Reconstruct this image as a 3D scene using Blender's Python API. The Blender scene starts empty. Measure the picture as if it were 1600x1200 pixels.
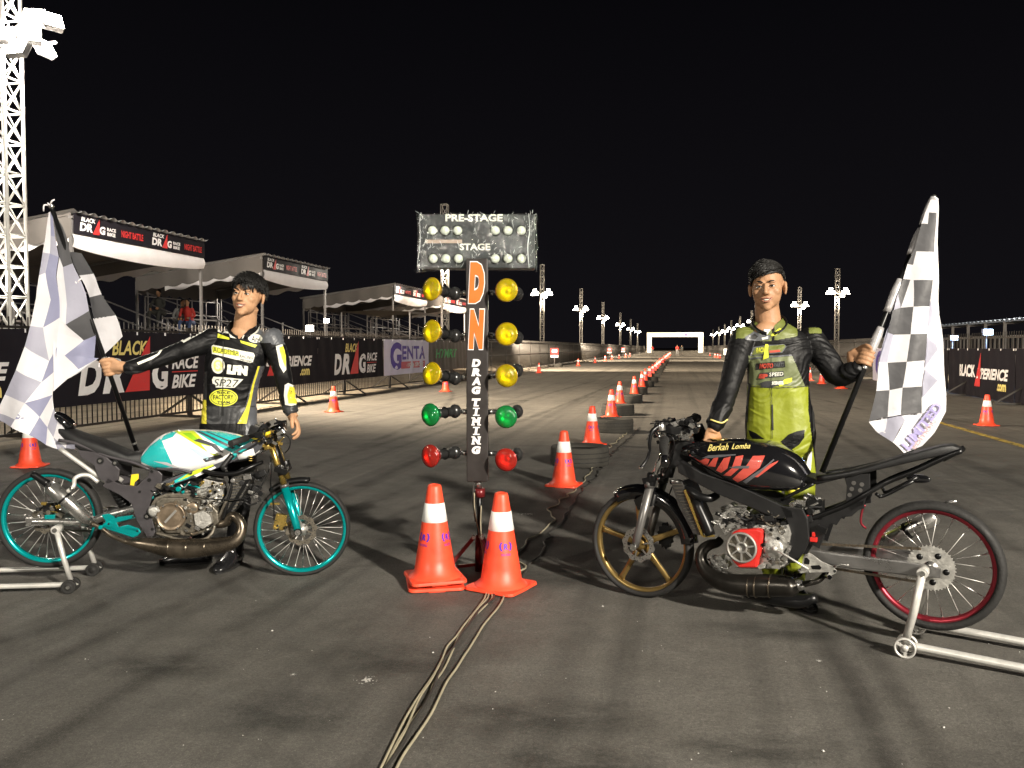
import bpy, bmesh, math, random
from mathutils import Vector, Matrix, Quaternion, noise
from mathutils.bvhtree import BVHTree
random.seed(7)
R = math.radians
scene = bpy.context.scene
COL = scene.collection

# ---------------------------------------------------------------- camera, world, lamps, exposure
CAM_H = 1.3
F_PX = 1290.0
PITCH = math.atan2(57.0, F_PX)
cam_data = bpy.data.cameras.new('camera')
cam_data.sensor_width = 36.0
cam_data.lens = F_PX / 1600.0 * 36.0
cam_data.clip_start = 0.05
cam_data.clip_end = 3000.0
cam = bpy.data.objects.new('camera', cam_data)
COL.objects.link(cam)
cam.location = (0, 0, CAM_H)
cam.rotation_euler = (R(90) - PITCH, 0, 0)
scene.camera = cam

world = bpy.data.worlds.new("World")
scene.world = world
world.use_nodes = True
wn = world.node_tree.nodes
wl = world.node_tree.links
bg = wn['Background']
tc = wn.new('ShaderNodeTexCoord'); sp = wn.new('ShaderNodeSeparateXYZ'); rp = wn.new('ShaderNodeValToRGB')
wl.new(tc.outputs['Generated'], sp.inputs[0]); wl.new(sp.outputs['Z'], rp.inputs[0]); wl.new(rp.outputs[0], bg.inputs[0])
rp.color_ramp.elements[0].position = 0.0; rp.color_ramp.elements[0].color = (0.0062, 0.0056, 0.0070, 1)
rp.color_ramp.elements[1].position = 0.45; rp.color_ramp.elements[1].color = (0.0018, 0.0017, 0.0024, 1)
bg.inputs[1].default_value = 1.0

scene.view_settings.view_transform = 'Standard'
scene.view_settings.look = 'None'
scene.view_settings.exposure = 0.0
scene.view_settings.gamma = 1.0
scene.render.engine = 'CYCLES'
scene.cycles.use_denoising = True
scene.cycles.max_bounces = 6
scene.cycles.diffuse_bounces = 2
scene.cycles.glossy_bounces = 3
scene.cycles.transparent_max_bounces = 12
scene.cycles.sample_clamp_indirect = 4.0
try:
    scene.cycles.use_light_tree = True
except Exception:
    pass

# road frame: the track runs along RD, RL points to its left; every place on it is (across, depth)
RD = Vector((257.0, F_PX, 0)).normalized()
SL = 257.0 / F_PX
def road(x0, d, z=0.0):
    return Vector((x0 + SL * d, d, z))
RR = Vector((RD.y, -RD.x, 0))     # to the right across the track
ROAD_ROT = math.atan2(-RD.x, RD.y)

cp, sn = math.cos(PITCH), math.sin(PITCH)
CAM = Vector((0, 0, CAM_H))
def ray(px, py):
    a = (px - 800.0) / F_PX; b = (600.0 - py) / F_PX
    return Vector((a, cp + b * sn, -sn + b * cp))
def P(px, py, d):
    r = ray(px, py)
    return CAM + r * (d / r.y)
def G(px, py, z=0.0):
    r = ray(px, py)
    return CAM + r * ((z - CAM_H) / r.z)
def proj(v):
    q = v - CAM
    f = q.y * cp - q.z * sn
    u = q.y * sn + q.z * cp
    return (800 + F_PX * q.x / f, 600 - F_PX * u / f)

def lamp(name, loc, power, color, size=0.35, kind='POINT', target=None, cone=120, blend=0.6):
    ld = bpy.data.lights.new(name, kind)
    ld.energy = power; ld.color = color
    ld.shadow_soft_size = size
    if kind == 'SPOT':
        ld.spot_size = R(cone); ld.spot_blend = blend
    o = bpy.data.objects.new(name, ld); COL.objects.link(o); o.location = loc
    if target is not None:
        o.rotation_euler = (Vector(target) - Vector(loc)).to_track_quat('-Z', 'Y').to_euler()
    return o
WARM = (1.0, 0.83, 0.62); NEUT = (1.0, 0.92, 0.79); COOL = (0.9, 0.93, 1.0)
# floodlights of the two rows of masts, plus fills added inside their trusses: (across, depth, power)
LEFT_MASTS = [15.0, 44.6, 76.8, 108, 140, 183, 224, 264]
RIGHT_MASTS = [75, 98, 130, 160, 190, 220, 250, 285, 331]
LAMP_Z = 6.25
for i, d in enumerate(LEFT_MASTS):
    x0 = -12.1 if i == 0 else -12.5
    c = road(x0, d, LAMP_Z)
    if i == 0:
        lamp('mast_light', c + RR * 0.6 + Vector((0, -0.1, .35)), 1000, NEUT, 0.3)
        lamp('mast_stand_flood', c + RR * 1.1 + RD * .2 + Vector((0, 0, .4)), 5000, NEUT, 0.3, 'SPOT', road(-14, 21, 4.2), 75, .7)
        for z_ in (2.5, 4.5, 6.9, 8.4): lamp('truss_fill_light', (c.x, c.y, z_), 110, NEUT, .12)  # unseen point lights added inside the truss to whiten it
        lamp('mast_flood', c + RR * 1.0 + RD * .3, 32000, WARM, 0.4, 'SPOT', road(2, 26, 0), 124, 1.0)
    else:
        lamp('mast_light', c + RR * 1.2 + Vector((0, -0.1, -0.15)), 40000, WARM, 0.3, 'SPOT', road(-1, d + 20, 0), 115, .5)
        if i in (1, 2): lamp('mast_stand_flood', c + RR * 1.2, 9000, NEUT, .3, 'SPOT', road(-18.5, d - 11, 3.2), 46, .7)
        lamp('truss_fill_glow', (c.x, c.y, LAMP_Z - .7), 900, WARM, 0.12)  # unseen point light added inside the truss to brighten it under the lamps
for i, d in enumerate(RIGHT_MASTS):
    c = road(14.5, d, LAMP_Z)
    lamp('mast_light', c - RR * 1.2 + Vector((0, -0.1, -0.15)), 34000, WARM, 0.3, 'SPOT', road(1, d + 20, 0), 115, .5)
    lamp('truss_fill_glow', (c.x, c.y, LAMP_Z - .7), 900, WARM, 0.12)  # same added fill inside the right-hand trusses
# the same rows carry on behind and beside the camera
lamp('mast_light_right', (7.0, -6.5, LAMP_Z), 19500, NEUT, 0.28)
lamp('mast_light_left', (-9.5, -8.0, LAMP_Z), 3300, NEUT, 0.28)
lamp('mast_light_side', road(14.5, 30.0, LAMP_Z), 15000, WARM, 0.35, 'SPOT', road(2, 46, 0), 115, .6)

# ---------------------------------------------------------------- materials
MATS = {}
def mat(name, col, rough=0.5, metal=0.0, var=0.12, scale=12.0, bump=0.0, bscale=60.0, coat=0.0, spec=0.5, emit=None, estr=0.0, alpha=1.0, trans=0.0, rvar=0.15, sheen=0.0):
    if name in MATS: return MATS[name]
    m = bpy.data.materials.new(name); m.use_nodes = True
    n = m.node_tree.nodes; l = m.node_tree.links
    b = n['Principled BSDF']
    b.inputs['Roughness'].default_value = rough
    b.inputs['Metallic'].default_value = metal
    b.inputs['Specular IOR Level'].default_value = spec
    b.inputs['Coat Weight'].default_value = coat
    b.inputs['Coat Roughness'].default_value = 0.06
    b.inputs['Base Color'].default_value = (*col, 1)
    if trans: b.inputs['Transmission Weight'].default_value = trans
    if alpha < 1: b.inputs['Alpha'].default_value = alpha
    if sheen: b.inputs['Sheen Weight'].default_value = sheen
    if emit:
        b.inputs['Emission Color'].default_value = (*emit, 1); b.inputs['Emission Strength'].default_value = estr
    if var > 0:
        t = n.new('ShaderNodeTexCoord')
        nz = n.new('ShaderNodeTexNoise'); nz.inputs['Scale'].default_value = scale; nz.inputs['Detail'].default_value = 6; nz.inputs['Roughness'].default_value = 0.65
        l.new(t.outputs['Object'], nz.inputs['Vector'])
        mr = n.new('ShaderNodeMapRange'); mr.inputs[1].default_value = 0.3; mr.inputs[2].default_value = 0.7
        mr.inputs[3].default_value = 1 - var; mr.inputs[4].default_value = 1 + var
        l.new(nz.outputs['Fac'], mr.inputs[0])
        mx = n.new('ShaderNodeVectorMath'); mx.operation = 'SCALE'; mx.inputs[0].default_value = col
        l.new(mr.outputs[0], mx.inputs['Scale']); l.new(mx.outputs[0], b.inputs['Base Color'])
        m2 = n.new('ShaderNodeMapRange'); m2.inputs[1].default_value = 0.3; m2.inputs[2].default_value = 0.7
        m2.inputs[3].default_value = max(0.02, rough - rvar * rough); m2.inputs[4].default_value = min(1, rough + rvar * rough * 1.5)
        l.new(nz.outputs['Fac'], m2.inputs[0]); l.new(m2.outputs[0], b.inputs['Roughness'])
    if bump > 0:
        t2 = n.new('ShaderNodeTexCoord')
        n2 = n.new('ShaderNodeTexNoise'); n2.inputs['Scale'].default_value = bscale; n2.inputs['Detail'].default_value = 5
        l.new(t2.outputs['Object'], n2.inputs['Vector'])
        bp = n.new('ShaderNodeBump'); bp.inputs['Strength'].default_value = bump; bp.inputs['Distance'].default_value = 0.01
        l.new(n2.outputs['Fac'], bp.inputs['Height']); l.new(bp.outputs[0], b.inputs['Normal'])
    MATS[name] = m
    return m

M = dict(
    rubber=mat('tyre_rubber', (0.011, 0.0105, 0.010), 0.72, bump=0.3, bscale=90, var=0.25),
    oldrubber=mat('worn_tyre_rubber', (0.038, 0.035, 0.029), 0.85, bump=0.5, bscale=40, var=0.35, scale=6),
    turq=mat('turquoise_anodised', (0.0, 0.36, 0.36), 0.22, 0.6, coat=0.3, var=0.06),
    turqp=mat('turquoise_paint', (0.02, 0.42, 0.42), 0.25, 0.0, coat=0.8, var=0.05),
    gold=mat('gold_anodised', (0.62, 0.44, 0.12), 0.25, 0.9, var=0.08),
    goldrim=mat('gold_rim_paint', (0.25, 0.17, 0.06), 0.3, 0.75, var=0.1),
    redrim=mat('red_anodised_rim', (0.25, 0.022, 0.035), 0.32, 0.7, var=0.08),
    steel=mat('brushed_steel', (0.55, 0.54, 0.52), 0.27, 0.95, var=0.12, bump=0.05, bscale=150),
    swing=mat('grey_swingarm_alloy', (0.26, 0.255, 0.25), 0.3, 0.85, var=0.15, bump=0.05, bscale=150),
    alu=mat('cast_aluminium', (0.50, 0.49, 0.46), 0.42, 0.75, var=0.3, scale=30, bump=0.35, bscale=80),
    chrome=mat('chrome', (0.75, 0.75, 0.74), 0.09, 1.0, var=0.05),
    silver=mat('silver_tube_paint', (0.58, 0.57, 0.54), 0.35, 0.4, var=0.12, scale=20),
    fork=mat('grey_fork_leg', (0.14, 0.135, 0.13), 0.35, 0.6, var=0.1),
    dcase=mat('dark_engine_case', (0.14, 0.125, 0.10), 0.42, 0.6, var=0.35, scale=25, bump=0.4, bscale=60),
    dbrown=mat('bronze_clutch_cover', (0.22, 0.17, 0.12), 0.38, 0.7, var=0.25, scale=25),
    pipe=mat('scorched_pipe_steel', (0.15, 0.125, 0.095), 0.27, 0.9, var=0.5, scale=9),
    pipeb=mat('black_pipe_steel', (0.035, 0.032, 0.028), 0.3, 0.8, var=0.4, scale=9),
    black=mat('black_satin', (0.006, 0.006, 0.0065), 0.42, var=0.15),
    gloss=mat('black_gloss_paint', (0.006, 0.006, 0.007), 0.12, coat=1.0, var=0.05),
    bmetal=mat('black_metal', (0.010, 0.010, 0.0105), 0.32, 0.5, var=0.15),
    greyf=mat('grey_frame_paint', (0.060, 0.055, 0.060), 0.42, 0.3, var=0.12),
    redc=mat('red_engine_cover', (0.55, 0.02, 0.015), 0.3, coat=0.5, var=0.08),
    grill=mat('grey_cover_ring', (0.28, 0.27, 0.25), 0.45, 0.5, var=0.15),
    white=mat('white_paint', (0.78, 0.78, 0.78), 0.3, coat=0.5, var=0.04),
    lime=mat('lime_paint', (0.50, 0.62, 0.03), 0.35, coat=0.3, var=0.06),
    yellow=mat('yellow_plastic', (0.72, 0.55, 0.02), 0.4, var=0.06),
    redp=mat('red_stripe_paint', (0.50, 0.07, 0.05), 0.3, coat=0.5, var=0.08),
    dkgrey=mat('dark_grey_paint', (0.05, 0.052, 0.06), 0.4, var=0.1),
    seat=mat('black_seat_vinyl', (0.007, 0.007, 0.0075), 0.55, bump=0.2, bscale=200),
    skin=mat('skin', (0.46, 0.26, 0.145), 0.52, spec=.35, var=0.1, scale=25, bump=0.12, bscale=120),
    skin2=mat('skin_brown', (0.34, 0.185, 0.10), 0.52, spec=.35, var=0.1, scale=25, bump=0.12, bscale=120),
    lip=mat('lips', (0.30, 0.13, 0.085), 0.4, var=0.08),
    teeth=mat('teeth', (0.75, 0.70, 0.60), 0.3, var=0.02),
    eye=mat('eye_white', (0.6, 0.58, 0.53), 0.2, var=0.02),
    iris=mat('dark_iris', (0.02, 0.012, 0.008), 0.15, var=0.0),
    hair=mat('black_hair', (0.006, 0.0055, 0.005), 0.5, spec=.35, var=0.2),
    sblack=mat('black_suit_leather', (0.0042, 0.0042, 0.0048), 0.5, var=0.2, bump=0.35, bscale=28, spec=.22),
    sgrey=mat('grey_suit_leather', (0.085, 0.09, 0.10), 0.4, var=0.15, bump=0.35, bscale=28),
    sdark=mat('charcoal_suit_leather', (0.028, 0.029, 0.031), 0.42, var=0.2, bump=0.35, bscale=28),
    syel=mat('yellow_suit_leather', (0.66, 0.58, 0.05), 0.42, var=0.1, bump=0.2, bscale=28),
    slime=mat('lime_suit_leather', (0.20, 0.23, 0.010), 0.5, var=0.12, bump=0.3, bscale=28),
    solive=mat('olive_suit_leather', (0.12, 0.14, 0.03), 0.5, var=0.15, bump=0.3, bscale=28),
    spale=mat('grey_green_suit_leather', (0.13, 0.15, 0.07), 0.5, var=0.15, bump=0.3, bscale=28),
    swhite=mat('white_suit_leather', (0.62, 0.62, 0.56), 0.42, var=0.1, bump=0.15, bscale=28),
    dwhite=mat('patch_white', (0.68, 0.68, 0.60), 0.5, var=0.06),
    dyel=mat('patch_yellow', (0.60, 0.62, 0.04), 0.5, var=0.06),
    dblk=mat('patch_black', (0.012, 0.012, 0.012), 0.5, var=0.06),
    dred=mat('patch_red', (0.45, 0.06, 0.035), 0.5, var=0.06),
    shoe=mat('black_shoe', (0.012, 0.012, 0.013), 0.25, coat=0.4),
    cone=mat('orange_cone_rubber', (0.85, 0.075, 0.03), 0.42, var=0.22, scale=6, bump=0.05, bscale=30),
    coneold=mat('red_cone_rubber', (0.70, 0.045, 0.03), 0.45, var=0.08, scale=8),
    band=mat('reflective_band', (0.85, 0.85, 0.82), 0.35, var=0.04),
    logo=mat('purple_print', (0.08, 0.02, 0.40), 0.5, var=0.1),
    banner=mat('black_banner_vinyl', (0.014, 0.0125, 0.0165), 0.6, var=0.15, scale=1.5, bump=0.25, bscale=8, spec=.08),
    bwhite=mat('banner_white', (0.75, 0.73, 0.74), 0.5, var=0.05),
    bred=mat('banner_red', (0.55, 0.03, 0.03), 0.5, var=0.08),
    byel=mat('banner_yellow', (0.75, 0.62, 0.20), 0.5, var=0.06),
    bpale=mat('pale_banner_vinyl', (0.74, 0.70, 0.88), 0.5, var=0.05, scale=1.5),
    bpurp=mat('banner_purple', (0.09, 0.05, 0.36), 0.5, var=0.06),
    bpink=mat('banner_pink_red', (0.62, 0.12, 0.16), 0.5, var=0.06),
    bbrown=mat('brown_banner_vinyl', (0.06, 0.048, 0.04), 0.5, var=0.12, scale=1.5),
    bgreen=mat('banner_green', (0.03, 0.38, 0.10), 0.5, var=0.06),
    fence=mat('dark_fence_steel', (0.028, 0.024, 0.021), 0.5, 0.4, var=0.25),
    fencel=mat('galvanised_fence_steel', (0.050, 0.046, 0.042), 0.5, 0.3, var=0.25, scale=3),
    truss=mat('white_truss_paint', (0.50, 0.48, 0.45), 0.4, 0.2, var=0.1),
    truss_lit=mat('lamplit_truss_paint', (0.82, 0.81, 0.78), 0.4, var=0.05),  # near mast only: glare of its lamps put into a whiter paint
    trussg=mat('grey_scaffold_steel', (0.22, 0.21, 0.21), 0.45, 0.5, var=0.15),
    valance=mat('white_valance_cloth', (0.75, 0.72, 0.74), 0.8, var=0.06, scale=3, bump=0.3, bscale=6),
    canvas=mat('grey_canvas', (0.12, 0.108, 0.10), 0.8, var=0.12, scale=3, bump=0.3, bscale=6),
    roofm=mat('roof_sheet', (0.45, 0.44, 0.44), 0.4, 0.5, var=0.1),
    dwood=mat('bench_board', (0.15, 0.13, 0.12), 0.6, var=0.2),
    flood=mat('floodlight_lens', (0.9, 0.9, 0.85), 0.3, var=0, emit=(1.0, 0.93, 0.80), estr=60),
    floodc=mat('cool_floodlight_lens', (0.9, 0.9, 0.9), 0.3, var=0, emit=(0.55, 0.80, 1.0), estr=14),
    board=mat('dark_board', (0.016, 0.020, 0.022), 0.45, var=0.12),
    post=mat('black_post_sheet', (0.020, 0.016, 0.015), 0.4, var=0.15),
    orange=mat('orange_letter', (0.60, 0.125, 0.010), 0.45, var=0.06),
    bulb=mat('white_bulb', (0.62, 0.66, 0.56), 0.22, coat=0.6, var=0.15, scale=60),
    ylens=mat('amber_lens', (0.78, 0.52, 0.0), 0.12, coat=1.0, var=0.3, scale=30, bump=0.5, bscale=35),
    glens=mat('green_lens', (0.0, 0.27, 0.07), 0.12, coat=1.0, var=0.3, scale=30, bump=0.5, bscale=35),
    rlens=mat('red_lens', (0.50, 0.025, 0.02), 0.15, coat=1.0, var=0.25, scale=30, bump=0.5, bscale=35),
    maroon=mat('maroon_stand_paint', (0.13, 0.012, 0.014), 0.3, 0.2, var=0.2),
    cable=mat('pale_cable', (0.30, 0.27, 0.19), 0.5, var=0.15),
    dcable=mat('dark_cable', (0.03, 0.028, 0.025), 0.5, var=0.15),
    jred=mat('red_jacket', (0.50, 0.04, 0.03), 0.8), jdark=mat('dark_jacket', (0.04, 0.04, 0.035), 0.8),
    jeans=mat('blue_jeans', (0.06, 0.09, 0.20), 0.8), jgrey=mat('grey_shirt', (0.2, 0.2, 0.2), 0.8),
    roofb=mat('blue_grey_roof', (0.16, 0.20, 0.27), 0.5, var=0.1),
    archw=mat('white_inflatable', (0.75, 0.70, 0.60), 0.5, var=0.06, scale=2),
    archp=mat('pink_print', (0.7, 0.32, 0.25), 0.5),
    navy=mat('navy_print', (0.10, 0.08, 0.20), 0.5),
    chip=mat('pale_grit', (0.5, 0.49, 0.46), 0.8),
    radi=mat('radiator_core', (0.05, 0.048, 0.045), 0.4, 0.6, var=0.3, scale=60, bump=0.6, bscale=200),
    lamph=mat('lamp_housing', (0.018, 0.018, 0.018), 0.28, coat=0.3),
)
def cloth_mat(name, col, tr=0.35):
    m = bpy.data.materials.new(name); m.use_nodes = True
    n = m.node_tree.nodes; l = m.node_tree.links
    b = n['Principled BSDF']; b.inputs['Base Color'].default_value = (*col, 1); b.inputs['Roughness'].default_value = 0.55
    t = n.new('ShaderNodeBsdfTranslucent'); t.inputs[0].default_value = (*col, 1)
    mx = n.new('ShaderNodeMixShader'); mx.inputs[0].default_value = tr
    l.new(b.outputs[0], mx.inputs[1]); l.new(t.outputs[0], mx.inputs[2]); l.new(mx.outputs[0], n['Material Output'].inputs[0])
    nz = n.new('ShaderNodeTexNoise'); nz.inputs['Scale'].default_value = 9; nz.inputs['Detail'].default_value = 3
    tcn = n.new('ShaderNodeTexCoord'); l.new(tcn.outputs['Object'], nz.inputs['Vector'])
    bp = n.new('ShaderNodeBump'); bp.inputs['Strength'].default_value = 0.35; bp.inputs['Distance'].default_value = 0.03
    l.new(nz.outputs['Fac'], bp.inputs['Height']); l.new(bp.outputs[0], b.inputs['Normal'])
    return m
M['fw'] = cloth_mat('flag_white_satin', (0.80, 0.79, 0.83))
M['fd'] = cloth_mat('flag_dark_satin', (0.080, 0.080, 0.086), 0.2)
M['fg'] = cloth_mat('flag_show_through_grey', (0.42, 0.42, 0.52))
M['fl'] = cloth_mat('flag_show_through_mauve', (0.30, 0.31, 0.46))
M['fp'] = cloth_mat('flag_show_through_print', (0.42, 0.38, 0.66))
M['fr'] = cloth_mat('flag_show_through_pink', (0.66, 0.45, 0.48))

def lens_mat(name, col):
    m = bpy.data.materials.new(name); m.use_nodes = True
    n = m.node_tree.nodes; l = m.node_tree.links; n.remove(n['Principled BSDF'])
    tr = n.new('ShaderNodeBsdfTransparent'); tr.inputs[0].default_value = (*col, 1)
    gl = n.new('ShaderNodeBsdfGlossy'); gl.inputs['Roughness'].default_value = 0.08
    df = n.new('ShaderNodeBsdfDiffuse'); df.inputs[0].default_value = (*[c * .8 for c in col], 1)
    m1 = n.new('ShaderNodeMixShader'); m1.inputs[0].default_value = .14; l.new(tr.outputs[0], m1.inputs[1]); l.new(df.outputs[0], m1.inputs[2])
    m2 = n.new('ShaderNodeMixShader'); fr = n.new('ShaderNodeFresnel'); fr.inputs[0].default_value = 1.55
    l.new(fr.outputs[0], m2.inputs[0]); l.new(m1.outputs[0], m2.inputs[1]); l.new(gl.outputs[0], m2.inputs[2]); l.new(m2.outputs[0], n['Material Output'].inputs[0])
    t = n.new('ShaderNodeTexCoord'); v = n.new('ShaderNodeTexVoronoi'); v.inputs['Scale'].default_value = 110; l.new(t.outputs['Object'], v.inputs['Vector'])
    bp = n.new('ShaderNodeBump'); bp.inputs['Strength'].default_value = .45; bp.inputs['Distance'].default_value = .006
    l.new(v.outputs['Distance'], bp.inputs['Height'])
    for q in (gl, df, fr): l.new(bp.outputs[0], q.inputs['Normal'])
    return m
M['ylens'] = lens_mat('amber_lens_glass', (1.0, 0.84, 0.03)); M['glens'] = lens_mat('green_lens_glass', (0.04, 0.62, 0.20)); M['rlens'] = lens_mat('red_lens_glass', (0.88, 0.10, 0.07))
M['yhous'] = mat('amber_tinted_reflector', (0.62, 0.40, 0.01), 0.2, 0.3, coat=.8, var=.2, scale=30); M['ghous'] = mat('green_tinted_reflector', (0.0, 0.20, 0.05), 0.2, 0.3, coat=.8); M['rhous'] = mat('red_tinted_reflector', (0.40, 0.02, 0.015), 0.2, 0.3, coat=.8)
M['bowl'] = mat('pearl_reflector', (0.85, 0.85, 0.82), 0.3, 0.25, var=.1, scale=40)
def wrap_mat():
    m = bpy.data.materials.new('clear_plastic_wrap'); m.use_nodes = True
    n = m.node_tree.nodes; l = m.node_tree.links
    n.remove(n['Principled BSDF'])
    tr = n.new('ShaderNodeBsdfTransparent'); tr.inputs[0].default_value = (0.93, 0.95, 0.95, 1)
    gl = n.new('ShaderNodeBsdfGlossy'); gl.inputs['Roughness'].default_value = 0.11
    mx = n.new('ShaderNodeMixShader')
    fr = n.new('ShaderNodeLayerWeight'); fr.inputs[0].default_value = 0.3
    mr = n.new('ShaderNodeMapRange'); mr.inputs[3].default_value = 0.06; mr.inputs[4].default_value = 0.7
    l.new(fr.outputs['Facing'], mr.inputs[0]); l.new(mr.outputs[0], mx.inputs[0])
    l.new(tr.outputs[0], mx.inputs[1]); l.new(gl.outputs[0], mx.inputs[2]); l.new(mx.outputs[0], n['Material Output'].inputs[0])
    t = n.new('ShaderNodeTexCoord'); mp = n.new('ShaderNodeMapping'); mp.inputs['Scale'].default_value = (1.6, 1, 0.7)
    nz = n.new('ShaderNodeTexNoise'); nz.inputs['Scale'].default_value = 34; nz.inputs['Detail'].default_value = 3; nz.inputs['Distortion'].default_value = 2.0
    l.new(t.outputs['Object'], mp.inputs[0]); l.new(mp.outputs[0], nz.inputs['Vector'])
    bp = n.new('ShaderNodeBump'); bp.inputs['Strength'].default_value = 1.0; bp.inputs['Distance'].default_value = 0.011
    l.new(nz.outputs['Fac'], bp.inputs['Height']); l.new(bp.outputs[0], gl.inputs['Normal'])
    return m
M['wrap'] = wrap_mat()

# ---------------------------------------------------------------- mesh builder
def catmull(pts, sub=6):
    if len(pts) < 3: return [Vector(p) for p in pts]
    pts = [Vector(p) for p in pts]
    ext = [pts[0] * 2 - pts[1]] + pts + [pts[-1] * 2 - pts[-2]]
    out = []
    for i in range(1, len(ext) - 2):
        p0, p1, p2, p3 = ext[i - 1:i + 3]
        for k in range(sub):
            t = k / sub
            out.append(0.5 * ((2 * p1) + (p2 - p0) * t + (2 * p0 - 5 * p1 + 4 * p2 - p3) * t * t + (3 * p1 - p0 - 3 * p2 + p3) * t ** 3))
    out.append(pts[-1])
    return out

TEXTS = {}
def text_mesh(s, bold=0.0, shear=0.0, spacing=1.0):
    key = (s, bold, shear, spacing)
    if key in TEXTS: return TEXTS[key]
    c = bpy.data.curves.new('t', 'FONT'); c.body = s; c.size = 1.0
    c.offset = bold; c.shear = shear; c.space_character = spacing
    c.resolution_u = 3; c.align_x = 'LEFT'
    o = bpy.data.objects.new('t', c); COL.objects.link(o)
    dg = bpy.context.evaluated_depsgraph_get(); dg.update()
    me = bpy.data.meshes.new_from_object(o.evaluated_get(dg))
    vs = [(v.co.x, v.co.y) for v in me.vertices]; fs = [tuple(p.vertices) for p in me.polygons]
    bpy.data.objects.remove(o); bpy.data.curves.remove(c); bpy.data.meshes.remove(me)
    x0 = min(v[0] for v in vs); x1 = max(v[0] for v in vs); y0 = min(v[1] for v in vs); y1 = max(v[1] for v in vs)
    vs = [((x - x0) / (x1 - x0), (y - y0) / (y1 - y0)) for x, y in vs]    # normalised to a unit box
    TEXTS[key] = (vs, fs)
    return TEXTS[key]

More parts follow.
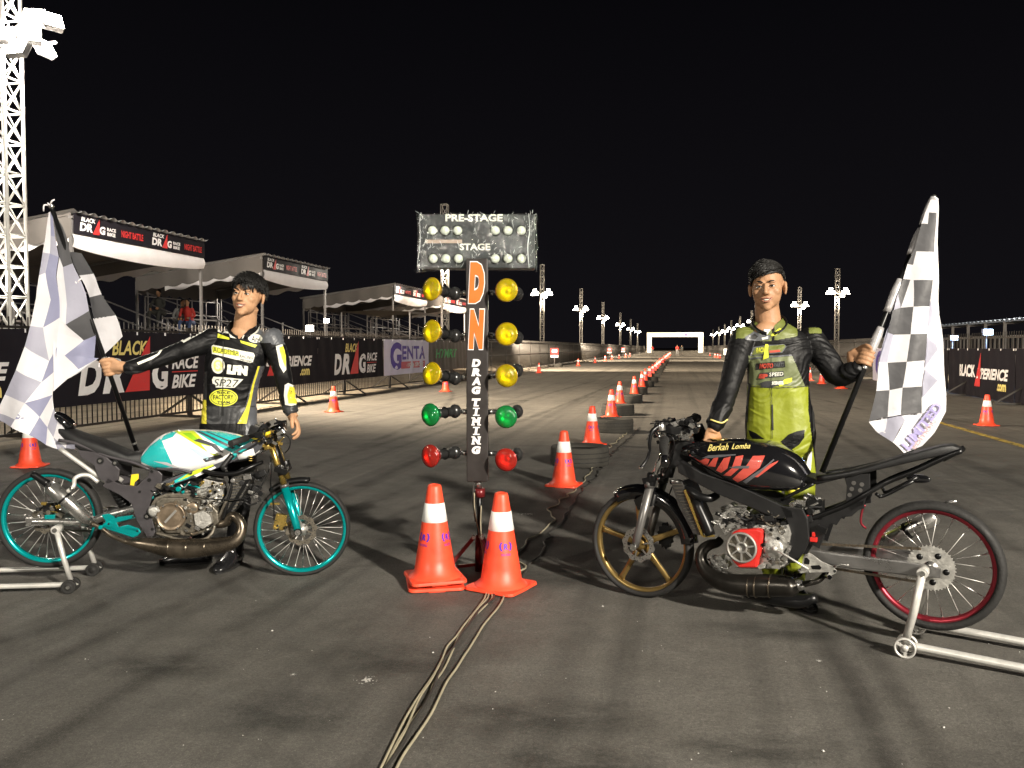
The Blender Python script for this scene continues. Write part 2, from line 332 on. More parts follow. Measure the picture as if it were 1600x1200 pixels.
class MB:
    def __init__(s):
        s.v = []; s.f = []; s.m = []; s.sm = []; s.mats = []
    def mi(s, m):
        m = M[m] if isinstance(m, str) else m
        if m not in s.mats: s.mats.append(m)
        return s.mats.index(m)
    def add(s, vs, fs, m, smooth=False):
        o = len(s.v); s.v += [Vector(v) for v in vs]; k = s.mi(m)
        for f in fs:
            s.f.append([i + o for i in f]); s.m.append(k); s.sm.append(smooth)
        return s
    def box(s, c, d, m, rot=None):
        c = Vector(c); h = Vector(d) / 2
        vs = [Vector((x * h.x, y * h.y, z * h.z)) for x in (-1, 1) for y in (-1, 1) for z in (-1, 1)]
        if rot is not None: vs = [rot @ v for v in vs]
        fs = [(0, 1, 3, 2), (4, 6, 7, 5), (0, 4, 5, 1), (2, 3, 7, 6), (0, 2, 6, 4), (1, 5, 7, 3)]
        return s.add([v + c for v in vs], fs, m)
    def bar(s, a, b, w, h, m, up=Vector((0, 0, 1))):
        a, b = Vector(a), Vector(b); d = b - a; L = d.length
        if L < 1e-6: return s
        x = d / L; y = up.cross(x)
        if y.length < 1e-4: y = Vector((0, 1, 0)).cross(x)
        y.normalize(); z = x.cross(y)
        return s.box((a + b) / 2, (L, w, h), m, Matrix((x, y, z)).transposed())
    def tube(s, pts, r, m, n=10, sub=0, smooth=True, ell=None):
        pts = [Vector(p) for p in pts]
        k0 = len(pts)
        rs = list(r) if isinstance(r, (list, tuple)) else [r] * k0
        if sub and k0 > 2:
            rr = []
            for i in range(k0 - 1):
                for j in range(sub): rr.append(rs[i] + (rs[i + 1] - rs[i]) * j / sub)
            rr.append(rs[-1]); rs = rr; pts = catmull(pts, sub)
        vs = []; fs = []
        t = (pts[1] - pts[0]).normalized()
        u = t.orthogonal().normalized()
        for i, p in enumerate(pts):
            if i == 0: tt = pts[1] - pts[0]
            elif i == len(pts) - 1: tt = pts[-1] - pts[-2]
            else: tt = (pts[i + 1] - pts[i]).normalized() + (pts[i] - pts[i - 1]).normalized()
            if tt.length < 1e-9: tt = t
            tt = tt.normalized(); q = t.rotation_difference(tt); u = q @ u; u = (u - tt * u.dot(tt)).normalized(); t = tt
            w = t.cross(u)
            for j in range(n):
                a = 2 * math.pi * j / n
                vs.append(p + (u * math.cos(a) + w * math.sin(a)) * rs[i])
        for i in range(len(pts) - 1):
            for j in range(n):
                fs.append((i * n + j, i * n + (j + 1) % n, (i + 1) * n + (j + 1) % n, (i + 1) * n + j))
        s.add(vs, fs, m, smooth)
        o = len(s.v) - len(vs); k = s.mi(m)
        s.f.append([o + j for j in range(n - 1, -1, -1)]); s.m.append(k); s.sm.append(False)
        s.f.append([o + (len(pts) - 1) * n + j for j in range(n)]); s.m.append(k); s.sm.append(False)
        return s
    def cyl(s, a, b, r, m, n=16, r2=None):
        return s.tube([a, b], [r, r if r2 is None else r2], m, n)
    def lathe(s, prof, org, axis, m, n=32, smooth=True, closed=False):
        axis = Vector(axis).normalized(); u = axis.orthogonal().normalized(); w = axis.cross(u); org = Vector(org)
        vs = []; fs = []
        for r_, z_ in prof:
            for j in range(n):
                a = 2 * math.pi * j / n
                vs.append(org + axis * z_ + (u * math.cos(a) + w * math.sin(a)) * r_)
        k = len(prof)
        for i in range(k if closed else k - 1):
            i2 = (i + 1) % k
            for j in range(n):
                fs.append((i * n + j, i * n + (j + 1) % n, i2 * n + (j + 1) % n, i2 * n + j))
        return s.add(vs, fs, m, smooth)
    def ell(s, c, r, m, rot=None, nu=20, nv=12):
        c = Vector(c); vs = []; fs = []
        for i in range(nv + 1):
            th = math.pi * i / nv
            for j in range(nu):
                ph = 2 * math.pi * j / nu
                v = Vector((r[0] * math.sin(th) * math.cos(ph), r[1] * math.sin(th) * math.sin(ph), r[2] * math.cos(th)))
                if rot is not None: v = rot @ v
                vs.append(c + v)
        for i in range(nv):
            for j in range(nu):
                fs.append((i * nu + j, (i + 1) * nu + j, (i + 1) * nu + (j + 1) % nu, i * nu + (j + 1) % nu))
        return s.add(vs, fs, m, True)
    def prism(s, front, back, m, smooth=False, side=None):
        n = len(front)
        vs = list(front) + list(back)
        s.add(vs, [tuple(range(n)), tuple(range(2 * n - 1, n - 1, -1))], m, False)
        o = len(s.v) - 2 * n; k = s.mi(side or m)
        for i in range(n):
            j = (i + 1) % n
            s.f.append([o + i, o + n + i, o + n + j, o + j]); s.m.append(k); s.sm.append(smooth)
        return s
    def loft(s, rings, m, smooth=True, caps=True):
        n = len(rings[0]); vs = [p for r_ in rings for p in r_]; fs = []
        for i in range(len(rings) - 1):
            for j in range(n):
                fs.append((i * n + j, i * n + (j + 1) % n, (i + 1) * n + (j + 1) % n, (i + 1) * n + j))
        s.add(vs, fs, m, smooth)
        if caps:
            o = len(s.v) - len(vs); k = s.mi(m)
            s.f.append([o + j for j in range(n - 1, -1, -1)]); s.m.append(k); s.sm.append(smooth)
            s.f.append([o + (len(rings) - 1) * n + j for j in range(n)]); s.m.append(k); s.sm.append(smooth)
        return s
    def text(s, string, fn, m, bold=0.0, shear=0.0, spacing=1.0):
        vs, fs = text_mesh(string, bold, shear, spacing)
        return s.add([fn(x, y) for x, y in vs], fs, m)
    def sheet(s, fn, nu, nv, m, smooth=True):
        vs = [fn(i / nu, j / nv) for j in range(nv + 1) for i in range(nu + 1)]; fs = []
        for j in range(nv):
            for i in range(nu):
                a = j * (nu + 1) + i
                fs.append((a, a + 1, a + nu + 2, a + nu + 1))
        return s.add(vs, fs, m, smooth)
    def mesh(s, name):
        me = bpy.data.meshes.new(name)
        me.from_pydata([tuple(v) for v in s.v], [], s.f)
        for m_ in s.mats: me.materials.append(m_)
        me.polygons.foreach_set('material_index', s.m)
        me.polygons.foreach_set('use_smooth', s.sm)
        me.update()
        return me
    def build(s, name, parent=None, bevel=0.0, loc=None, label=None, fix=True):
        if loc is not None:
            loc = Vector(loc)
            for v in s.v: v -= loc
        me = s.mesh(name)
        if fix:
            bm = bmesh.new(); bm.from_mesh(me); bmesh.ops.recalc_face_normals(bm, faces=bm.faces); bm.to_mesh(me); bm.free()
        o = bpy.data.objects.new(name, me); COL.objects.link(o)
        if parent is not None: o.parent = parent
        if loc is not None: o.location = loc
        if bevel:
            b = o.modifiers.new('bevel', 'BEVEL'); b.width = bevel; b.segments = 2; b.limit_method = 'ANGLE'; b.angle_limit = R(35)
        if label: o['label'] = label
        return o

def thing(name, label, cat, loc=(0, 0, 0), rotz=0.0, group=None):
    o = bpy.data.objects.new(name, None); COL.objects.link(o); o.empty_display_size = 0.1
    o.location = loc; o.rotation_euler = (0, 0, rotz); o['label'] = label; o['category'] = cat
    if group: o['group'] = group
    return o
def tag(o, label, cat, group=None, kind=None):
    if label: o['label'] = label
    if cat: o['category'] = cat
    if group: o['group'] = group
    if kind: o['kind'] = kind
    return o
def struct(o): o['kind'] = 'structure'; return o
def dup(root, loc, rotz, label, group=None, parts=True):
    c = root.copy(); COL.objects.link(c); c.location = loc; c.rotation_euler = (0, 0, rotz); c['label'] = label
    if group: c['group'] = group
    if parts:
        for ch in root.children:
            k = ch.copy(); COL.objects.link(k); k.parent = c
            for g in ch.children:
                q = g.copy(); COL.objects.link(q); q.parent = k
    return c
ORD = ['nearest', 'second', 'third', 'fourth', 'fifth', 'sixth', 'seventh', 'eighth', 'ninth', 'tenth', 'eleventh', 'twelfth', 'thirteenth', 'fourteenth', 'fifteenth',
       'sixteenth', 'seventeenth', 'eighteenth', 'nineteenth', 'twentieth']
TENS = ['', '', 'twenty', 'thirty', 'forty', 'fifty', 'sixty', 'seventy', 'eighty', 'ninety']
def ordw(i):
    i += 1
    if i <= 20: return ORD[i - 1]
    t, u = divmod(i, 10)
    if u == 0: return TENS[t][:-1] + 'ieth'
    return TENS[t] + '-' + (['', 'first'] + ORD[1:9])[u]
# ---------------------------------------------------------------- ground
def ground_material():
    m = bpy.data.materials.new('asphalt'); m.use_nodes = True
    n = m.node_tree.nodes; l = m.node_tree.links; b = n['Principled BSDF']
    t = n.new('ShaderNodeTexCoord')
    def noisef(scale, detail=6, mapping=None, rough=0.6, dist=0.0):
        z = n.new('ShaderNodeTexNoise'); z.inputs['Scale'].default_value = scale; z.inputs['Detail'].default_value = detail
        z.inputs['Roughness'].default_value = rough; z.inputs['Distortion'].default_value = dist
        if mapping:
            mp = n.new('ShaderNodeMapping'); mp.inputs['Scale'].default_value = mapping[0]; mp.inputs['Rotation'].default_value = (0, 0, mapping[1])
            l.new(t.outputs['Object'], mp.inputs[0]); l.new(mp.outputs[0], z.inputs['Vector'])
        else: l.new(t.outputs['Object'], z.inputs['Vector'])
        return z.outputs['Fac']
    def ramp(src, a, b_, lo, hi):
        r_ = n.new('ShaderNodeMapRange'); r_.inputs[1].default_value = a; r_.inputs[2].default_value = b_; r_.inputs[3].default_value = lo; r_.inputs[4].default_value = hi
        l.new(src, r_.inputs[0]); return r_.outputs[0]
    def mul(a, b_):
        q = n.new('ShaderNodeMath'); q.operation = 'MULTIPLY'; l.new(a, q.inputs[0]); l.new(b_, q.inputs[1]); return q.outputs[0]
    fine = ramp(noisef(190, 5, rough=.75), 0.3, 0.7, 0.55, 1.45)
    grit = ramp(noisef(420, 2), 0.62, 0.75, 1.0, 1.7)
    mid = ramp(noisef(7, 6, rough=0.7), 0.3, 0.7, 0.86, 1.14)
    big = ramp(noisef(0.55, 5, dist=0.6), 0.35, 0.66, 0.82, 1.12)
    stain = ramp(noisef(1.15, 3, dist=0.8), 0.54, 0.72, 1.0, 0.70)
    mark1 = ramp(noisef(1.0, 3, ((2.6, 0.035, 1), 0.0)), 0.52, 0.66, 1.0, 0.68)
    mark2 = ramp(noisef(1.0, 3, ((5.0, 0.10, 1), 0.22)), 0.54, 0.68, 1.0, 0.80)
    mark3 = ramp(noisef(1.0, 3, ((4.4, 0.07, 1), -0.30)), 0.54, 0.68, 1.0, 0.82)
    light = ramp(noisef(1.0, 3, ((3.4, 0.06, 1), 0.12)), 0.60, 0.72, 1.0, 1.25)
    v = mul(fine, grit)
    v = mul(v, ramp(noisef(62, 3, rough=.8), 0.34, 0.66, 0.72, 1.28))
    v = mul(v, ramp(noisef(95, 2), 0.64, 0.72, 1.0, 1.55))
    v = mul(v, ramp(noisef(26, 4), 0.64, 0.74, 1.0, 0.62))
    for q in (mid, big, stain, mark1, mark2, mark3, light): v = mul(v, q)
    # sandy verges past the fences
    sx = n.new('ShaderNodeSeparateXYZ'); l.new(t.outputs['Object'], sx.inputs[0])
    jit = noisef(0.8, 4)
    ad = n.new('ShaderNodeMath'); ad.operation = 'ADD'; l.new(sx.outputs['X'], ad.inputs[0]); l.new(ramp(jit, 0, 1, -1.0, 1.0), ad.inputs[1])
    verge = ramp(ad.outputs[0], -8.0, -8.8, 0, 1)
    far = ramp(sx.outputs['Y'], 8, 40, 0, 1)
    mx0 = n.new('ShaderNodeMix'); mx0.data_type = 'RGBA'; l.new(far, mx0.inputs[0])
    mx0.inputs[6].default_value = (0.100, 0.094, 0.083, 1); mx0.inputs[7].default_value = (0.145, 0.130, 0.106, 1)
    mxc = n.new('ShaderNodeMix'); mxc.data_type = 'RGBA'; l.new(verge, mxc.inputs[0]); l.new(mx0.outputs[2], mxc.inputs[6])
    mxc.inputs[7].default_value = (0.30, 0.25, 0.185, 1)
    sc_ = n.new('ShaderNodeVectorMath'); sc_.operation = 'SCALE'; l.new(mxc.outputs[2], sc_.inputs[0]); l.new(v, sc_.inputs['Scale'])
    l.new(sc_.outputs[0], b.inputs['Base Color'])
    l.new(ramp(noisef(3, 5), 0.3, 0.7, 0.62, 0.88), b.inputs['Roughness'])
    bp = n.new('ShaderNodeBump'); bp.inputs['Strength'].default_value = 0.8; bp.inputs['Distance'].default_value = 0.0045
    l.new(noisef(160, 5, rough=0.75), bp.inputs['Height'])
    bp2 = n.new('ShaderNodeBump'); bp2.inputs['Strength'].default_value = 0.25; bp2.inputs['Distance'].default_value = 0.05
    l.new(noisef(4, 5), bp2.inputs['Height']); l.new(bp.outputs[0], bp2.inputs['Normal']); l.new(bp2.outputs[0], b.inputs['Normal'])
    return m
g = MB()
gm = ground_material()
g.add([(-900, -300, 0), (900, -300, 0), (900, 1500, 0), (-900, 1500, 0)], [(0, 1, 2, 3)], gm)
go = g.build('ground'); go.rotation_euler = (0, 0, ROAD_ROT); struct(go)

def paint_mat():
    m = mat('worn_yellow_paint', (0.42, 0.30, 0.06), 0.7, var=0.35, scale=4, bump=0.4, bscale=150)
    n = m.node_tree.nodes; l = m.node_tree.links; b = n['Principled BSDF']
    t = n.new('ShaderNodeTexCoord'); z = n.new('ShaderNodeTexNoise'); z.inputs['Scale'].default_value = 14; z.inputs['Detail'].default_value = 8
    l.new(t.outputs['Object'], z.inputs['Vector'])
    r_ = n.new('ShaderNodeMapRange'); r_.inputs[1].default_value = 0.38; r_.inputs[2].default_value = 0.5; l.new(z.outputs['Fac'], r_.inputs[0]); l.new(r_.outputs[0], b.inputs['Alpha'])
    return m
yl = MB(); ym = paint_mat()
yl.sheet(lambda u, v: road(4.50 + 0.13 * u, 3 + 14.5 * v, 0.004), 1, 30, ym)
tag(yl.build('road_line'), None, None, kind='structure')

def ground_mark_mat(name, col, amax, ribbon=False):
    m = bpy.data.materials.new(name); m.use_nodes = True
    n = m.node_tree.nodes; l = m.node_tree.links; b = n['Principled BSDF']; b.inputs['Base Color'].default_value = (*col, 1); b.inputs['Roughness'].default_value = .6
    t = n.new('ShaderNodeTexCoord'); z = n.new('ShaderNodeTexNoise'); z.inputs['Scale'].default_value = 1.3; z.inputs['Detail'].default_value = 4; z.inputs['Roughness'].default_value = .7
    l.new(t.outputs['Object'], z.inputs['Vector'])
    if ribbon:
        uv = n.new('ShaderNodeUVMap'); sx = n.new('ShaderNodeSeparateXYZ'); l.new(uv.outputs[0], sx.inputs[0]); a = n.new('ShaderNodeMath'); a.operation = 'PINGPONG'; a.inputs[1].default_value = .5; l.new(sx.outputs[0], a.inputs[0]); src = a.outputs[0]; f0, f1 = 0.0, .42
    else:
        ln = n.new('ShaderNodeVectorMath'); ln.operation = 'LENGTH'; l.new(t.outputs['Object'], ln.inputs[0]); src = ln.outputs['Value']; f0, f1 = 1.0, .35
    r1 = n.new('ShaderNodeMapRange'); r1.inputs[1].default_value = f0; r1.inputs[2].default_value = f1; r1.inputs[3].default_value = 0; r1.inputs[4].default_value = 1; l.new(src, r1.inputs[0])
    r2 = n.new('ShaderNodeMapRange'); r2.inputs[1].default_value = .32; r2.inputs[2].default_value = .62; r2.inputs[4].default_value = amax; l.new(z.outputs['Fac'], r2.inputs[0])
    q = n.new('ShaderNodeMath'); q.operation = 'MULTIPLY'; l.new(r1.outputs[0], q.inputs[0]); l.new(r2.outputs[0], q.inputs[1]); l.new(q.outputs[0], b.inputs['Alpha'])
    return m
st_m = ground_mark_mat('dark_patch', (0.030, 0.030, 0.027), .42); rb_m = ground_mark_mat('tyre_mark_rubber', (0.024, 0.022, 0.020), .36, True)  # dark noise-edged patches and tyre marks laid over the asphalt
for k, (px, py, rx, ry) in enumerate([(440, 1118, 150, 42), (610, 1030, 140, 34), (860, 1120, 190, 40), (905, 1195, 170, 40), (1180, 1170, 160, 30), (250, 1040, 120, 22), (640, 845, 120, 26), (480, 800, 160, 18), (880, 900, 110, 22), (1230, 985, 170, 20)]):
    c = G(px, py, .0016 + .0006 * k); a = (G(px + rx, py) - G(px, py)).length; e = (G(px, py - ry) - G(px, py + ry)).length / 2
    b = MB(); b.sheet(lambda u, v: Vector((u * 2 - 1, v * 2 - 1, 0)), 2, 2, st_m); o = b.build('dark_patch', fix=False); o.location = c; o.scale = (a, e, 1); o.rotation_euler = (0, 0, ROAD_ROT * (.4 if k % 2 else 0)); struct(o)
def ribbon(pts, w, k):
    q = catmull([G(x, y, .0085 + .0005 * k) for x, y in pts], 10); b = MB(); vs = []
    for i, p in enumerate(q):
        d_ = (q[min(i + 1, len(q) - 1)] - q[max(i - 1, 0)]).normalized(); sd = Vector((d_.y, -d_.x, 0)) * w / 2; vs += [p - sd, p + sd]
    b.add(vs, [(2 * i, 2 * i + 1, 2 * i + 3, 2 * i + 2) for i in range(len(q) - 1)], rb_m); o = b.build('tyre_mark', fix=False)
    ul = o.data.uv_layers.new(name='UVMap')
    for lp in o.data.loops: ul.data[lp.index].uv = (lp.vertex_index % 2, lp.vertex_index // 2)
    struct(o)
for k, (pts, w) in enumerate([([(-60, 1020), (110, 968), (240, 905), (430, 835), (620, 770)], .16), ([(-60, 1100), (150, 1000), (340, 915), (540, 838), (700, 770)], .15), ([(0, 1200), (230, 1060), (420, 950), (600, 850), (760, 745)], .17), ([(560, 760), (720, 690), (860, 640), (960, 600)], .2), ([(480, 730), (640, 680), (820, 625), (930, 595)], .2), ([(1480, 1210), (1400, 1070), (1330, 960), (1290, 860), (1240, 740)], .15), ([(1400, 1210), (1345, 1080), (1290, 985), (1260, 880), (1200, 740)], .13), ([(1590, 860), (1450, 760), (1330, 690), (1200, 620)], .2), ([(560, 700), (680, 645), (700, 610), (600, 598)], .22), ([(1130, 680), (1180, 640), (1260, 622), (1350, 640)], .18)]): ribbon(pts, w, k)

# loose grit and chips scattered over the asphalt
cb = MB(); rg = random.Random(3)
for i in range(70):
    px = rg.uniform(0, 1600); py = 800 + 400 * rg.random() ** 0.8
    c = G(px, py, 0.003); s_ = rg.uniform(0.001, 0.0034) * (1.8 if rg.random() < 0.06 else 1)
    q = Matrix.Rotation(rg.uniform(0, 6.28), 3, 'Z')
    cb.add([c + q @ Vector((s_ * a, s_ * b_ * rg.uniform(0.5, 1), z_ * s_)) for a, b_, z_ in ((-1, -1, 0), (1, -0.7, 0), (0.8, 1, 0), (-0.9, 0.8, 0), (0, 0, 0.9))],
           [(0, 1, 4), (1, 2, 4), (2, 3, 4), (3, 0, 4)], 'chip')
tag(cb.build('grit'), 'pale grit and chips strewn over the grey asphalt', 'grit', kind='stuff')
# white powdery spots
def splat(px, py, rx, ry, name, label, seed):
    rr_ = random.Random(seed); mb = MB(); c = G(px, py, 0.003)
    sx = (G(px + rx, py) - G(px, py)).length; sy = (G(px, py - ry) - G(px, py)).length
    for i in range(60):
        a = rr_.uniform(0, 6.28); k = abs(rr_.gauss(0, 0.45)); s_ = min(rr_.uniform(0.0012, 0.009), sx * .09) * (1.15 - min(k, 1) * 0.8)
        p = c + Vector((math.cos(a) * k * sx, math.sin(a) * k * sy, 0.0003 * i / 10))
        mb.add([p + Vector((math.cos(t) * s_ * rr_.uniform(.6, 1.2), math.sin(t) * s_ * rr_.uniform(.6, 1.2), 0)) for t in [j * 1.047 for j in range(6)]], [tuple(range(6))], 'chip')
    tag(mb.build(name), None, None, kind='structure')
splat(572, 1063, 22, 9, 'paint_spatter', '', 1)
splat(825, 803, 22, 3, 'paint_spatter', '', 2)
splat(1280, 1033, 7, 3, 'paint_spatter', '', 5)
splat(458, 1054, 8, 3, 'paint_spatter', '', 6)

# ---------------------------------------------------------------- light masts
def mast(x0, d, top, w, label, grp, near=False, tint='truss', side=1):
    LAMP_Z = 6.72 if near else 6.25
    c = road(x0, d); w = w if near else .34
    t = thing('light_mast', label, 'light mast', c, ROAD_ROT, grp)
    b = MB(); h = w / 2; r_ = 0.025 if near else 0.015
    nseg = int(round(top / (w * 1.35 if near else w * 1.6))); dz = top / nseg
    cs = [(-h, -h), (h, -h), (h, h), (-h, h)]
    for x, y in cs: b.tube([(x, y, 0), (x, y, top)], r_ * 1.25, tint, 6)
    for k in range(nseg + 1):
        for j in range(4):
            x, y = cs[j]; x2, y2 = cs[(j + 1) % 4]
            b.tube([(x, y, k * dz), (x2, y2, k * dz)], r_ * 0.8, tint, 5)
            if k < nseg:
                if near: b.tube([(x, y, k * dz), (x2, y2, (k + 1) * dz)], r_ * .6, tint, 5); b.tube([(x2, y2, k * dz), (x, y, (k + 1) * dz)], r_ * .6, tint, 5)
                else: b.tube([(x, y, (k + k % 2) * dz - (k % 2) * 0), (x2, y2, (k + 1 - k % 2) * dz)] if k % 2 == 0 else [(x2, y2, k * dz), (x, y, (k + 1) * dz)], r_ * .6, tint, 5)
    b.build('truss', t)
    b = MB(); b.box((0, 0, 0.05), (w * 2.2, w * 2.2, 0.1), 'trussg'); b.build('base_plate', t, bevel=0.01)
    b = MB()
    for s_ in (-1, 1): b.bar((-0.9, s_ * (h + .04), LAMP_Z + 0.05), (0.9, s_ * (h + .04), LAMP_Z + 0.05), 0.035, 0.035, tint)
    b.build('crossbar', t)
    for k, (x, y, az) in enumerate(((-0.8, -0.25, -35), (-0.45, -0.35, -15), (0.45, -0.35, 15), (0.8, -0.25, 35), (0.6, 0.3, 90)) + (((.95, -.3, 20), (1.1, -.1, 60), (.7, -.4, 0)) if near else ((-.62, -.32, -25), (.62, -.32, 25), (.35, -.36, 8)))) :
        rot = Matrix.Rotation(R(az), 3, 'Z') @ Matrix.Rotation(R(-28), 3, 'X')
        f = MB(); o = Vector((x, y, LAMP_Z - 0.02 + (.28 if k in (5, 6) else -.27 if k == 7 else 0))); f.box(o, (0.36, 0.12, 0.30), 'trussg', rot)
        fo = f.build('floodlight', t, bevel=0.01)
        q = MB(); q.box(o + rot @ Vector((0, -0.066, 0)), (0.34, 0.012, 0.28), 'flood', rot); q.build('lens', fo)
    return t
TOPS = 8.95
mast(-12.1, 15.0, 9.4, 0.42, 'large white truss light mast at the left edge, nearest of all', 'truss masts along the track', near=True, tint='truss_lit')
for i, d in enumerate(LEFT_MASTS[1:]):
    lab = 'white truss light mast rising directly behind the PRE-STAGE board' if i == 0 else '%s tall truss light mast past the amber lamps along the far left fence' % ordw(i - 1)
    mast(-12.5, d, TOPS, 0.42, lab, 'truss masts along the track')
for i, d in enumerate(RIGHT_MASTS):
    lab = ('tall truss light mast between the right rider and his flag' if i == 0 else 'bright truss light mast just right of the right rider head' if i == 1 else '%s truss light mast along the right fence, toward the finish arch' % ordw(i))
    mast(14.5, d, 8.4, 0.42, lab, 'truss masts along the track')

# ---------------------------------------------------------------- crowd barriers
def barrier_parts(t, L, H, m, feet=True, nb=32):
    f = MB()
    f.bar((0, 0, 0.12), (L, 0, 0.12), 0.035, 0.035, m); f.bar((0, 0, H - 0.08), (L, 0, H - 0.08), 0.035, 0.035, m)
    f.bar((0, 0, H * 0.55), (L, 0, H * 0.55), 0.03, 0.03, m)
    f.bar((0.02, 0, 0.05), (0.02, 0, H), 0.05, 0.05, m); f.bar((L - 0.03, 0, 0.05), (L - 0.03, 0, H), 0.05, 0.05, m)
    for k in range(1, nb): f.cyl((k * L / nb, 0, 0.10), (k * L / nb, 0, H + 0.06), 0.010, m, 5)
    f.build('grille_frame', t)
    f = MB()
    f.bar((0.02, -0.62, 0.03), (0.02, 0.62, 0.03), 0.05, 0.04, m)
    f.bar((0.02, -0.60, 0.05), (0.02, -.02, 0.42), 0.035, 0.035, m); f.bar((0.02, 0.60, 0.05), (0.02, .02, 0.42), 0.035, 0.035, m)
    f.build('foot', t)
BL = 3.62
HR = math.atan2(RD.y, RD.x)
pl = thing('crowd_barrier', 'tall dark barred crowd barrier, nearest panel at the left behind the black banners', 'barrier', road(-9, 8.15), HR, 'barriers along the left side')
barrier_parts(pl, BL, 1.66, M['fence'])
d = 8.15 + BL * RD.y; i = 1
far_me = None
pf = None
while d < 232:
    if i < 8: dup(pl, road(-9, d), HR, 'tall dark barred crowd barrier, %s panel from the left end behind the banners' % ordw(i), 'barriers along the left side')
    else:
        if pf is None:
            pf = thing('crowd_barrier', 'x', 'barrier', road(-9, d), HR, 'barriers along the left side'); barrier_parts(pf, BL, 1.66, M['fencel']); pf['label'] = 'grey barred crowd barrier, first bare panel past the HTMRT banner'
        else: dup(pf, road(-9, d), HR, 'grey barred crowd barrier, %s bare panel past the HTMRT banner' % ordw(i - 8), 'barriers along the left side')
    d += BL * RD.y; i += 1
pr = thing('crowd_barrier', 'x', 'barrier', road(7.85, 15), HR, 'barriers along the right side'); barrier_parts(pr, BL, 1.62, M['fencel'], nb=26)
pr['label'] = 'pale barred crowd barrier, nearest panel at the right edge behind the black banner'
d = 15 + BL * RD.y; i = 1
while d < 232:
    dup(pr, road(7.85, d), HR, 'pale barred crowd barrier, %s panel from the right edge toward the arch' % ordw(i), 'barriers along the right side')
    d += BL * RD.y; i += 1

# ---------------------------------------------------------------- banners
def tri_logo(b, F, x0, x1, y0, y1, m='bred'):
    b.add([F(x0, y0), F(x1, y0), F(x1 + (x1 - x0) * 0.05, y1)], [(0, 1, 2)], m)
def T(b, F, s, x0, x1, y0, y1, m, bold=0.03, shear=0.25, sp=1.0):
    b.text(s, lambda x, y: F(x0 + (x1 - x0) * x, y0 + (y1 - y0) * y), m, bold, shear, sp)
def art_drag(b, F):
    T(b, F, 'BLACK', .36, .56, .66, .87, 'byel', .025, .25)
    T(b, F, 'D', .20, .31, .13, .62, 'bwhite', .05, .25); T(b, F, 'R', .315, .425, .13, .62, 'bwhite', .05, .25)
    tri_logo(b, F, .43, .565, .13, .94)
    T(b, F, 'G', .58, .68, .13, .62, 'bwhite', .05, .15)
    T(b, F, 'RACE', .70, .88, .43, .64, 'bwhite', .03, .25); T(b, F, 'BIKE', .70, .86, .13, .34, 'bwhite', .03, .25)
    b.add([F(.70, .38), F(.87, .38), F(.87, .395), F(.70, .395)], [(0, 1, 2, 3)], 'bred')
def art_xp(b, F):
    tri_logo(b, F, .44, .54, .22, .92)
    T(b, F, 'BLACK', .20, .46, .40, .66, 'bwhite', .05, 0)
    T(b, F, 'XPERIENCE', .475, .93, .38, .60, 'bwhite', .04, .3)
    T(b, F, '.com', .78, .90, .18, .32, 'byel', .04, .0)
def art_genta(b, F):
    T(b, F, 'G', .13, .35, .14, .92, 'bpurp', .045, 0); T(b, F, 'ENTA', .37, .90, .42, .82, 'bpurp', .035, 0, 1.12)
    b.add([F(.34, .16), F(.90, .16), F(.90, .36), F(.34, .36)], [(0, 1, 2, 3)], 'bpink')
    F2 = lambda x, y: F(x, y) + F.n * 0.004
    b.text('AUTO & SPORT', lambda x, y: F2(.37 + .50 * x, .20 + .12 * y), M['bwhite'], .03, 0)
def art_ht(b, F):
    T(b, F, 'HTMRT', .14, .70, .42, .72, 'bgreen', .02, .3)
def bwave(x, v, ph): return .011 * math.sin(x * 5.2 + ph) * (1.15 - v) + .007 * math.sin(x * 11.5 + v * 2.4 + ph) + .006 * math.sin(x * 3 - v * 5)
class Fr:
    def __init__(s, o, e, L, z0, z1, n): s.o, s.e, s.L, s.z0, s.z1, s.n = o, e, L, z0, z1, n
    def __call__(s, x, y): return s.o + s.e * (x * s.L) + Vector((0, 0, s.z0 + (s.z1 - s.z0) * y)) + s.n * (.010 + bwave(x * s.L, y, s.o.x * 3))
def banner(o, e, L, z0, z1, n, m, art, label, grp, name='banner'):
    b = MB(); ph = o.x * 3
    fr_ = lambda u, v: o + e * (u * L) + Vector((0, 0, z0 + (z1 - z0) * v)) + n * bwave(u * L, v, ph) + Vector((0, 0, -.012 * abs(math.sin(u * math.pi * 6.12)) * (1 if v > .99 else 0)))
    b.sheet(fr_, 60, 6, m)
    F = Fr(o, e, L, z0, z1, n)
    if art: art(b, F)
    # eyelet ties
    for k in range(7):
        p = o + e * (L * (0.01 + k / 6.12)) + Vector((0, 0, z1 - 0.03)) + n * 0.008
        b.box(p, (0.02, 0.02, 0.05), 'bwhite')
    ob = b.build(name, loc=o, fix=False)
    tag(ob, label, 'banner', grp); return ob
nl = RR.copy(); bd = 4.6 / RD.y; bdL = 4.6 / RD.y
gB = 'banners tied to the barriers'
SEQ = [(6.8, 11.38, 'banner', art_xp, 'black BLACKXPERIENCE banner at the far left, behind the waving flag'),
       (11.4, 15.98, 'banner', art_drag, 'black BLACK DRAG RACE BIKE banner behind the left rider outstretched arm'),
       (16.0, 20.58, 'banner', art_xp, 'black BLACKXPERIENCE.com banner partly hidden behind the left rider'),
       (20.6, 25.18, 'banner', art_drag, 'black BLACK DRAG RACE BIKE banner between the left rider and the purple GENTA banner'),
       (25.2, 29.8, 'bpale', art_genta, 'pale lilac GENTA AUTO & SPORT banner with purple letters on the left fence'),
       (29.82, 35.2, 'bbrown', art_ht, 'brown banner with green HTMRT lettering beside the lilac GENTA banner')]
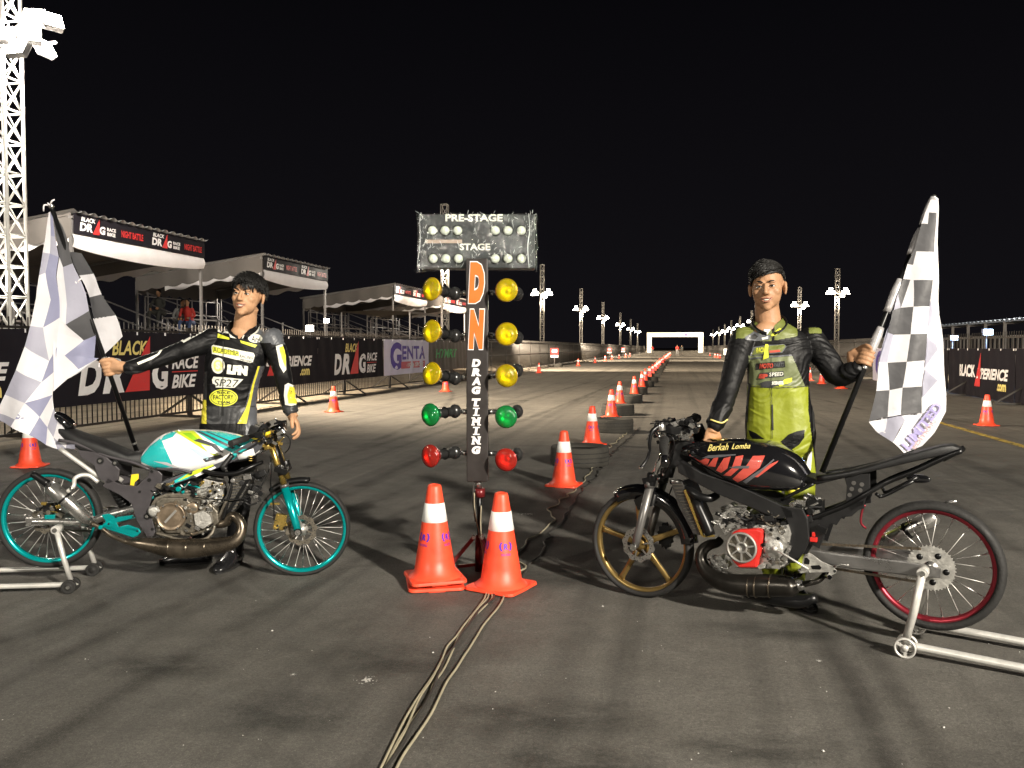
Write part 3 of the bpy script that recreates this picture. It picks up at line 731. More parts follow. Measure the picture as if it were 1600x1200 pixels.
for d0, d1, m_, art, lab in SEQ:
    banner(road(-8.94, d0), RD, (d1 - d0) / RD.y, 0.43, 1.56, nl, m_, art, lab, gB)
for d0, d1, m_, art, lab in [(23.6, 19.0, 'banner', art_xp, 'black BLACKXPERIENCE.com banner at the right edge behind the single cone'),
                             (28.2, 23.65, 'banner', art_drag, 'black banner on the right fence hidden behind the checkered flag'),
                             (32.8, 28.25, 'bpale', art_genta, 'lilac GENTA banner on the right fence peeking past the flag edge'),
                             (18.95, 14.4, 'banner', art_drag, 'black banner cut off by the right edge of the picture')]:
    banner(road(7.78, d0), -RD, (d0 - d1) / RD.y, 0.02, 1.28, -nl, m_, art, lab, gB)

# ---------------------------------------------------------------- grandstands
def stand(d0, d1, label, x0=-14.0, top=4.42, texts=2):
    W = (d1 - d0) / RD.y; D = 4.8
    t = thing('grandstand', label, 'grandstand', road(x0, d0), HR, 'covered grandstands along the left fence')
    # local: X along the track, Y away from the track (left), Z up
    b = MB()
    for (x, y) in ((0.05, 0.05), (W - .05, .05), (0.05, D), (W - .05, D)):
        b.bar((x, y, 0), (x, y, top - 0.15 - 0.14 * y), 0.07, 0.07, 'trussg')
    for x in (.05, W - .05): b.bar((x, 0, top - .1), (x, D, top - .1 - .14 * D), .06, .06, 'trussg')
    b.bar((0, .05, top - .1), (W, .05, top - .1), .06, .06, 'trussg')
    b.build('roof_frame', t)
    b = MB()
    n = 64
    b.sheet(lambda u, v: Vector((-0.1 + (W + .2) * u, -0.15 + (D + .3) * v, top + 0.03 + 0.035 * math.cos(u * n / 2 * 2 * math.pi / 2) - 0.14 * D * v)), n * 4, 4, 'roofm')
    b.build('roof', t)
    b = MB()
    b.sheet(lambda u, v: Vector((W * u, -0.06, top - 0.48 + 0.47 * v)), 20, 2, 'banner')
    F = lambda x, y: Vector((W * x, -0.075, top - 0.48 + 0.47 * y))
    # lettering reads in the direction away from the camera
    for k in range(texts):
        o_ = 0.02 + k * 0.5
        G2 = lambda x, y: F(o_ + x * .48, y)
        T(b, G2, 'BLACK', .05, .24, .66, .88, 'bwhite', .03, .2); T(b, G2, 'DR', .03, .20, .18, .60, 'bwhite', .05, .1)
        tri_logo(b, G2, .20, .29, .12, .95); T(b, G2, 'G', .29, .37, .18, .60, 'bwhite', .05, .1)
        T(b, G2, 'RACE', .395, .52, .42, .60, 'bwhite', .04, 0); T(b, G2, 'BIKE', .395, .51, .18, .36, 'bwhite', .04, 0)
        T(b, G2, 'NIGHT BATTLE', .60, .93, .26, .62, 'bred', .03, 0)
    b.build('fascia_banner', t, fix=False)
    b = MB()
    b.sheet(lambda u, v: Vector((W * u, -0.02 - 0.05 * math.sin(math.pi * v), top - 0.49 - v * (0.30 + 0.14 * math.sin(math.pi * u) ** .7) )), 40, 5, 'valance')
    b.build('valance', t, fix=False)
    b = MB()
    def sc(u, dpt): return dpt * (0.86 + 0.14 * abs(math.sin(u * 8 * math.pi)))
    for x in (0.0, W):
        b.sheet(lambda u, v: Vector((x + 0.02 * math.sin(u * 30), D * u, top - 0.14 * D * u - v * sc(u, 0.62 - .1 * u))), 48, 3, 'canvas')
    b.sheet(lambda u, v: Vector((W * u, D, top - 0.14 * D - v * sc(u, 0.6))), 48, 3, 'canvas')
    b.sheet(lambda u, v: Vector((W * u, D * v, top - 0.06 - 0.14 * D * v - .05 * math.sin(u * math.pi * 5) ** 2)), 30, 6, 'canvas')
    b.build('canopy_lining', t, fix=False)
    # lining along the sides is white at its lower rim
    for x in (0.03, W - .03):
        b = MB(); b.sheet(lambda u, v: Vector((x, 0.1 + (D * .75) * u, top - .50 - .14 * D * u * .75 - v * (0.17 + .05 * math.sin(u * 25)))), 30, 2, 'valance'); b.build('inner_valance', t, fix=False)
    # tiers
    b = MB()
    for k in range(4):
        z = 1.25 + 0.36 * k; y = 0.6 + k * 1.0
        b.box((W / 2, y + 0.2, z), (W - .5, 0.35, 0.05), 'dwood'); b.box((W / 2, y + 0.6, z - .33), (W - .5, 0.5, 0.05), 'dwood')
        for x in (0.3, W / 2, W - .3): b.bar((x, y + .2, 0), (x, y + .2, z), .05, .05, 'trussg')
    b.build('bench_tiers', t)
    b = MB()
    for x in (0.22, W - .22):
        for (y, z) in ((.4, 1.2), (1.8, 1.75), (3.2, 2.3), (4.5, 2.7)): b.bar((x, y, z - .9), (x, y, z + .55), .045, .045, 'trussg')
        for q in (0.15, .52): b.bar((x, .4, 1.2 + q), (x, 4.5, 2.7 + q), .035, .035, 'trussg')
        for k in range(8):
            y = .4 + k * .5; z = 1.2 + k * .18
            b.bar((x, y, z - .35), (x, y + .5, z + .1), .025, .025, 'trussg')
    for z in (2.55, 3.1): b.bar((.2, 4.6, z), (W - .2, 4.6, z), .035, .035, 'trussg')
    for k in range(6): b.bar((.2 + k * (W - .4) / 5, 4.6, 2.0), (.2 + k * (W - .4) / 5, 4.6, 3.1), .035, .035, 'trussg')
    b.bar((.2, .35, 1.75), (W - .2, .35, 1.75), .035, .035, 'trussg')
    for k in range(12):
        x = .2 + k * (W - .4) / 12
        b.bar((x, .35, 1.3), (x + (W - .4) / 12, .35, 1.72), .02, .02, 'trussg'); b.bar((x, .35, 1.2), (x, .35, 1.75), .03, .03, 'trussg')
    b.build('guard_rail', t)
    b = MB()
    for q in (-.45, .0):
        b.bar((-1.0, 1.0, .5), (0, 3.4, 2.3 + q), .05, .05, 'trussg'); b.bar((-.4, .9, .5), (0.5, 3.3, 2.3 + q), .05, .05, 'trussg') if q == 0 else None
    for k in range(7): b.box((-.5 + k * .1, 1.0 + k * .36, .5 + k * .22), (.7, .25, .03), 'dwood', Matrix.Rotation(0.35, 3, 'Z'))
    b.build('stairs', t)
    return t
stand(19.2, 24.5, 'large covered grandstand at the left behind the flag, with BLACK DRAG RACE BIKE fascia')
stand(28.0, 33.1, 'covered grandstand behind the left rider head, with seated spectators')
stand(40.9, 46.2, 'covered grandstand left of the amber lamps, with scalloped grey side canvas')
stand(49.5, 54.8, 'farthest covered grandstand, behind the black timing post')

# low canopy between the second and third stands
def low_canopy():
    t = thing('marquee', 'low flat dark canopy with two bright lamps behind the fence beside the third grandstand', 'marquee', road(-12.6, 34.6), HR)
    b = MB()
    b.sheet(lambda u, v: Vector((-.2 + 4.4 * u, -1.6 + 3.2 * v, 2.85 - .12 * abs(v - .5))), 4, 4, 'canvas'); b.box((2, -1.6, 2.75), (4.4, .04, .1), 'canvas')
    b.build('canopy', t)
    for x in (0, 4):
        for y in (-1.5, 1.5): b = MB(); b.bar((x, y, 0), (x, y, 2.8), .05, .05, 'trussg'); b.build('post', t)
    return t
low_canopy()
for k, (px, py, sz, lab) in enumerate(((484, 513, .16, 'larger of two white lamps shining below the low canopy'), (510, 501, .11, 'smaller higher lamp shining at the low canopy edge'))):
    c = P(px, py, 33.0); t = thing('work_lamp', lab, 'lamp', (c.x, c.y, 0)); b = MB()
    b.cyl((0, 0.1, 0), (0, .1, c.z), .025, 'trussg', 8); b.build('stand_pole', t)
    b = MB(); b.box((0, .05, c.z), (sz * 2, .1, sz * 1.6), 'trussg'); h = b.build('housing', t)
    b = MB(); b.box((0, -.01, c.z), (sz * 1.8, .01, sz * 1.4), 'flood'); b.build('lens', h)

# ---------------------------------------------------------------- right hand far building
def right_building():
    t = thing('spectator_shelter', 'long low open shelter with blue-lit sheet roof behind the right fence', 'shelter', road(13.0, 26), HR)
    b = MB(); L = 22
    b.sheet(lambda u, v: Vector((-10 + (L + 10) * u, -0.5 - 6 * v, 2.45 + 0.5 * v + .03 * math.cos(u * 400))), 400, 2, 'roofb')
    b.build('roof', t)
    b = MB()
    for k in range(14):
        x = -9 + k * 2.2
        b.bar((x, -.6, 0), (x, -.6, 2.4), .1, .1, 'trussg'); b.bar((x, -6, 0), (x, -6, 2.9), .1, .1, 'trussg'); b.bar((x, -.6, 2.3), (x, -6, 2.75), .08, .08, 'trussg')
    b.bar((-10, -.6, 2.42), (L, -.6, 2.42), .08, .12, 'roofb')
    b.build('frame', t)
    b = MB()
    for k in range(60): b.bar((-9 + k * .5, -.9, .9), (-9 + k * .5, -.9, 1.75), .05, .05, 'trussg')
    b.bar((-9, -.9, 1.78), (21, -.9, 1.78), .07, .07, 'trussg'); b.box((6, -.9, .5), (30, .1, 1.0), 'trussg')
    b.build('balustrade', t)
right_building()
for k, (px, py, sz, lab) in enumerate(((1491, 528, .12, 'smaller bluish lamp under the shelter, nearer the flag'), (1544, 519, .16, 'larger bluish lamp under the shelter toward the right edge'))):
    c = P(px, py, 27.0); t = thing('shelter_lamp', lab, 'lamp', (c.x, c.y, 0)); b = MB()
    b.cyl((0, 0.1, 0), (0, .1, c.z), .025, 'trussg', 8); b.build('stand_pole', t)
    b = MB(); b.box((0, .05, c.z), (sz * 2, .1, sz * 1.3), 'trussg'); h = b.build('housing', t)
    b = MB(); b.box((0, -.01, c.z), (sz * 1.8, .01, sz * 1.1), 'floodc'); b.build('lens', h)
    lamp('shelter_light', (c.x, c.y - .15, c.z), 60, (0.35, 0.55, 1.0), .1)

# ---------------------------------------------------------------- finish arch
t = thing('finish_arch', 'pale arch reading FINISH spanning the far end of the track', 'arch', road(-7.4, 205), HR)
Wd = 13.9 * RD.y
for y in (0.0, -Wd):
    b = MB(); b.box((0, y + (-.6 if y == 0 else .6), 2.0), (1.0, 1.15, 4.0), 'archw'); b.build('arch_leg', t, bevel=.08)
b = MB(); b.box((0, -Wd / 2, 4.45), (1.0, Wd, 1.1), 'archw'); b.build('crossbeam', t, bevel=.08)
b = MB()
F = lambda x, y: Vector((-.52, -Wd * x, 4.0 + .9 * y))
T(b, F, 'FINISH', .36, .66, .25, .75, 'archp', .05, 0)
b.add([F(.67, .1), F(.72, .1), F(.72, .9), F(.67, .9)], [(0, 1, 2, 3)], 'navy')
b.build('lettering', t)

# ---------------------------------------------------------------- cones and tyres
def cone_parts(t, m='cone', double=False, seed=0):
    H = 0.50; base = 0.152
    def basemesh(z, a):
        b = MB(); rot = Matrix.Rotation(a, 3, 'Z'); pts = []
        for cx, cy in ((1, 1), (-1, 1), (-1, -1), (1, -1)):
            for k in range(5):
                an = math.atan2(cy, cx) + (k - 2) * math.pi / 8 * 0.98
                pts.append(rot @ Vector((cx * (base - .035) + math.cos(an) * .035, cy * (base - .035) + math.sin(an) * .035, 0)))
        up = [p * .985 + Vector((0, 0, z + .022)) for p in pts]; lo = [p + Vector((0, 0, z + .006)) for p in pts]
        b.prism(up, lo, m)
        for cx, cy in ((1, 0), (-1, 0), (0, 1), (0, -1)): b.box(rot @ Vector((cx * .10, cy * .10, z + .004)), (.09, .09, .008), m, rot)
        return b
    basemesh(0, 0).build('base', t, bevel=.003)
    z0 = .02
    if double: basemesh(.034, .12).build('base', t, bevel=.003); z0 = .056
    b = MB()
    def rad(z): return .118 + (.036 - .118) * z / H
    prof = [(.145, z0), (.135, z0 + .012), (rad(.035) , z0 + .03)]
    prof += [(rad(z), z0 + z) for z in (.10, .2, .30)]
    zb0, zb1 = .30, .40
    b.lathe(prof, (0, 0, 0), (0, 0, 1), m, 40)
    b.lathe([(rad(zb0), z0 + zb0), (rad(zb0) + .0015, z0 + zb0 + .001), (rad(zb1) + .0015, z0 + zb1), (rad(zb1), z0 + zb1 + .001)], (0, 0, 0), (0, 0, 1), 'band', 40)
    b.lathe([(rad(zb1), z0 + zb1), (rad(.45), z0 + .45), (rad(.485), z0 + .485), (.034, z0 + .497), (.024, z0 + .50), (.022, z0 + .44), (0.0, z0 + .44)], (0, 0, 0), (0, 0, 1), m, 40)
    for sgn, az in ((0, -48), (1, 48), (2, 180)):
        a0 = R(-90 + az)
        def wrapf(x, y, a0=a0):
            z = .20 + .045 * (y); rr_ = rad(z) + .0016
            a = a0 + (x - .5) * .075 / rr_
            return Vector((math.cos(a) * rr_, math.sin(a) * rr_, z0 + z))
        b.text('R', lambda x, y: wrapf(.32 + .36 * x, .15 + .7 * y), M['logo'], .05, .1)
        b.text('(', lambda x, y: wrapf(.02 + .25 * x, y), M['logo'], .09, 0); b.text(')', lambda x, y: wrapf(.73 + .25 * x, y), M['logo'], .09, 0)
        b.text('RACING', lambda x, y: wrapf(.15 + .7 * x, -.55 + .28 * y), M['logo'], .0, .1)
    b.build('cone_body', t)
gC = 'orange traffic cones on the track'
gT = 'worn tyres laid along the centre line'
c1 = thing('traffic_cone', 'orange cone on a doubled base, left of the timing tree foot', 'traffic cone', (0, 0, 0), 0, gC)
cone_parts(c1, double=True)
c2 = thing('traffic_cone', 'orange cone with purple logo in front and right of the timing tree foot', 'traffic cone', (0, 0, 0), 0, gC)
cone_parts(c2)
def lay(px, py, d): return Vector(((px - 800) / F_PX * d, d, 0))
c1.location = lay(678, 0, 4.47); c1.rotation_euler = (0, 0, R(10))
c2.location = lay(783, 0, 4.42); c2.rotation_euler = (0, 0, R(-30))
def cone_at(x0, d, lab, rz): return dup(c2, road(x0, d), rz, lab, gC)
rg = random.Random(5)
CL = [(-1.05, 7.72), (-1.12, 11.0), (-1.2, 15.3), (-1.3, 19.0), (-1.15, 22.6), (-1.12, 26.8), (-1.15, 30.4)]
d = 34.5
while d < 150: CL.append((-1.15 + rg.uniform(-.06, .06), d)); d += 4.0
for i, (x0, d) in enumerate(CL): cone_at(x0, d, '%s cone of the centre row running away from the timing tree' % ordw(i), rg.uniform(-.6, .6))
for i, (x0, d) in enumerate([(-7.05, 8.97), (-6.9, 16.6), (-6.8, 24.3), (-7.0, 42), (-6.9, 58), (-6.9, 70), (-6.9, 80), (-6.9, 88), (-6.9, 99), (-6.9, 112), (-6.9, 122)]):
    cone_at(x0, d, ('red orange cone behind the left bicycle-thin rear wheel, half covered by the flag' if i == 0 else '%s cone of the row beside the left fence' % ordw(i)).replace('bicycle-thin ', ''), rg.uniform(-.6, .6))
for i, (x0, d) in enumerate([(5.17, 13.7), (5.2, 26), (5.2, 29.5), (5.2, 32.3), (5.2, 85), (5.2, 99), (5.2, 105), (5.2, 112), (5.2, 129)]):
    cone_at(x0, d, 'single large orange cone in front of the right BLACKXPERIENCE banner' if i == 0 else '%s cone of the row beside the right fence' % ordw(i), rg.uniform(-.6, .6))
def tyre_mesh(t):
    b = MB()
    ro, ri, h = .32, .19, .205
    prof = []
    for k in range(25):
        a = -math.pi / 2 + math.pi * k / 24
        ex = .35
        prof.append((ro - .035 + .035 * math.copysign(abs(math.cos(a)) ** ex, math.cos(a)), h / 2 + h / 2 * math.copysign(abs(math.sin(a)) ** .8, math.sin(a))))
    prof += [(ro - .07, h * .99), (ri + .02, h * .90), (ri, h * .84), (ri + .015, h * .78), (ro - .03, h * .6), (ro - .03, h * .4), (ri + .015, h * .22), (ri, h * .16), (ri + .02, h * .1), (ro - .07, h * .01)]
    b.lathe(prof, (0, 0, 0), (0, 0, 1), 'oldrubber', 56, closed=True)
    for z in (.055, .10, .15): b.lathe([(ro - .004, z - .004), (ro + .0012, z - .003), (ro + .0012, z + .003), (ro - .004, z + .004)], (0, 0, 0), (0, 0, 1), 'rubber', 56)
    return b
def first_tyre():
    o = tyre_mesh(None).build('car_tyre'); return o
ty = first_tyre(); tag(ty, 'x', 'tyre', gT)
TL = [(-1.07, 9.15, 1.02), (-.98, 12.75, 1.0), (-1.13, 15.95, 1.0), (-1.1, 19.5, .95), (-1.12, 22.9, 1.0), (-1.05, 27.2, 1), (-1.0, 30.9, 1), (-1.0, 35, 1), (-1.0, 39, 1), (-1.0, 43, 1), (-1.0, 47, 1), (-1.0, 51, 1), (-1.0, 59, 1), (-1.0, 67, 1), (-1, 79, 1)]
for i, (x0, d, s_) in enumerate(TL):
    o = ty if i == 0 else ty.copy()
    if i: COL.objects.link(o)
    o.location = road(x0, d); o.scale = (s_, s_, s_); o.rotation_euler = (0, 0, rg.uniform(0, 3))
    o['label'] = '%s worn black tyre lying flat along the centre line' % ordw(i)
o = ty.copy(); COL.objects.link(o); o.location = road(-7.9, 55); o['label'] = 'worn tyre beside the small red sign near the left fence'
# small distance signs by the left fence
def dsign(x0, d, lab):
    t = thing('distance_sign', lab, 'sign', road(x0, d), 0, 'small red and white signs by the left fence')
    b = MB(); b.cyl((0, 0, 0), (0, 0, 1.0), .02, 'trussg', 8); b.build('pole', t)
    b = MB(); b.box((0, -.03, 1.05), (.5, .03, .42), 'bred'); b.box((0, -.05, 1.07), (.34, .012, .18), 'bwhite'); b.box((0, -.03, .72), (.5, .03, .15), 'bwhite')
    b.build('panel', t)
dsign(-8.1, 54.8, 'nearest red and white sign by the left fence')
dsign(-7.9, 97, 'second red and white sign by the left fence'); dsign(-7.9, 122, 'third red and white sign by the left fence')
t = thing('distance_sign', 'white square sign near the far right fence by the arch', 'sign', road(6.3, 105)); b = MB(); b.box((0, 0, .75), (.6, .04, .75), 'bwhite'); b.build('panel', t); b = MB()
for s_ in (-.2, .2): b = MB(); b.cyl((s_, .03, 0), (s_, .03, .8), .02, 'trussg', 6); b.build('leg', t)

# ---------------------------------------------------------------- cables on the ground
def cable(pts, r_, m, lab, jig=0.006, seed=1):
    q = [G(x, y, r_ + .003) for x, y in pts]; rr_ = random.Random(seed); out = []
    for i in range(len(q) - 1):
        L = (q[i + 1] - q[i]).length; n = max(1, int(L / .12))
        for k in range(n):
            p = q[i].lerp(q[i + 1], k / n); out.append(p + Vector((rr_.gauss(0, jig), rr_.gauss(0, jig * .3), 0)))
    out.append(q[-1]); b = MB(); b.tube(out, r_, m, 6, sub=3); o = b.build('cable')
    tag(o, lab, 'cable', 'cables along the centre line')
cable([(584, 1215), (614, 1160), (655, 1090), (702, 1010), (732, 965), (757, 934), (762, 905)], .0045, 'cable', 'leftmost pale cable running from the bottom of the picture to the cones', seed=1)
cable([(588, 1215), (618, 1163), (661, 1085), (706, 1012), (740, 962), (764, 934), (765, 905)], .0045, 'cable', 'middle pale cable running from the bottom of the picture to the cones', seed=2)
cable([(594, 1215), (624, 1163), (664, 1092), (710, 1012), (743, 962), (768, 936), (765, 905)], .0045, 'cable', 'third pale cable beside the two others in the bundle', seed=3)
cable([(612, 1215), (648, 1150), (688, 1085), (733, 1010), (765, 965), (788, 936), (790, 905)], .005, 'cable', 'single pale cable set apart right of the bundle', seed=4)
cable([(595, 1215), (628, 1160), (668, 1086), (710, 1008), (742, 962), (768, 934), (768, 905)], .006, 'dcable', 'dark cable lying in the pale bundle', seed=5)
cable([(812, 905), (815, 885), (808, 872), (822, 850), (846, 830), (862, 812), (857, 795), (880, 780), (905, 757), (925, 735), (945, 705), (985, 672)], .006, 'cable', 'pale cable winding from the timing tree past the first cone', .02, seed=6)
cable([(818, 900), (830, 880), (850, 852), (880, 810), (905, 772), (930, 745), (950, 715), (1000, 668)], .006, 'dcable', 'dark cable running past the first tyre beside the pale one', .015, seed=7)
# ---------------------------------------------------------------- timing tree
TD = 4.76
tt = thing('timing_tree', 'tall black drag timing tree with PRE-STAGE board and coloured lamps between the bikes', 'timing tree', G(748, 895))
to = Vector(tt.location)
def tp(px, py, d=TD): return P(px, py, d) - to
b = MB(); a0 = tp(746, 405); a1 = tp(746, 751)
b.box((a0 + a1) / 2, (.124, .09, (a0 - a1).z), 'post'); b.build('post', tt, bevel=.006)
# letters
b = MB()
fy = TD - .0475
def tq(x0, y0, x1, y1, d):
    def f(x, y): return tp(x0 + (x1 - x0) * x, y0 + (y1 - y0) * y, d)
    return f
def outline_letter(b, pts, d0):
    # white border then orange face, each a raised sheet
    def q(k, dd):
        cx = sum(p[0] for p in pts) / len(pts); cy = sum(p[1] for p in pts) / len(pts)
        return pts
for s_, y0, y1 in (('D', 475, 408), ('N', 547, 482)):
    b.text(s_, tq(731, y0, 758, y1, fy - .002), M['bwhite'], .12, .12)
    b.text(s_, tq(732.3, y0 - 1.5, 756.7, y1 + 1.5, fy - .005), M['orange'], .09, .12)
b.build('letter_plate', tt, fix=False)
b = MB()
ys = [561 + 14.2 * k for k in range(4)] + [622.5 + 14.9 * k for k in range(6)]
for ch, y in zip('DRAGTIMING', ys):
    x0, x1 = (737, 751) if ch != 'I' else (741, 747)
    b.text(ch, tq(x0, y + 12.4, x1, y, fy - .003), M['bwhite'], .07, .15)
    if ch in 'ITNMR':    # slab feet like the painted lettering
        for yy in (y + 0.6, y + 11.6):
            f = tq(736.5 + (2.5 if ch == 'I' else 0), yy + .9, 751.5 - (2.0 if ch == 'I' else 0), yy - .9, fy - .0035)
            if ch in 'NM' or ch == 'I' or (ch == 'T' and yy > y + 6) or (ch == 'R' and yy > y + 6):
                if ch == 'T': f = tq(740, yy + .9, 748, yy - .9, fy - .0035)
                if ch in 'NMR':
                    for u0, u1 in ((0, .36), (.64, 1)): b.add([f(u0, 0), f(u1, 0), f(u1, 1), f(u0, 1)], [(0, 1, 2, 3)], 'bwhite')
                else: b.add([f(0, 0), f(1, 0), f(1, 1), f(0, 1)], [(0, 1, 2, 3)], 'bwhite')
b.build('lettering', tt, fix=False)
# board
bd_ = TD + .01
c0 = tp(656, 419, bd_); c1_ = tp(836, 335, bd_)
b = MB(); b.box((c0 + c1_) / 2 + Vector((0, .06, 0)), ((c1_ - c0).x, .12, (c1_ - c0).z), 'board'); board = b.build('stage_board', tt, bevel=.004)
fd = bd_ - .006
b = MB()
b.text('PRE-STAGE', tq(696, 346, 785.5, 334.6, fd), M['dwhite'], .03, 0, 1.0); b.text('STAGE', tq(718, 391, 766, 380.5, fd), M['dwhite'], .03, 0)
f = tq(664, 380, 722, 374.5, fd); b.add([f(0, 0), f(1, 0), f(1, 1), f(0, 1)], [(0, 1, 2, 3)], mat('tan_reflection', (0.30, 0.22, 0.17), .5))  # tan strip is a reflection on the board, painted as flat colour
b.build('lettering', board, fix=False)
for y, xs in ((360.3, (675.5, 695.3, 715, 773.7, 793.6, 814.7)), (404.2, (676.8, 696.7, 716.3, 773.7, 793.6, 814.7))):
    for x in xs:
        b = MB(); c = tp(x, y, bd_ - .001)
        b.lathe([(.0, .016), (.012, .0145), (.021, .009), (.0265, .002), (.0265, -.004), (0, -.004)], c, (0, -1, 0), 'bulb', 24)
        b.lathe([(.0268, .004), (.031, .003), (.031, -.003), (.0268, -.003)], c, (0, -1, 0), 'bmetal', 24)
        b.build('stage_bulb', board)
# crumpled clear wrap
b = MB(); rgw = random.Random(11)
w0 = tp(651, 422, bd_ - .035); w1 = tp(839, 332, bd_ - .035)
def wrapf(u, v):
    x = w0.x + (w1.x - w0.x) * u; z = w0.z + (w1.z - w0.z) * v
    e = min(u, 1 - u, v, 1 - v)
    n_ = noise.noise(Vector((x * 14, z * 9, 1.0))) * .016 + noise.noise(Vector((x * 40, z * 26, 5.0))) * .007
    z += noise.noise(Vector((x * 10, 3, v))) * .010 * (1 if v in (0, 1) else .3)
    x += noise.noise(Vector((7, z * 12, u))) * .012 * (1 if u in (0, 1) else .3)
    if v < .15 and u < .12: z -= .02 * (1 - u / .12); x -= .012 * (1 - u / .12)
    return Vector((x, w0.y + n_ + (.03 if e < .015 else 0), z))
b.sheet(wrapf, 110, 56, 'wrap')
b.sheet(lambda u, v: Vector((w0.x + .001 + noise.noise(Vector((u * 3, v * 9, 2))) * .012, w0.y + .03 + u * .13, w0.z + (w1.z - w0.z) * v)), 8, 30, 'wrap')
b.sheet(lambda u, v: Vector((w1.x + noise.noise(Vector((u * 3, v * 9, 4))) * .012, w0.y + .03 + u * .13, w0.z + (w1.z - w0.z) * v)), 8, 30, 'wrap')
b.build('plastic_wrap', board, fix=False)
b = MB(); cm_ = mat('crease_glint', (0.62, 0.66, 0.66), 0.2, coat=1.0, var=0)  # pale crease tubes: glints on the wrap put into colour and shape
for k in range(170):
    u = rgw.random(); u = u if rgw.random() < .6 else (rgw.choice((.02, .05, .93, .96, .5)) + rgw.gauss(0, .012)); v = rgw.random()
    if not 0 < u < 1: continue
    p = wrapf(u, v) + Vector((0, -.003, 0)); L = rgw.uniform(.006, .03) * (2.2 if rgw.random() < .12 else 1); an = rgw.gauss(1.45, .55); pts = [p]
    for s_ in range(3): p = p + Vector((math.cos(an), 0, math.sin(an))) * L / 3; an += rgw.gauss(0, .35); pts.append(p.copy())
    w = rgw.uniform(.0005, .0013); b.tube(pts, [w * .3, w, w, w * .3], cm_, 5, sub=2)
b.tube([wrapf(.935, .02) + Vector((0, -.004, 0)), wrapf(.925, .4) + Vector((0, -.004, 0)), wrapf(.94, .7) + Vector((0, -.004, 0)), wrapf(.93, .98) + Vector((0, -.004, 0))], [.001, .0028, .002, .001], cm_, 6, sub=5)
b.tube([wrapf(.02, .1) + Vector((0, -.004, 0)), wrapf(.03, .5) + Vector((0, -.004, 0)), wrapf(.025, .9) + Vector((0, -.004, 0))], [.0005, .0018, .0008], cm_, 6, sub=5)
b.build('crease_glint', board, fix=False)
# lamps
def sig(lx, ly, ld, jx, jy, jd, ax, ay, m, kind):
    lens = tp(lx, ly, ld); j = tp(jx, jy, jd); arm = tp(ax, ay, TD)
    ax_ = (lens - j).normalized(); Ln = (lens - j).length
    b = MB()
    b.lathe([(.0, -.0), (.02, -.003), (.024, -.02), (.025, -.06), (.032, -.085), (.034, -.0855)], j + ax_ * .0, -ax_, 'lamph', 20)
    b.lathe([(.030, 0), (.027, .03), (.026, Ln - .09), (.034, Ln - .075), (.034, Ln - .068), (.0, Ln - .068)], j, ax_, 'lamph', 24)
    b.ell(j, (.036, .036, .04), 'lamph'); b.tube([j, (j + arm) / 2, arm], [.014, .012, .016], 'lamph', 10)
    b.cyl(arm + (j - arm).normalized() * .005, arm + (j - arm).normalized() * .03, .015, 'steel', 12)
    h = b.build('signal_lamp', tt, label=kind)
    hm_ = m[0] + 'hous'
    b = MB()
    b.lathe([(0, Ln + .014), (.02, Ln + .013), (.042, Ln + .007), (.057, Ln - .002), (.0625, Ln - .012)], j, ax_, m, 40)
    b.lathe([(.0625, Ln - .012), (.0645, Ln - .013), (.0645, Ln - .021), (.063, Ln - .022), (.058, Ln - .034), (.045, Ln - .055), (.033, Ln - .07)], j, ax_, hm_, 40)
    b.lathe([(.060, Ln - .014), (.052, Ln - .034), (.036, Ln - .052), (.016, Ln - .062), (.012, Ln - .050), (.0, Ln - .044)], j, ax_, 'bowl', 36)
    b.build('lens', h)
for y, m_, kd, dx in ((451, 'ylens', 'amber lamp', 0), (517, 'ylens', 'amber lamp', 0), (583, 'ylens', 'amber lamp', 0), (648.5, 'glens', 'green lamp', -2), (713, 'rlens', 'red lamp', -2)):
    sig(671 + dx, y, TD - .16, 711, y + (8 if m_ == 'ylens' else -6), TD + .01, 731, y + (6 if m_ == 'ylens' else -5), m_, kd)
    yr = {451: 453, 517: 521.5, 583: 588, 648.5: 652, 713: 719}[y]
    sig(790 - (0 if y < 600 else 1), yr, TD - .17, 808, yr + (6 if m_ == 'ylens' and y < 580 else -9), TD + .03, 762, y + (6 if m_ == 'ylens' else -5), m_, kd)
# foot
b = MB()
b.cyl(tp(749, 752), tp(749, 850), .014, 'bmetal', 12); b.cyl(tp(749, 835), tp(748, 893), .024, 'maroon', 16); b.cyl(tp(750, 763), tp(750, 776), .03, 'maroon', 12)
b.cyl(tp(748, 748), tp(748, 762), .02, 'steel', 12)
b.build('stem', tt)
for an in (195, 315, 75):
    dr = Vector((math.cos(R(an)), math.sin(R(an)), 0)); top_ = Vector((0, 0, .21)); ft = dr * .15 + Vector((0, 0, .045))
    b = MB(); b.bar(top_ + dr * .03, ft + Vector((0, 0, .03)), .022, .022, 'maroon'); b.bar(Vector((0, 0, .05)) + dr * .02, ft, .018, .018, 'maroon')
    b.box(ft + Vector((0, 0, -.018)), (.05, .05, .05), 'maroon'); b.cyl(top_ + dr * .03 + Vector((0, -.02, 0)), top_ + dr * .03 + Vector((0, .02, 0)), .011, 'steel', 8)
    b.build('leg', tt, bevel=.003)
b = MB()
b.tube([tp(741, 770, TD - .03), tp(742, 800, TD - .03), tp(750, 840, TD - .05), tp(756, 870, TD - .05), tp(758, 893, TD - .04)], .004, 'cable', 6, sub=5)
b.tube([tp(752, 790, TD - .03), tp(751, 820, TD - .03), tp(754, 860, TD - .05), tp(762, 893, TD - .04)], .004, 'cable', 6, sub=5)
b.tube([tp(741, 752, TD - .02), tp(739, 775, TD - .02), tp(743, 815, TD - .02)], .005, 'dcable', 6, sub=5)
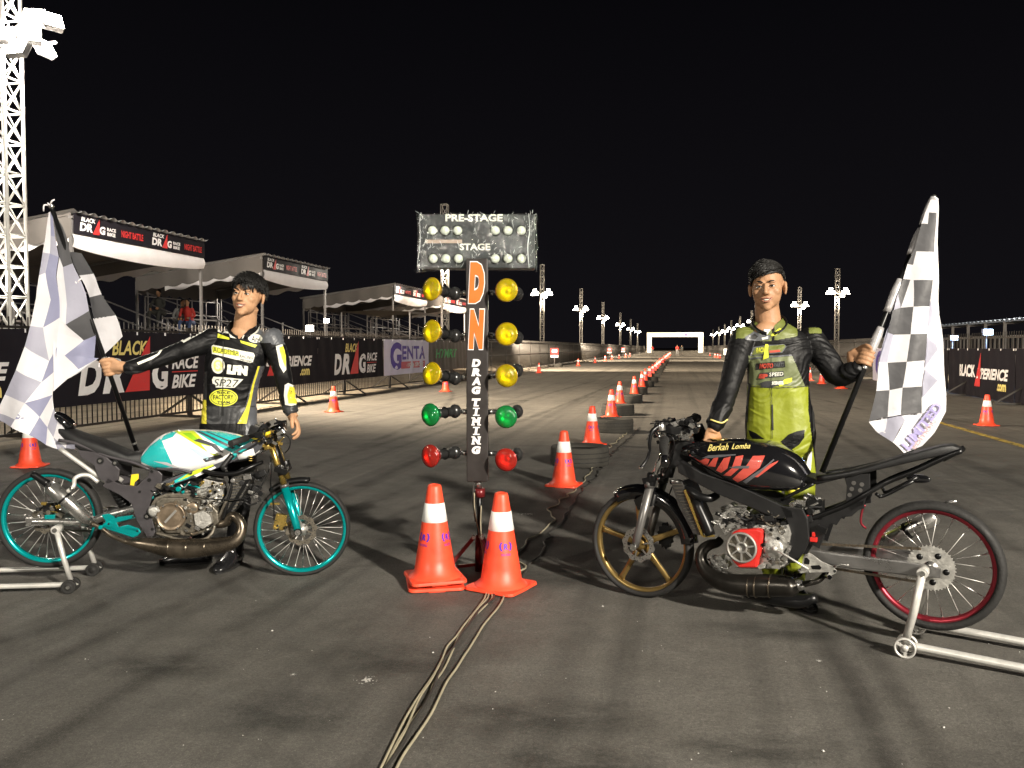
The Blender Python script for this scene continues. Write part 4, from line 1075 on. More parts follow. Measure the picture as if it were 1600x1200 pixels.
b.build('lead_wire', tt)

# ---------------------------------------------------------------- motorcycle kit
class BikeFrame:
    def __init__(s, rear, front):
        s.O = Vector((rear[0], rear[1], 0)); s.F = (Vector((front[0], front[1], 0)) - s.O).normalized()
        s.Y = Vector((0, 0, 1)).cross(s.F); s.rz = math.atan2(s.F.y, s.F.x)
        s.ns = -1 if s.Y.y > 0 else 1       # near side sign
    def L(s, px, py, y=0.0):
        r_ = ray(px, py); t = ((s.O + s.Y * y - CAM).dot(s.Y)) / r_.dot(s.Y); w = CAM + r_ * t - s.O
        return Vector((w.dot(s.F), w.dot(s.Y), w.z))
    def W(s, v): return s.O + s.F * v[0] + s.Y * v[1] + Vector((0, 0, v[2]))
def wheel(t, c, Rt, w, rimm, style, nsp=28, Rr=None, disc=None, sprocket=None, label=None, spoke_m='chrome', steer=0.0):
    ax = Matrix.Rotation(steer, 3, 'Z') @ Vector((0, 1, 0)); c = Vector(c)
    Rr = Rr or Rt - .024
    b = MB()
    b.lathe([(Rr, -.017), (Rr - .004, -.020), (Rr - .018, -.017), (Rr - .022, -.006), (Rr - .022, .006), (Rr - .018, .017), (Rr - .004, .020), (Rr, .017), (Rr - .008, .009), (Rr - .008, -.009)], c, ax, rimm, 72, closed=True)
    u = ax.orthogonal().normalized(); v_ = ax.cross(u)
    def pt(a, r_, y): return c + (u * math.cos(a) + v_ * math.sin(a)) * r_ + ax * y
    if style == 'spoke':
        b.lathe([(.0, -.045), (.018, -.045), (.020, -.03), (.036, -.028), (.036, -.022), (.020, -.018), (.018, 0), (.020, .018), (.036, .022), (.036, .028), (.02, .03), (.018, .045), (0, .045)], c, ax, 'alu', 28)
        for k in range(nsp):
            a = 2 * math.pi * k / nsp; s_ = 1 if k % 2 else -1; tw = .38 * (1 if (k // 2) % 2 else -1)
            b.tube([pt(a + tw, .034, s_ * .024), pt(a, Rr - .02, s_ * .004)], .0017, 'silver' if k % 3 else 'steel', 5)
            b.tube([pt(a + tw * .08, Rr - .036, s_ * .005), pt(a, Rr - .02, s_ * .004)], .0032, spoke_m, 5)
    else:
        b.lathe([(.0, -.04), (.022, -.04), (.03, -.03), (.042, -.02), (.042, .02), (.03, .03), (.022, .04), (0, .04)], c, ax, rimm, 28)
        for k in range(5):
            a = 2 * math.pi * k / 5 + R(style)
            rings = []
            for r_, hw, hd in ((.03, .026, .018), (.07, .018, .014), (.14, .014, .012), (Rr - .04, .015, .011), (Rr - .016, .024, .012)):
                q = pt(a, r_, 0); tg = -u * math.sin(a) + v_ * math.cos(a)
                rings.append([q + tg * hw * math.copysign(abs(math.cos(j * math.pi / 6)) ** .6, math.cos(j * math.pi / 6)) + ax * hd * math.copysign(abs(math.sin(j * math.pi / 6)) ** .6, math.sin(j * math.pi / 6)) for j in range(12)])
            b.loft(rings, rimm)
    wo = b.build('wheel', t, label=label)
    b = MB(); h = w / 2; prof = []
    for k in range(17):
        a = -math.pi / 2 + math.pi * k / 16; prof.append((Rr + (Rt - Rr) * max(0, math.cos(a)) ** .55, h * math.sin(a)))
    prof += [(Rr - .004, h * .62), (Rr - .004, -h * .62)]
    b.lathe(prof, c, ax, 'rubber', 80, closed=True)
    for k in range(0):
        pass
    b.build('tyre', wo)
    if disc:
        r_, y, m_, inner = disc; b = MB()
        n = 80
        ro = [r_ + .004 * math.cos(k * 2 * math.pi * 10 / n) for k in range(n)]
        for sgn in (1,):
            vs = []; fs = []
            for yy in (y - .002, y + .002):
                for k in range(n):
                    a = 2 * math.pi * k / n; vs.append(pt(a, ro[k], yy))
                for k in range(n):
                    a = 2 * math.pi * k / n; vs.append(pt(a, inner, yy))
            for k in range(n):
                k2 = (k + 1) % n
                fs += [(k, k2, n + k2, n + k), (2 * n + k, 2 * n + k2, 3 * n + k2, 3 * n + k), (k, k2, 2 * n + k2, 2 * n + k), (n + k, n + k2, 3 * n + k2, 3 * n + k)]
            b.add(vs, fs, m_)
        for k in range(6):
            a = k * math.pi / 3; b.bar(pt(a, .03, y), pt(a, inner + .006, y), .008, .003, m_, up=ax)
        for k in range(30):
            a = k * math.pi / 15; b.cyl(pt(a, (r_ + inner) / 2 + .006 * (k % 3 - 1), y - .003), pt(a, (r_ + inner) / 2 + .006 * (k % 3 - 1), y + .003), .0028, 'bmetal', 6)
        b.build('brake_disc', wo)
    if sprocket:
        r_, y, m_ = sprocket; b = MB(); n = 42
        pts = []
        for k in range(n):
            a = 2 * math.pi * k / n; pts += [pt(a - .04, r_ - .005, y), pt(a - .015, r_, y), pt(a + .015, r_, y), pt(a + .04, r_ - .005, y)]
        b.prism([p + ax * .0025 for p in pts], [p - ax * .0025 for p in pts], m_)
        for k in range(5): 
            a = k * 1.2566; b.lathe([(.013, -.004), (.013, .004), (0, .004)], pt(a, r_ * .62, y), ax, 'bmetal', 14)
        b.lathe([(.03, -.006), (.03, .006), (.0, .006)], c + ax * y, ax, 'steel', 20)
        b.build('sprocket', wo)
    return wo
def superell(c, hw, hz, n=28, e=.75, zskew=0):
    out = []
    for j in range(n):
        a = 2 * math.pi * j / n
        out.append(Vector((c.x, c.y + hw * math.copysign(abs(math.cos(a)) ** e, math.cos(a)) * (1 - zskew * math.sin(a)), c.z + hz * math.copysign(abs(math.sin(a)) ** e, math.sin(a)))))
    return out
def tank(t, fr, st, m, name='fuel_tank'):
    """st: (px, top, bottom, half width) along the silhouette"""
    st2 = []
    keys = [(fr.L(px, tp_, 0), fr.L(px, bt, 0), hw) for px, tp_, bt, hw in st]
    b = MB(); rings = []
    N = len(keys)
    for i in range((N - 1) * 4 + 1):
        f = i / 4; k = min(int(f), N - 2); q = f - k
        def cr(g_):
            p = [g_(keys[max(0, k - 1)]), g_(keys[k]), g_(keys[k + 1]), g_(keys[min(N - 1, k + 2)])]
            return 0.5 * ((2 * p[1]) + (p[2] - p[0]) * q + (2 * p[0] - 5 * p[1] + 4 * p[2] - p[3]) * q * q + (3 * p[1] - p[0] - 3 * p[2] + p[3]) * q ** 3)
        T_ = cr(lambda e: e[0]); B_ = cr(lambda e: e[1]); hw = cr(lambda e: e[2])
        c = (T_ + B_) / 2; rings.append(superell(Vector((c.x, 0, c.z)), max(hw, .004), max((T_.z - B_.z) / 2, .003), 32, .72, .12))
    b.loft(rings, m); return b.build(name, t)
def poly(b, fr, pts, y0, y1, m, smooth=False):
    """outline traced in the picture on the plane y0, extruded to y1"""
    q = [fr.L(x, y, y0) for x, y in pts]
    b.prism(q, [Vector((v.x, y1, v.z)) for v in q], m, smooth)
def bvh_of(o, fr):
    me = o.data
    return BVHTree.FromPolygons([fr.W(v.co) for v in me.vertices], [tuple(p.vertices) for p in me.polygons])
def subdivide2d(vs, fs, L):
    bm = bmesh.new(); vv = [bm.verts.new((x, y, 0)) for x, y in vs]
    for f in fs:
        try: bm.faces.new([vv[i] for i in f])
        except ValueError: pass
    bmesh.ops.triangulate(bm, faces=bm.faces)
    for _ in range(7):
        ed = [e for e in bm.edges if e.calc_length() > L]
        if not ed: break
        bmesh.ops.subdivide_edges(bm, edges=ed, cuts=1); bmesh.ops.triangulate(bm, faces=[f for f in bm.faces if len(f.verts) > 3])
    bm.verts.index_update()
    out = ([(v.co.x, v.co.y) for v in bm.verts], [tuple(v.index for v in f.verts) for f in bm.faces]); bm.free(); return out
def decal(b, bvh, vs, fs, m, off=.0022, inv=lambda w: w, L=4.0):
    vs, fs = subdivide2d(vs, fs, L); hit = {}
    for i, (x, y) in enumerate(vs):
        r_ = ray(x, y).normalized(); loc, nn, _, dd = bvh.ray_cast(CAM, r_)
        if loc is None or dd > 9: continue
        if nn.dot(r_) > 0: nn = -nn
        hit[i] = inv(loc + nn * off)
    idx = {k: j for j, k in enumerate(hit)}
    ok = [tuple(idx[i] for i in f) for f in fs if all(i in hit for i in f) and max((hit[f[0]] - hit[f[1]]).length, (hit[f[1]] - hit[f[2]]).length) < .08]
    b.add(list(hit.values()), ok, m)
def dpoly(b, bvh, pts, m, off=.0022, inv=lambda w: w): decal(b, bvh, pts, [tuple(range(len(pts)))], m, off, inv)
def dtext(b, bvh, s, x0, y0, x1, y1, m, off=.004, inv=lambda w: w, bold=.04, shear=0, slope=0.0):
    vs, fs = text_mesh(s, bold, shear)
    decal(b, bvh, [(x0 + (x1 - x0) * x, y0 + (y1 - y0) * y + slope * x) for x, y in vs], fs, m, off, inv, L=3.0)
def invfr(fr): return lambda w: Vector(((w - fr.O).dot(fr.F), (w - fr.O).dot(fr.Y), w.z))
def hose(b, fr, pts, r_, m, n=8, sub=5): b.tube([fr.L(x, y, z) for x, y, z in pts], r_, m, n, sub=sub)
def bolts(b, fr, pts, y0, r_, m, h=.006):
    for x, y in pts:
        p = fr.L(x, y, y0); s_ = math.copysign(1, y0); b.cyl(p, p + Vector((0, s_ * h, 0)), r_, m, 8)
def clutter(b, fr, x0, y0, x1, y1, yc, dy, n, seed, mats_, smin=.008, smax=.022):
    rr_ = random.Random(seed)
    for i in range(n):
        p = fr.L(rr_.uniform(x0, x1), rr_.uniform(y0, y1), yc + rr_.uniform(-dy, dy)); m_ = rr_.choice(mats_); k = rr_.random(); s_ = rr_.uniform(smin, smax)
        rot = Matrix.Rotation(rr_.uniform(-.6, .6), 3, 'Y')
        if k < .35: b.box(p, (s_ * 1.6, s_, s_), m_, rot)
        elif k < .7: b.cyl(p, p + Vector((rr_.uniform(-.2, .2), fr.ns, rr_.uniform(-.2, .2))) * s_, s_ * .5, m_, 10)
        else: b.tube([p, p + Vector((s_, 0, rr_.uniform(-s_, s_))), p + Vector((s_ * 2.4, 0, rr_.uniform(-s_, s_)))], s_ * .22, m_, 6, sub=3)

def paddock_stand(fr, label, hub, wheelc, end, tube_r, wr, wm, spread=.17, end2=None, spoked=False):
    """hub/wheelc/end are (px,py) on the near plane"""
    s_ = fr.ns
    t = thing('paddock_stand', label, 'paddock stand', fr.O, fr.rz)
    H = fr.L(*hub, s_ * spread); Wc = fr.L(*wheelc, s_ * spread); E = fr.L(*end, s_ * spread)
    Wc.z = wr
    for sg in (1, -1):
        q = lambda v, k=1.0: Vector((v.x, v.y * sg * k, v.z))
        b = MB()
        b.tube([q(H) + Vector((0, 0, .01)), q(H).lerp(q(Wc), .5), q(Wc) + Vector((0, 0, .03))], tube_r, 'silver', 14)
        b.cyl(q(H) + Vector((0, -s_ * sg * .05, 0)), q(H) + Vector((0, s_ * sg * .012, 0)), .022, 'silver', 16); b.cyl(q(H) + Vector((0, s_ * sg * .008, 0)), q(H) + Vector((0, s_ * sg * .02, 0)), .012, 'chrome', 12)
        b.build('upright', t)
        b = MB(); e_ = Vector((E.x, E.y * sg, E.z))
        kn = q(Wc) + Vector((-.04 if E.x < Wc.x else .04, 0, .005))
        b.tube([q(Wc) + Vector((0, 0, .03)), q(Wc) + Vector((-.012 if E.x < Wc.x else .012, 0, .008)), kn, e_], tube_r, 'silver', 14, sub=5)
        b.build('side_rail', t)
        for o_ in (.028, -.028):
            b = MB(); c = q(Wc) + Vector((0, s_ * sg * o_, 0))
            if spoked:
                b.lathe([(wr, -.008), (wr, .008), (wr - .008, .008), (wr - .008, -.008)], c, (0, 1, 0), wm, 28, closed=True)
                b.lathe([(0, -.01), (.014, -.01), (.014, .01), (0, .01)], c, (0, 1, 0), wm, 14)
                for k in range(3):
                    a = k * 2.094 + .5; b.bar(c, c + Vector((math.cos(a) * (wr - .004), 0, math.sin(a) * (wr - .004))), .01, .008, wm, up=Vector((0, 1, 0)))
            else:
                b.lathe([(0, -.011), (wr * .35, -.012), (wr * .4, -.008), (wr * .8, -.008), (wr, -.011), (wr, .011), (wr * .8, .008), (wr * .4, .008), (wr * .35, .012), (0, .012)], c, (0, 1, 0), wm, 26)
                b.cyl(c + Vector((0, s_ * sg * .011, 0)), c + Vector((0, s_ * sg * .018, 0)), .009, 'steel', 8)
            b.build('caster_wheel', t)
    b = MB(); b.tube([(E.x, -abs(E.y), E.z), (E.x + (-.05 if E.x < Wc.x else .05), 0, E.z), (E.x, abs(E.y), E.z)], tube_r, 'silver', 12, sub=6); b.build('crossbar', t)
    return t
# ---------------------------------------------------------------- left motorcycle (turquoise, white, lime)
LB = BikeFrame((-2.51, 4.49), (-1.185, 4.665))
lb = thing('motorcycle', 'white turquoise and lime drag motorcycle with turquoise spoked wheels, on a stand', 'motorcycle', LB.O, LB.rz)
Z3 = lambda x, y: (x / 3.0, 560 + y / 3.0)
Z4 = lambda x, y: (200 + x / 4.286, 640 + y / 4.286)
def z3(*a): return [Z3(x, y) for x, y in a]
def z4(*a): return [Z4(x, y) for x, y in a]
n_ = LB.ns
fc = LB.L(472.3, 829, 0); fc.y = 0
rc = LB.L(78.5, 809, 0); rc.y = 0
fc.z = .27
wheel(lb, fc, .27, .058, 'turq', 'spoke', 32, Rr=.250, disc=(.085, n_ * .04, 'dcase', .06), label='turquoise spoked front wheel')
wheel(lb, rc, .275, .062, 'turq', 'spoke', 28, Rr=.247, disc=(.075, n_ * .05, 'dcase', .05), label='turquoise spoked rear wheel')
# fork
def fork_leg(sg):
    y = sg * .085
    top = LB.L(*Z4(935, 170), n_ * .085); mid = LB.L(*Z4(1045, 500), n_ * .085); ax_ = LB.L(*Z4(1140, 800), n_ * .085)
    ax_ = Vector((fc.x - .012, 0, fc.z)); d_ = (ax_ - Vector((mid.x, 0, mid.z))).normalized()
    q = lambda v: Vector((v.x, y, v.z))
    b = MB()
    b.tube([q(top), q(mid)], .0165, 'gold', 16); b.cyl(q(top) - Vector((0, 0, -.0)), q(top) + Vector((-.006, 0, .016)), .019, 'yellow', 12)
    o = b.build('fork_leg', lb)
    b = MB(); m2 = q(mid).lerp(q(ax_), .0); b.tube([q(mid), q(mid).lerp(q(ax_), .06)], .026, 'fork', 16); b.tube([q(mid).lerp(q(ax_), .06), q(mid).lerp(q(ax_), .8), q(ax_)], [.023, .022, .02], 'turq', 16)
    b.cyl(q(ax_) - Vector((0, .0, .0)), q(ax_) + Vector((0, sg * .03, 0)), .016, 'steel', 14); b.cyl(q(ax_) + Vector((0, sg * .01, 0)), q(ax_) + Vector((0, sg * .022, 0)), .022, 'bmetal', 12)
    b.build('lower_tube', o)
for sg in (1, -1): fork_leg(sg)
b = MB(); tc_ = LB.L(*Z4(1040, 390), 0); b.box(tc_, (.07, .225, .03), 'bmetal', Matrix.Rotation(.3, 3, 'Y'))
for sg in (1, -1): b.cyl((tc_.x + .01, sg * .085, tc_.z - .025), (tc_.x - .004, sg * .085, tc_.z + .03), .028, 'bmetal', 16)
bolts(b, LB, z4((1010, 375), (1040, 380), (1070, 385)), n_ * .114, .007, 'chrome')
b.build('lower_clamp', lb, bevel=.003)
b = MB(); tc2 = LB.L(*Z4(955, 235), 0); b.box(tc2, (.06, .215, .018), 'gold', Matrix.Rotation(.3, 3, 'Y'))
for sg in (1, -1): b.cyl((tc2.x, sg * .085, tc2.z - .015), (tc2.x - .008, sg * .085, tc2.z + .02), .024, 'gold', 16)
b.build('upper_clamp', lb, bevel=.003)
b = MB(); b.cyl(LB.L(*Z4(960, 200), 0), LB.L(*Z4(1035, 410), 0), .026, 'bmetal', 14); b.build('steering_stem', lb)
# fender stub behind the fork
b = MB()
for a0, a1 in ((60, 128),):
    rings = []
    for k in range(14):
        a = R(a0 + (a1 - a0) * k / 13); r0 = .288; c = Vector((fc.x + math.cos(a) * r0, 0, fc.z + math.sin(a) * r0)); u_ = Vector((math.cos(a), 0, math.sin(a)))
        rings.append([c + Vector((0, y, 0)) + u_ * h for y, h in ((-.035, -.02), (-.03, 0), (0, .008), (.03, 0), (.035, -.02), (.028, -.004), (0, .003), (-.028, -.004))])
b.loft(rings[4:], 'black'); b.build('front_fender', lb)
# caliper, brake hose
b = MB(); cc = LB.L(*Z4(1020, 750), n_ * .06); b.box(cc, (.06, .035, .085), 'gold', Matrix.Rotation(.25, 3, 'Y')); clutter(b, LB, *Z4(980, 700), *Z4(1060, 800), n_ * .075, .01, 14, 4, ['gold', 'gold', 'bmetal', 'chrome'], .008, .018)
b.build('brake_caliper', lb, bevel=.003); b = MB(); b.box(LB.L(*Z4(985, 630), n_ * .08), (.05, .012, .012), 'gold'); b.build('hose_clamp', lb)
# handlebar cluster
b = MB()
for sg in (1, -1):
    a = LB.L(*Z4(935, 165), 0); b.tube([Vector((a.x + .02, sg * .07, a.z)), Vector((a.x - .01, sg * .10, a.z + .015)), Vector((a.x - .10, sg * .26, a.z - .0)), Vector((a.x - .13, sg * .32, a.z - .01))], .012, 'bmetal', 12, sub=5)
    hb = b
b.build('handlebar', lb)
for sg in (1, -1):
    b = MB(); b.tube([Vector((a.x - .075, sg * .21, a.z + .002)), Vector((a.x - .135, sg * .335, a.z - .012))], .0175, 'rubber', 14); b.build('grip', lb)
    b = MB(); b.tube([Vector((a.x - .02, sg * .15, a.z + .01)), Vector((a.x + .015, sg * .20, a.z + .005)), Vector((a.x - .02, sg * .30, a.z - .005)), Vector((a.x - .03, sg * .34, a.z - .01))], [.008, .007, .005, .006], 'chrome', 8, sub=5)
    b.box(Vector((a.x - .02, sg * .15, a.z + .012)), (.045, .05, .03), 'bmetal'); b.build('lever', lb, bevel=.003)
b = MB()
b.ell(LB.L(*Z4(1005, 130), 0), (.045, .045, .05), 'gloss'); b.box(LB.L(*Z4(960, 95), -.02), (.07, .05, .035), 'chrome', Matrix.Rotation(-.4, 3, 'Y'))
b.box(LB.L(*Z4(1030, 105), .05), (.05, .07, .05), 'bmetal'); b.cyl(LB.L(*Z4(875, 150), -.08), LB.L(*Z4(915, 110), -.12), .016, 'black', 12)
b.box(LB.L(*Z4(868, 150), -.09), (.09, .05, .045), 'black', Matrix.Rotation(.35, 3, 'Y'))
clutter(b, LB, *Z4(860, 90), *Z4(1040, 230), n_ * .06, .08, 46, 21, ['black', 'chrome', 'bmetal', 'gold', 'chrome', 'black', 'gloss'], .012, .03)
b.tube([LB.L(*Z4(835, 190), -.10), LB.L(*Z4(870, 200), -.12), LB.L(*Z4(880, 215), -.12)], .007, 'yellow', 8, sub=4)
b.build('controls', lb, bevel=.002)
b = MB()
hose(b, LB, [(*Z4(960, 185), -.08), (*Z4(1040, 165), -.14), (*Z4(1085, 200), -.16), (*Z4(1078, 260), -.14), (*Z4(1050, 290), -.1)], .0032, 'bmetal')
hose(b, LB, [(*Z4(950, 310), -.09), (*Z4(965, 370), -.12), (*Z4(955, 500), -.12), (*Z4(975, 640), -.09), (*Z4(978, 740), -.08)], .0036, 'bmetal')
hose(b, LB, [(*Z4(960, 320), -.05), (*Z4(930, 440), -.08), (*Z4(850, 560), -.1), (*Z4(740, 600), -.12), (*Z4(560, 600), -.14), (*Z4(440, 585), -.14)], .0034, 'bmetal')
hose(b, LB, [(*Z4(925, 240), -.06), (*Z4(880, 290), -.09), (*Z4(800, 330), -.1), (*Z4(700, 350), -.1)], .006, 'bmetal')
b.build('cable_run', lb)
# tank
lt = tank(lb, LB, [(218, 716, 722, .02), (228, 703, 727, .075), (245, 686, 731, .105), (262, 676, 734, .125), (285, 671.5, 738, .135), (310, 671.5, 736, .135), (340, 673, 728, .125), (368, 678, 720, .105), (395, 685, 712, .075), (412, 690, 706, .05), (420, 694, 702, .02)], 'white')
LBV = bvh_of(lt, LB); il = invfr(LB)
b = MB()
dpoly(b, LBV, z4((85, 325), (150, 245), (215, 195), (225, 205), (160, 270), (115, 335), (180, 375), (300, 372), (330, 400), (280, 385), (180, 390), (92, 350)), 'turqp', .0022, il)
dpoly(b, LBV, z4((240, 178), (310, 138), (330, 150), (300, 185), (215, 215)), 'turqp', .0022, il)
dpoly(b, LBV, z4((300, 142), (440, 142), (610, 305), (595, 318), (560, 300), (350, 170)), 'lime', .0022, il)
dpoly(b, LBV, z4((365, 160), (420, 158), (470, 200), (440, 210)), mat('green_patch_paint', (.22, .45, .02), .4), .0030, il)
dpoly(b, LBV, z4((445, 142), (620, 150), (905, 215), (930, 240), (840, 275), (720, 300), (600, 240)), 'turqp', .0022, il)
dpoly(b, LBV, z4((450, 145), (475, 145), (720, 255), (700, 265)), 'dkgrey', .0032, il)
dpoly(b, LBV, z4((520, 148), (532, 149), (760, 240), (745, 248)), 'dkgrey', .0032, il)
dpoly(b, LBV, z4((440, 210), (475, 195), (590, 235), (640, 290), (600, 280), (560, 245), (490, 225)), 'dkgrey', .0032, il)
dpoly(b, LBV, z4((490, 232), (555, 250), (600, 300), (540, 290)), 'white', .0038, il)
dpoly(b, LBV, z4((400, 250), (470, 270), (560, 330), (520, 335), (480, 310)), mat('pale_blue_paint', (.42, .60, .66), .35), .0030, il)
dpoly(b, LBV, z4((500, 330), (620, 300), (640, 318), (520, 350)), 'dkgrey', .0030, il)
dpoly(b, LBV, z4((170, 345), (260, 352), (340, 385), (420, 395), (410, 405), (330, 398), (250, 368)), mat('pale_grey_paint', (.42, .43, .45), .35), .0030, il)
b.build('tank_graphics', lt, fix=False)
# frame spars with graphics
b = MB()
for sg in (1, -1):
    y0 = n_ * .105 * sg; pts = z4((165, 525), (180, 505), (400, 415), (560, 345), (700, 285), (820, 215), (900, 215), (915, 240), (860, 290), (740, 335), (620, 385), (480, 440), (330, 495), (200, 535))
    q = [LB.L(x, y, n_ * .105) for x, y in pts]; b.prism([Vector((v.x, y0, v.z)) for v in q], [Vector((v.x, y0 - n_ * .03 * sg, v.z)) for v in q], 'dkgrey')
b.build('frame_spar', lb, bevel=.004)
b = MB(); y0 = n_ * .1065
def flat(pts, m, y=y0):
    q = [LB.L(x, yy, y) for x, yy in pts]; b.add(q, [tuple(range(len(q)))], m)
flat(z4((200, 515), (310, 475), (300, 500), (190, 528)), 'gold', y0 - .001 * -n_)
flat(z4((310, 475), (410, 420), (450, 425), (400, 462), (315, 492)), 'turqp')
flat(z4((400, 430), (560, 355), (575, 375), (470, 425), (330, 480)), 'lime', n_ * .1078)
flat(z4((440, 440), (580, 380), (590, 390), (460, 450)), 'white', n_ * .1078)
flat(z4((640, 330), (770, 265), (800, 262), (700, 335), (665, 345)), 'turqp')
flat(z4((700, 285), (720, 275), (790, 300), (770, 310)), 'dkgrey', n_ * .1078)
b.text('RACING', lambda x, y: LB.L(*Z4(205 + 95 * x, 522 - 25 * y - 32 * x), n_ * .108), M['dkgrey'], .03, .2)
b.build('spar_graphics', lb, fix=False)
b = MB()
hose(b, LB, [(*Z4(505, 410), -.12), (*Z4(600, 430), -.13), (*Z4(720, 425), -.13), (*Z4(820, 385), -.11), (*Z4(900, 350), -.07)], .012, 'bmetal')
hose(b, LB, [(*Z4(700, 300), -.1), (*Z4(640, 380), -.12), (*Z4(660, 400), -.12)], .016, 'black')
hose(b, LB, [(*Z4(190, 395), -.12), (*Z4(250, 400), -.13), (*Z4(330, 400), -.13), (*Z4(430, 425), -.12)], .007, 'greyf')
b.cyl(LB.L(*Z4(740, 310), -.08), LB.L(*Z4(850, 275), -.08), .03, 'white', 14)
for k in range(3): b.cyl(LB.L(*Z4(822, 310 + k * 14), -.12), LB.L(*Z4(822, 316 + k * 14), -.12), .012, 'gold', 10)
b.build('air_duct', lb)
# rear frame plates
b = MB()
for sg in (1, -1):
    for pts in (z3((505, 560), (560, 590), (640, 600), (690, 555), (700, 530), (735, 520), (760, 545), (755, 600), (720, 625), (700, 690), (730, 830), (690, 838), (640, 760), (615, 680), (560, 640), (480, 600)),
                z3((360, 430), (440, 440), (500, 465), (560, 520), (555, 570), (505, 590), (460, 560), (440, 500), (380, 465))):
        q = [LB.L(x, y, n_ * .11) for x, y in pts]; yy = n_ * .11 * sg
        b.prism([Vector((v.x, yy, v.z)) for v in q], [Vector((v.x, yy - n_ * .016 * sg, v.z)) for v in q], 'greyf')
b.build('frame_plate', lb, bevel=.003)
for (x, y, r_) in ((540, 490, .016), (470, 480, .018), (712, 530, .008), (655, 625, .007), (700, 570, .01), (690, 740, .018), (715, 800, .008)):
    b = MB(); p = LB.L(*Z3(x, y), n_ * .1105); b.cyl(p, p + Vector((0, n_ * .003, 0)), r_, 'black', 18)
    if r_ > .015: b.cyl(p + Vector((0, n_ * .003, 0)), p + Vector((0, n_ * .01, 0)), r_ * .45, 'steel', 12)
    b.build('frame_boss', lb)
b = MB()
for sg in (1, -1):
    q = lambda x, y: Vector((LB.L(*Z3(x, y), n_ * .1).x, sg * .085, LB.L(*Z3(x, y), n_ * .1).z))
    b.tube([q(270, 385), q(350, 400), q(500, 460), q(620, 490), q(700, 525)], .009, 'greyf', 10, sub=4)
    b.tube([q(275, 425), q(380, 500), q(520, 600)], .012, 'silver', 10, sub=3)
b.build('subframe', lb)
b = MB(); st = [(262, 310, 335, .03), (300, 318, 365, .05), (340, 330, 395, .075), (400, 355, 430, .09), (480, 380, 460, .095), (560, 415, 480, .09), (620, 440, 500, .085), (680, 430, 515, .07), (710, 400, 490, .05)]
rings = []
for x, t0, t1, hw in st:
    T_ = LB.L(*Z3(x, t0), 0); B_ = LB.L(*Z3(x, t1), 0); c = (T_ + B_) / 2; rings.append(superell(Vector((c.x, 0, c.z)), hw, (T_.z - B_.z) / 2, 24, .6))
b.loft(rings, 'seat'); b.build('seat', lb)
b = MB(); rings = []
for x, t0, t1, hw in [(250, 250, 262, .02), (275, 250, 290, .05), (300, 262, 312, .06), (330, 285, 330, .055), (348, 300, 330, .03)]:
    T_ = LB.L(*Z3(x, t0), 0); B_ = LB.L(*Z3(x, t1), 0); c = (T_ + B_) / 2; rings.append(superell(Vector((c.x, 0, c.z)), hw, (T_.z - B_.z) / 2, 20, .7))
b.loft(rings, 'gloss'); b.build('tail_cowl', lb)
b = MB(); rings = [superell(LB.L(*Z3(x, y), n_ * .08), .016, h, 12, .8) for x, y, h in ((610, 560, .004), (620, 552, .012), (640, 550, .014), (650, 556, .004))]
b.prism([LB.L(*Z3(x, y), n_ * .09) for x, y in ((615, 545), (650, 540), (650, 565), (632, 580), (625, 612), (608, 612), (612, 570))], [LB.L(*Z3(x, y), n_ * .06) for x, y in ((615, 545), (650, 540), (650, 565), (632, 580), (625, 612), (608, 612), (612, 570))], 'yellow')
b.build('oil_pump_cap', lb, bevel=.002)
# swingarm
b = MB()
for sg in (1, -1):
    q = lambda x, y: Vector((LB.L(*Z3(x, y), n_ * .09).x, sg * .09, LB.L(*Z3(x, y), n_ * .09).z))
    b.tube([q(150, 765), q(260, 765), q(400, 768), q(480, 745), q(640, 700)], [.016, .02, .022, .022, .02], 'steel', 12, sub=3)
    b.box(q(165, 765), (.09, .02, .045), 'steel'); b.box(q(235, 745), (.05, .02, .03), 'turq' if sg == n_ else 'steel')
b.build('swingarm', lb, bevel=.002)
b = MB(); clutter(b, LB, *Z3(180, 680), *Z3(290, 740), n_ * .07, .02, 24, 12, ['black', 'dcase', 'bmetal', 'chrome', 'gold'], .01, .026); b.box(LB.L(*Z3(240, 700), n_ * .06), (.07, .03, .04), 'black'); b.build('rear_caliper', lb, bevel=.002)
b = MB()
hose(b, LB, [(*Z3(640, 690), .09), (*Z3(500, 700), .09), (*Z3(300, 705), .09), (*Z3(230, 700), .09)], .006, 'dcase'); hose(b, LB, [(*Z3(640, 740), .09), (*Z3(450, 805), .09), (*Z3(240, 800), .09)], .006, 'dcase'); b.build('chain', lb)
# rearset
b = MB()
for pts in (z3((475, 735), (510, 728), (540, 745), (620, 735), (632, 748), (545, 770), (555, 790), (650, 800), (660, 815), (640, 835), (560, 805), (500, 795), (470, 790), (495, 765)), z3((560, 790), (600, 780), (655, 800), (640, 812), (590, 800)), z3((480, 780), (520, 790), (640, 830), (625, 840), (500, 800))):
    poly(b, LB, pts, n_ * .155, n_ * .145, 'turq')
bolts(b, LB, z3((510, 775), (545, 742), (625, 742), (645, 808), (480, 790)), n_ * .155, .006, 'bmetal'); b.cyl(LB.L(*Z3(480, 790), n_ * .15), LB.L(*Z3(470, 792), n_ * .23), .011, 'turq', 12)
b.build('footrest', lb, bevel=.002)
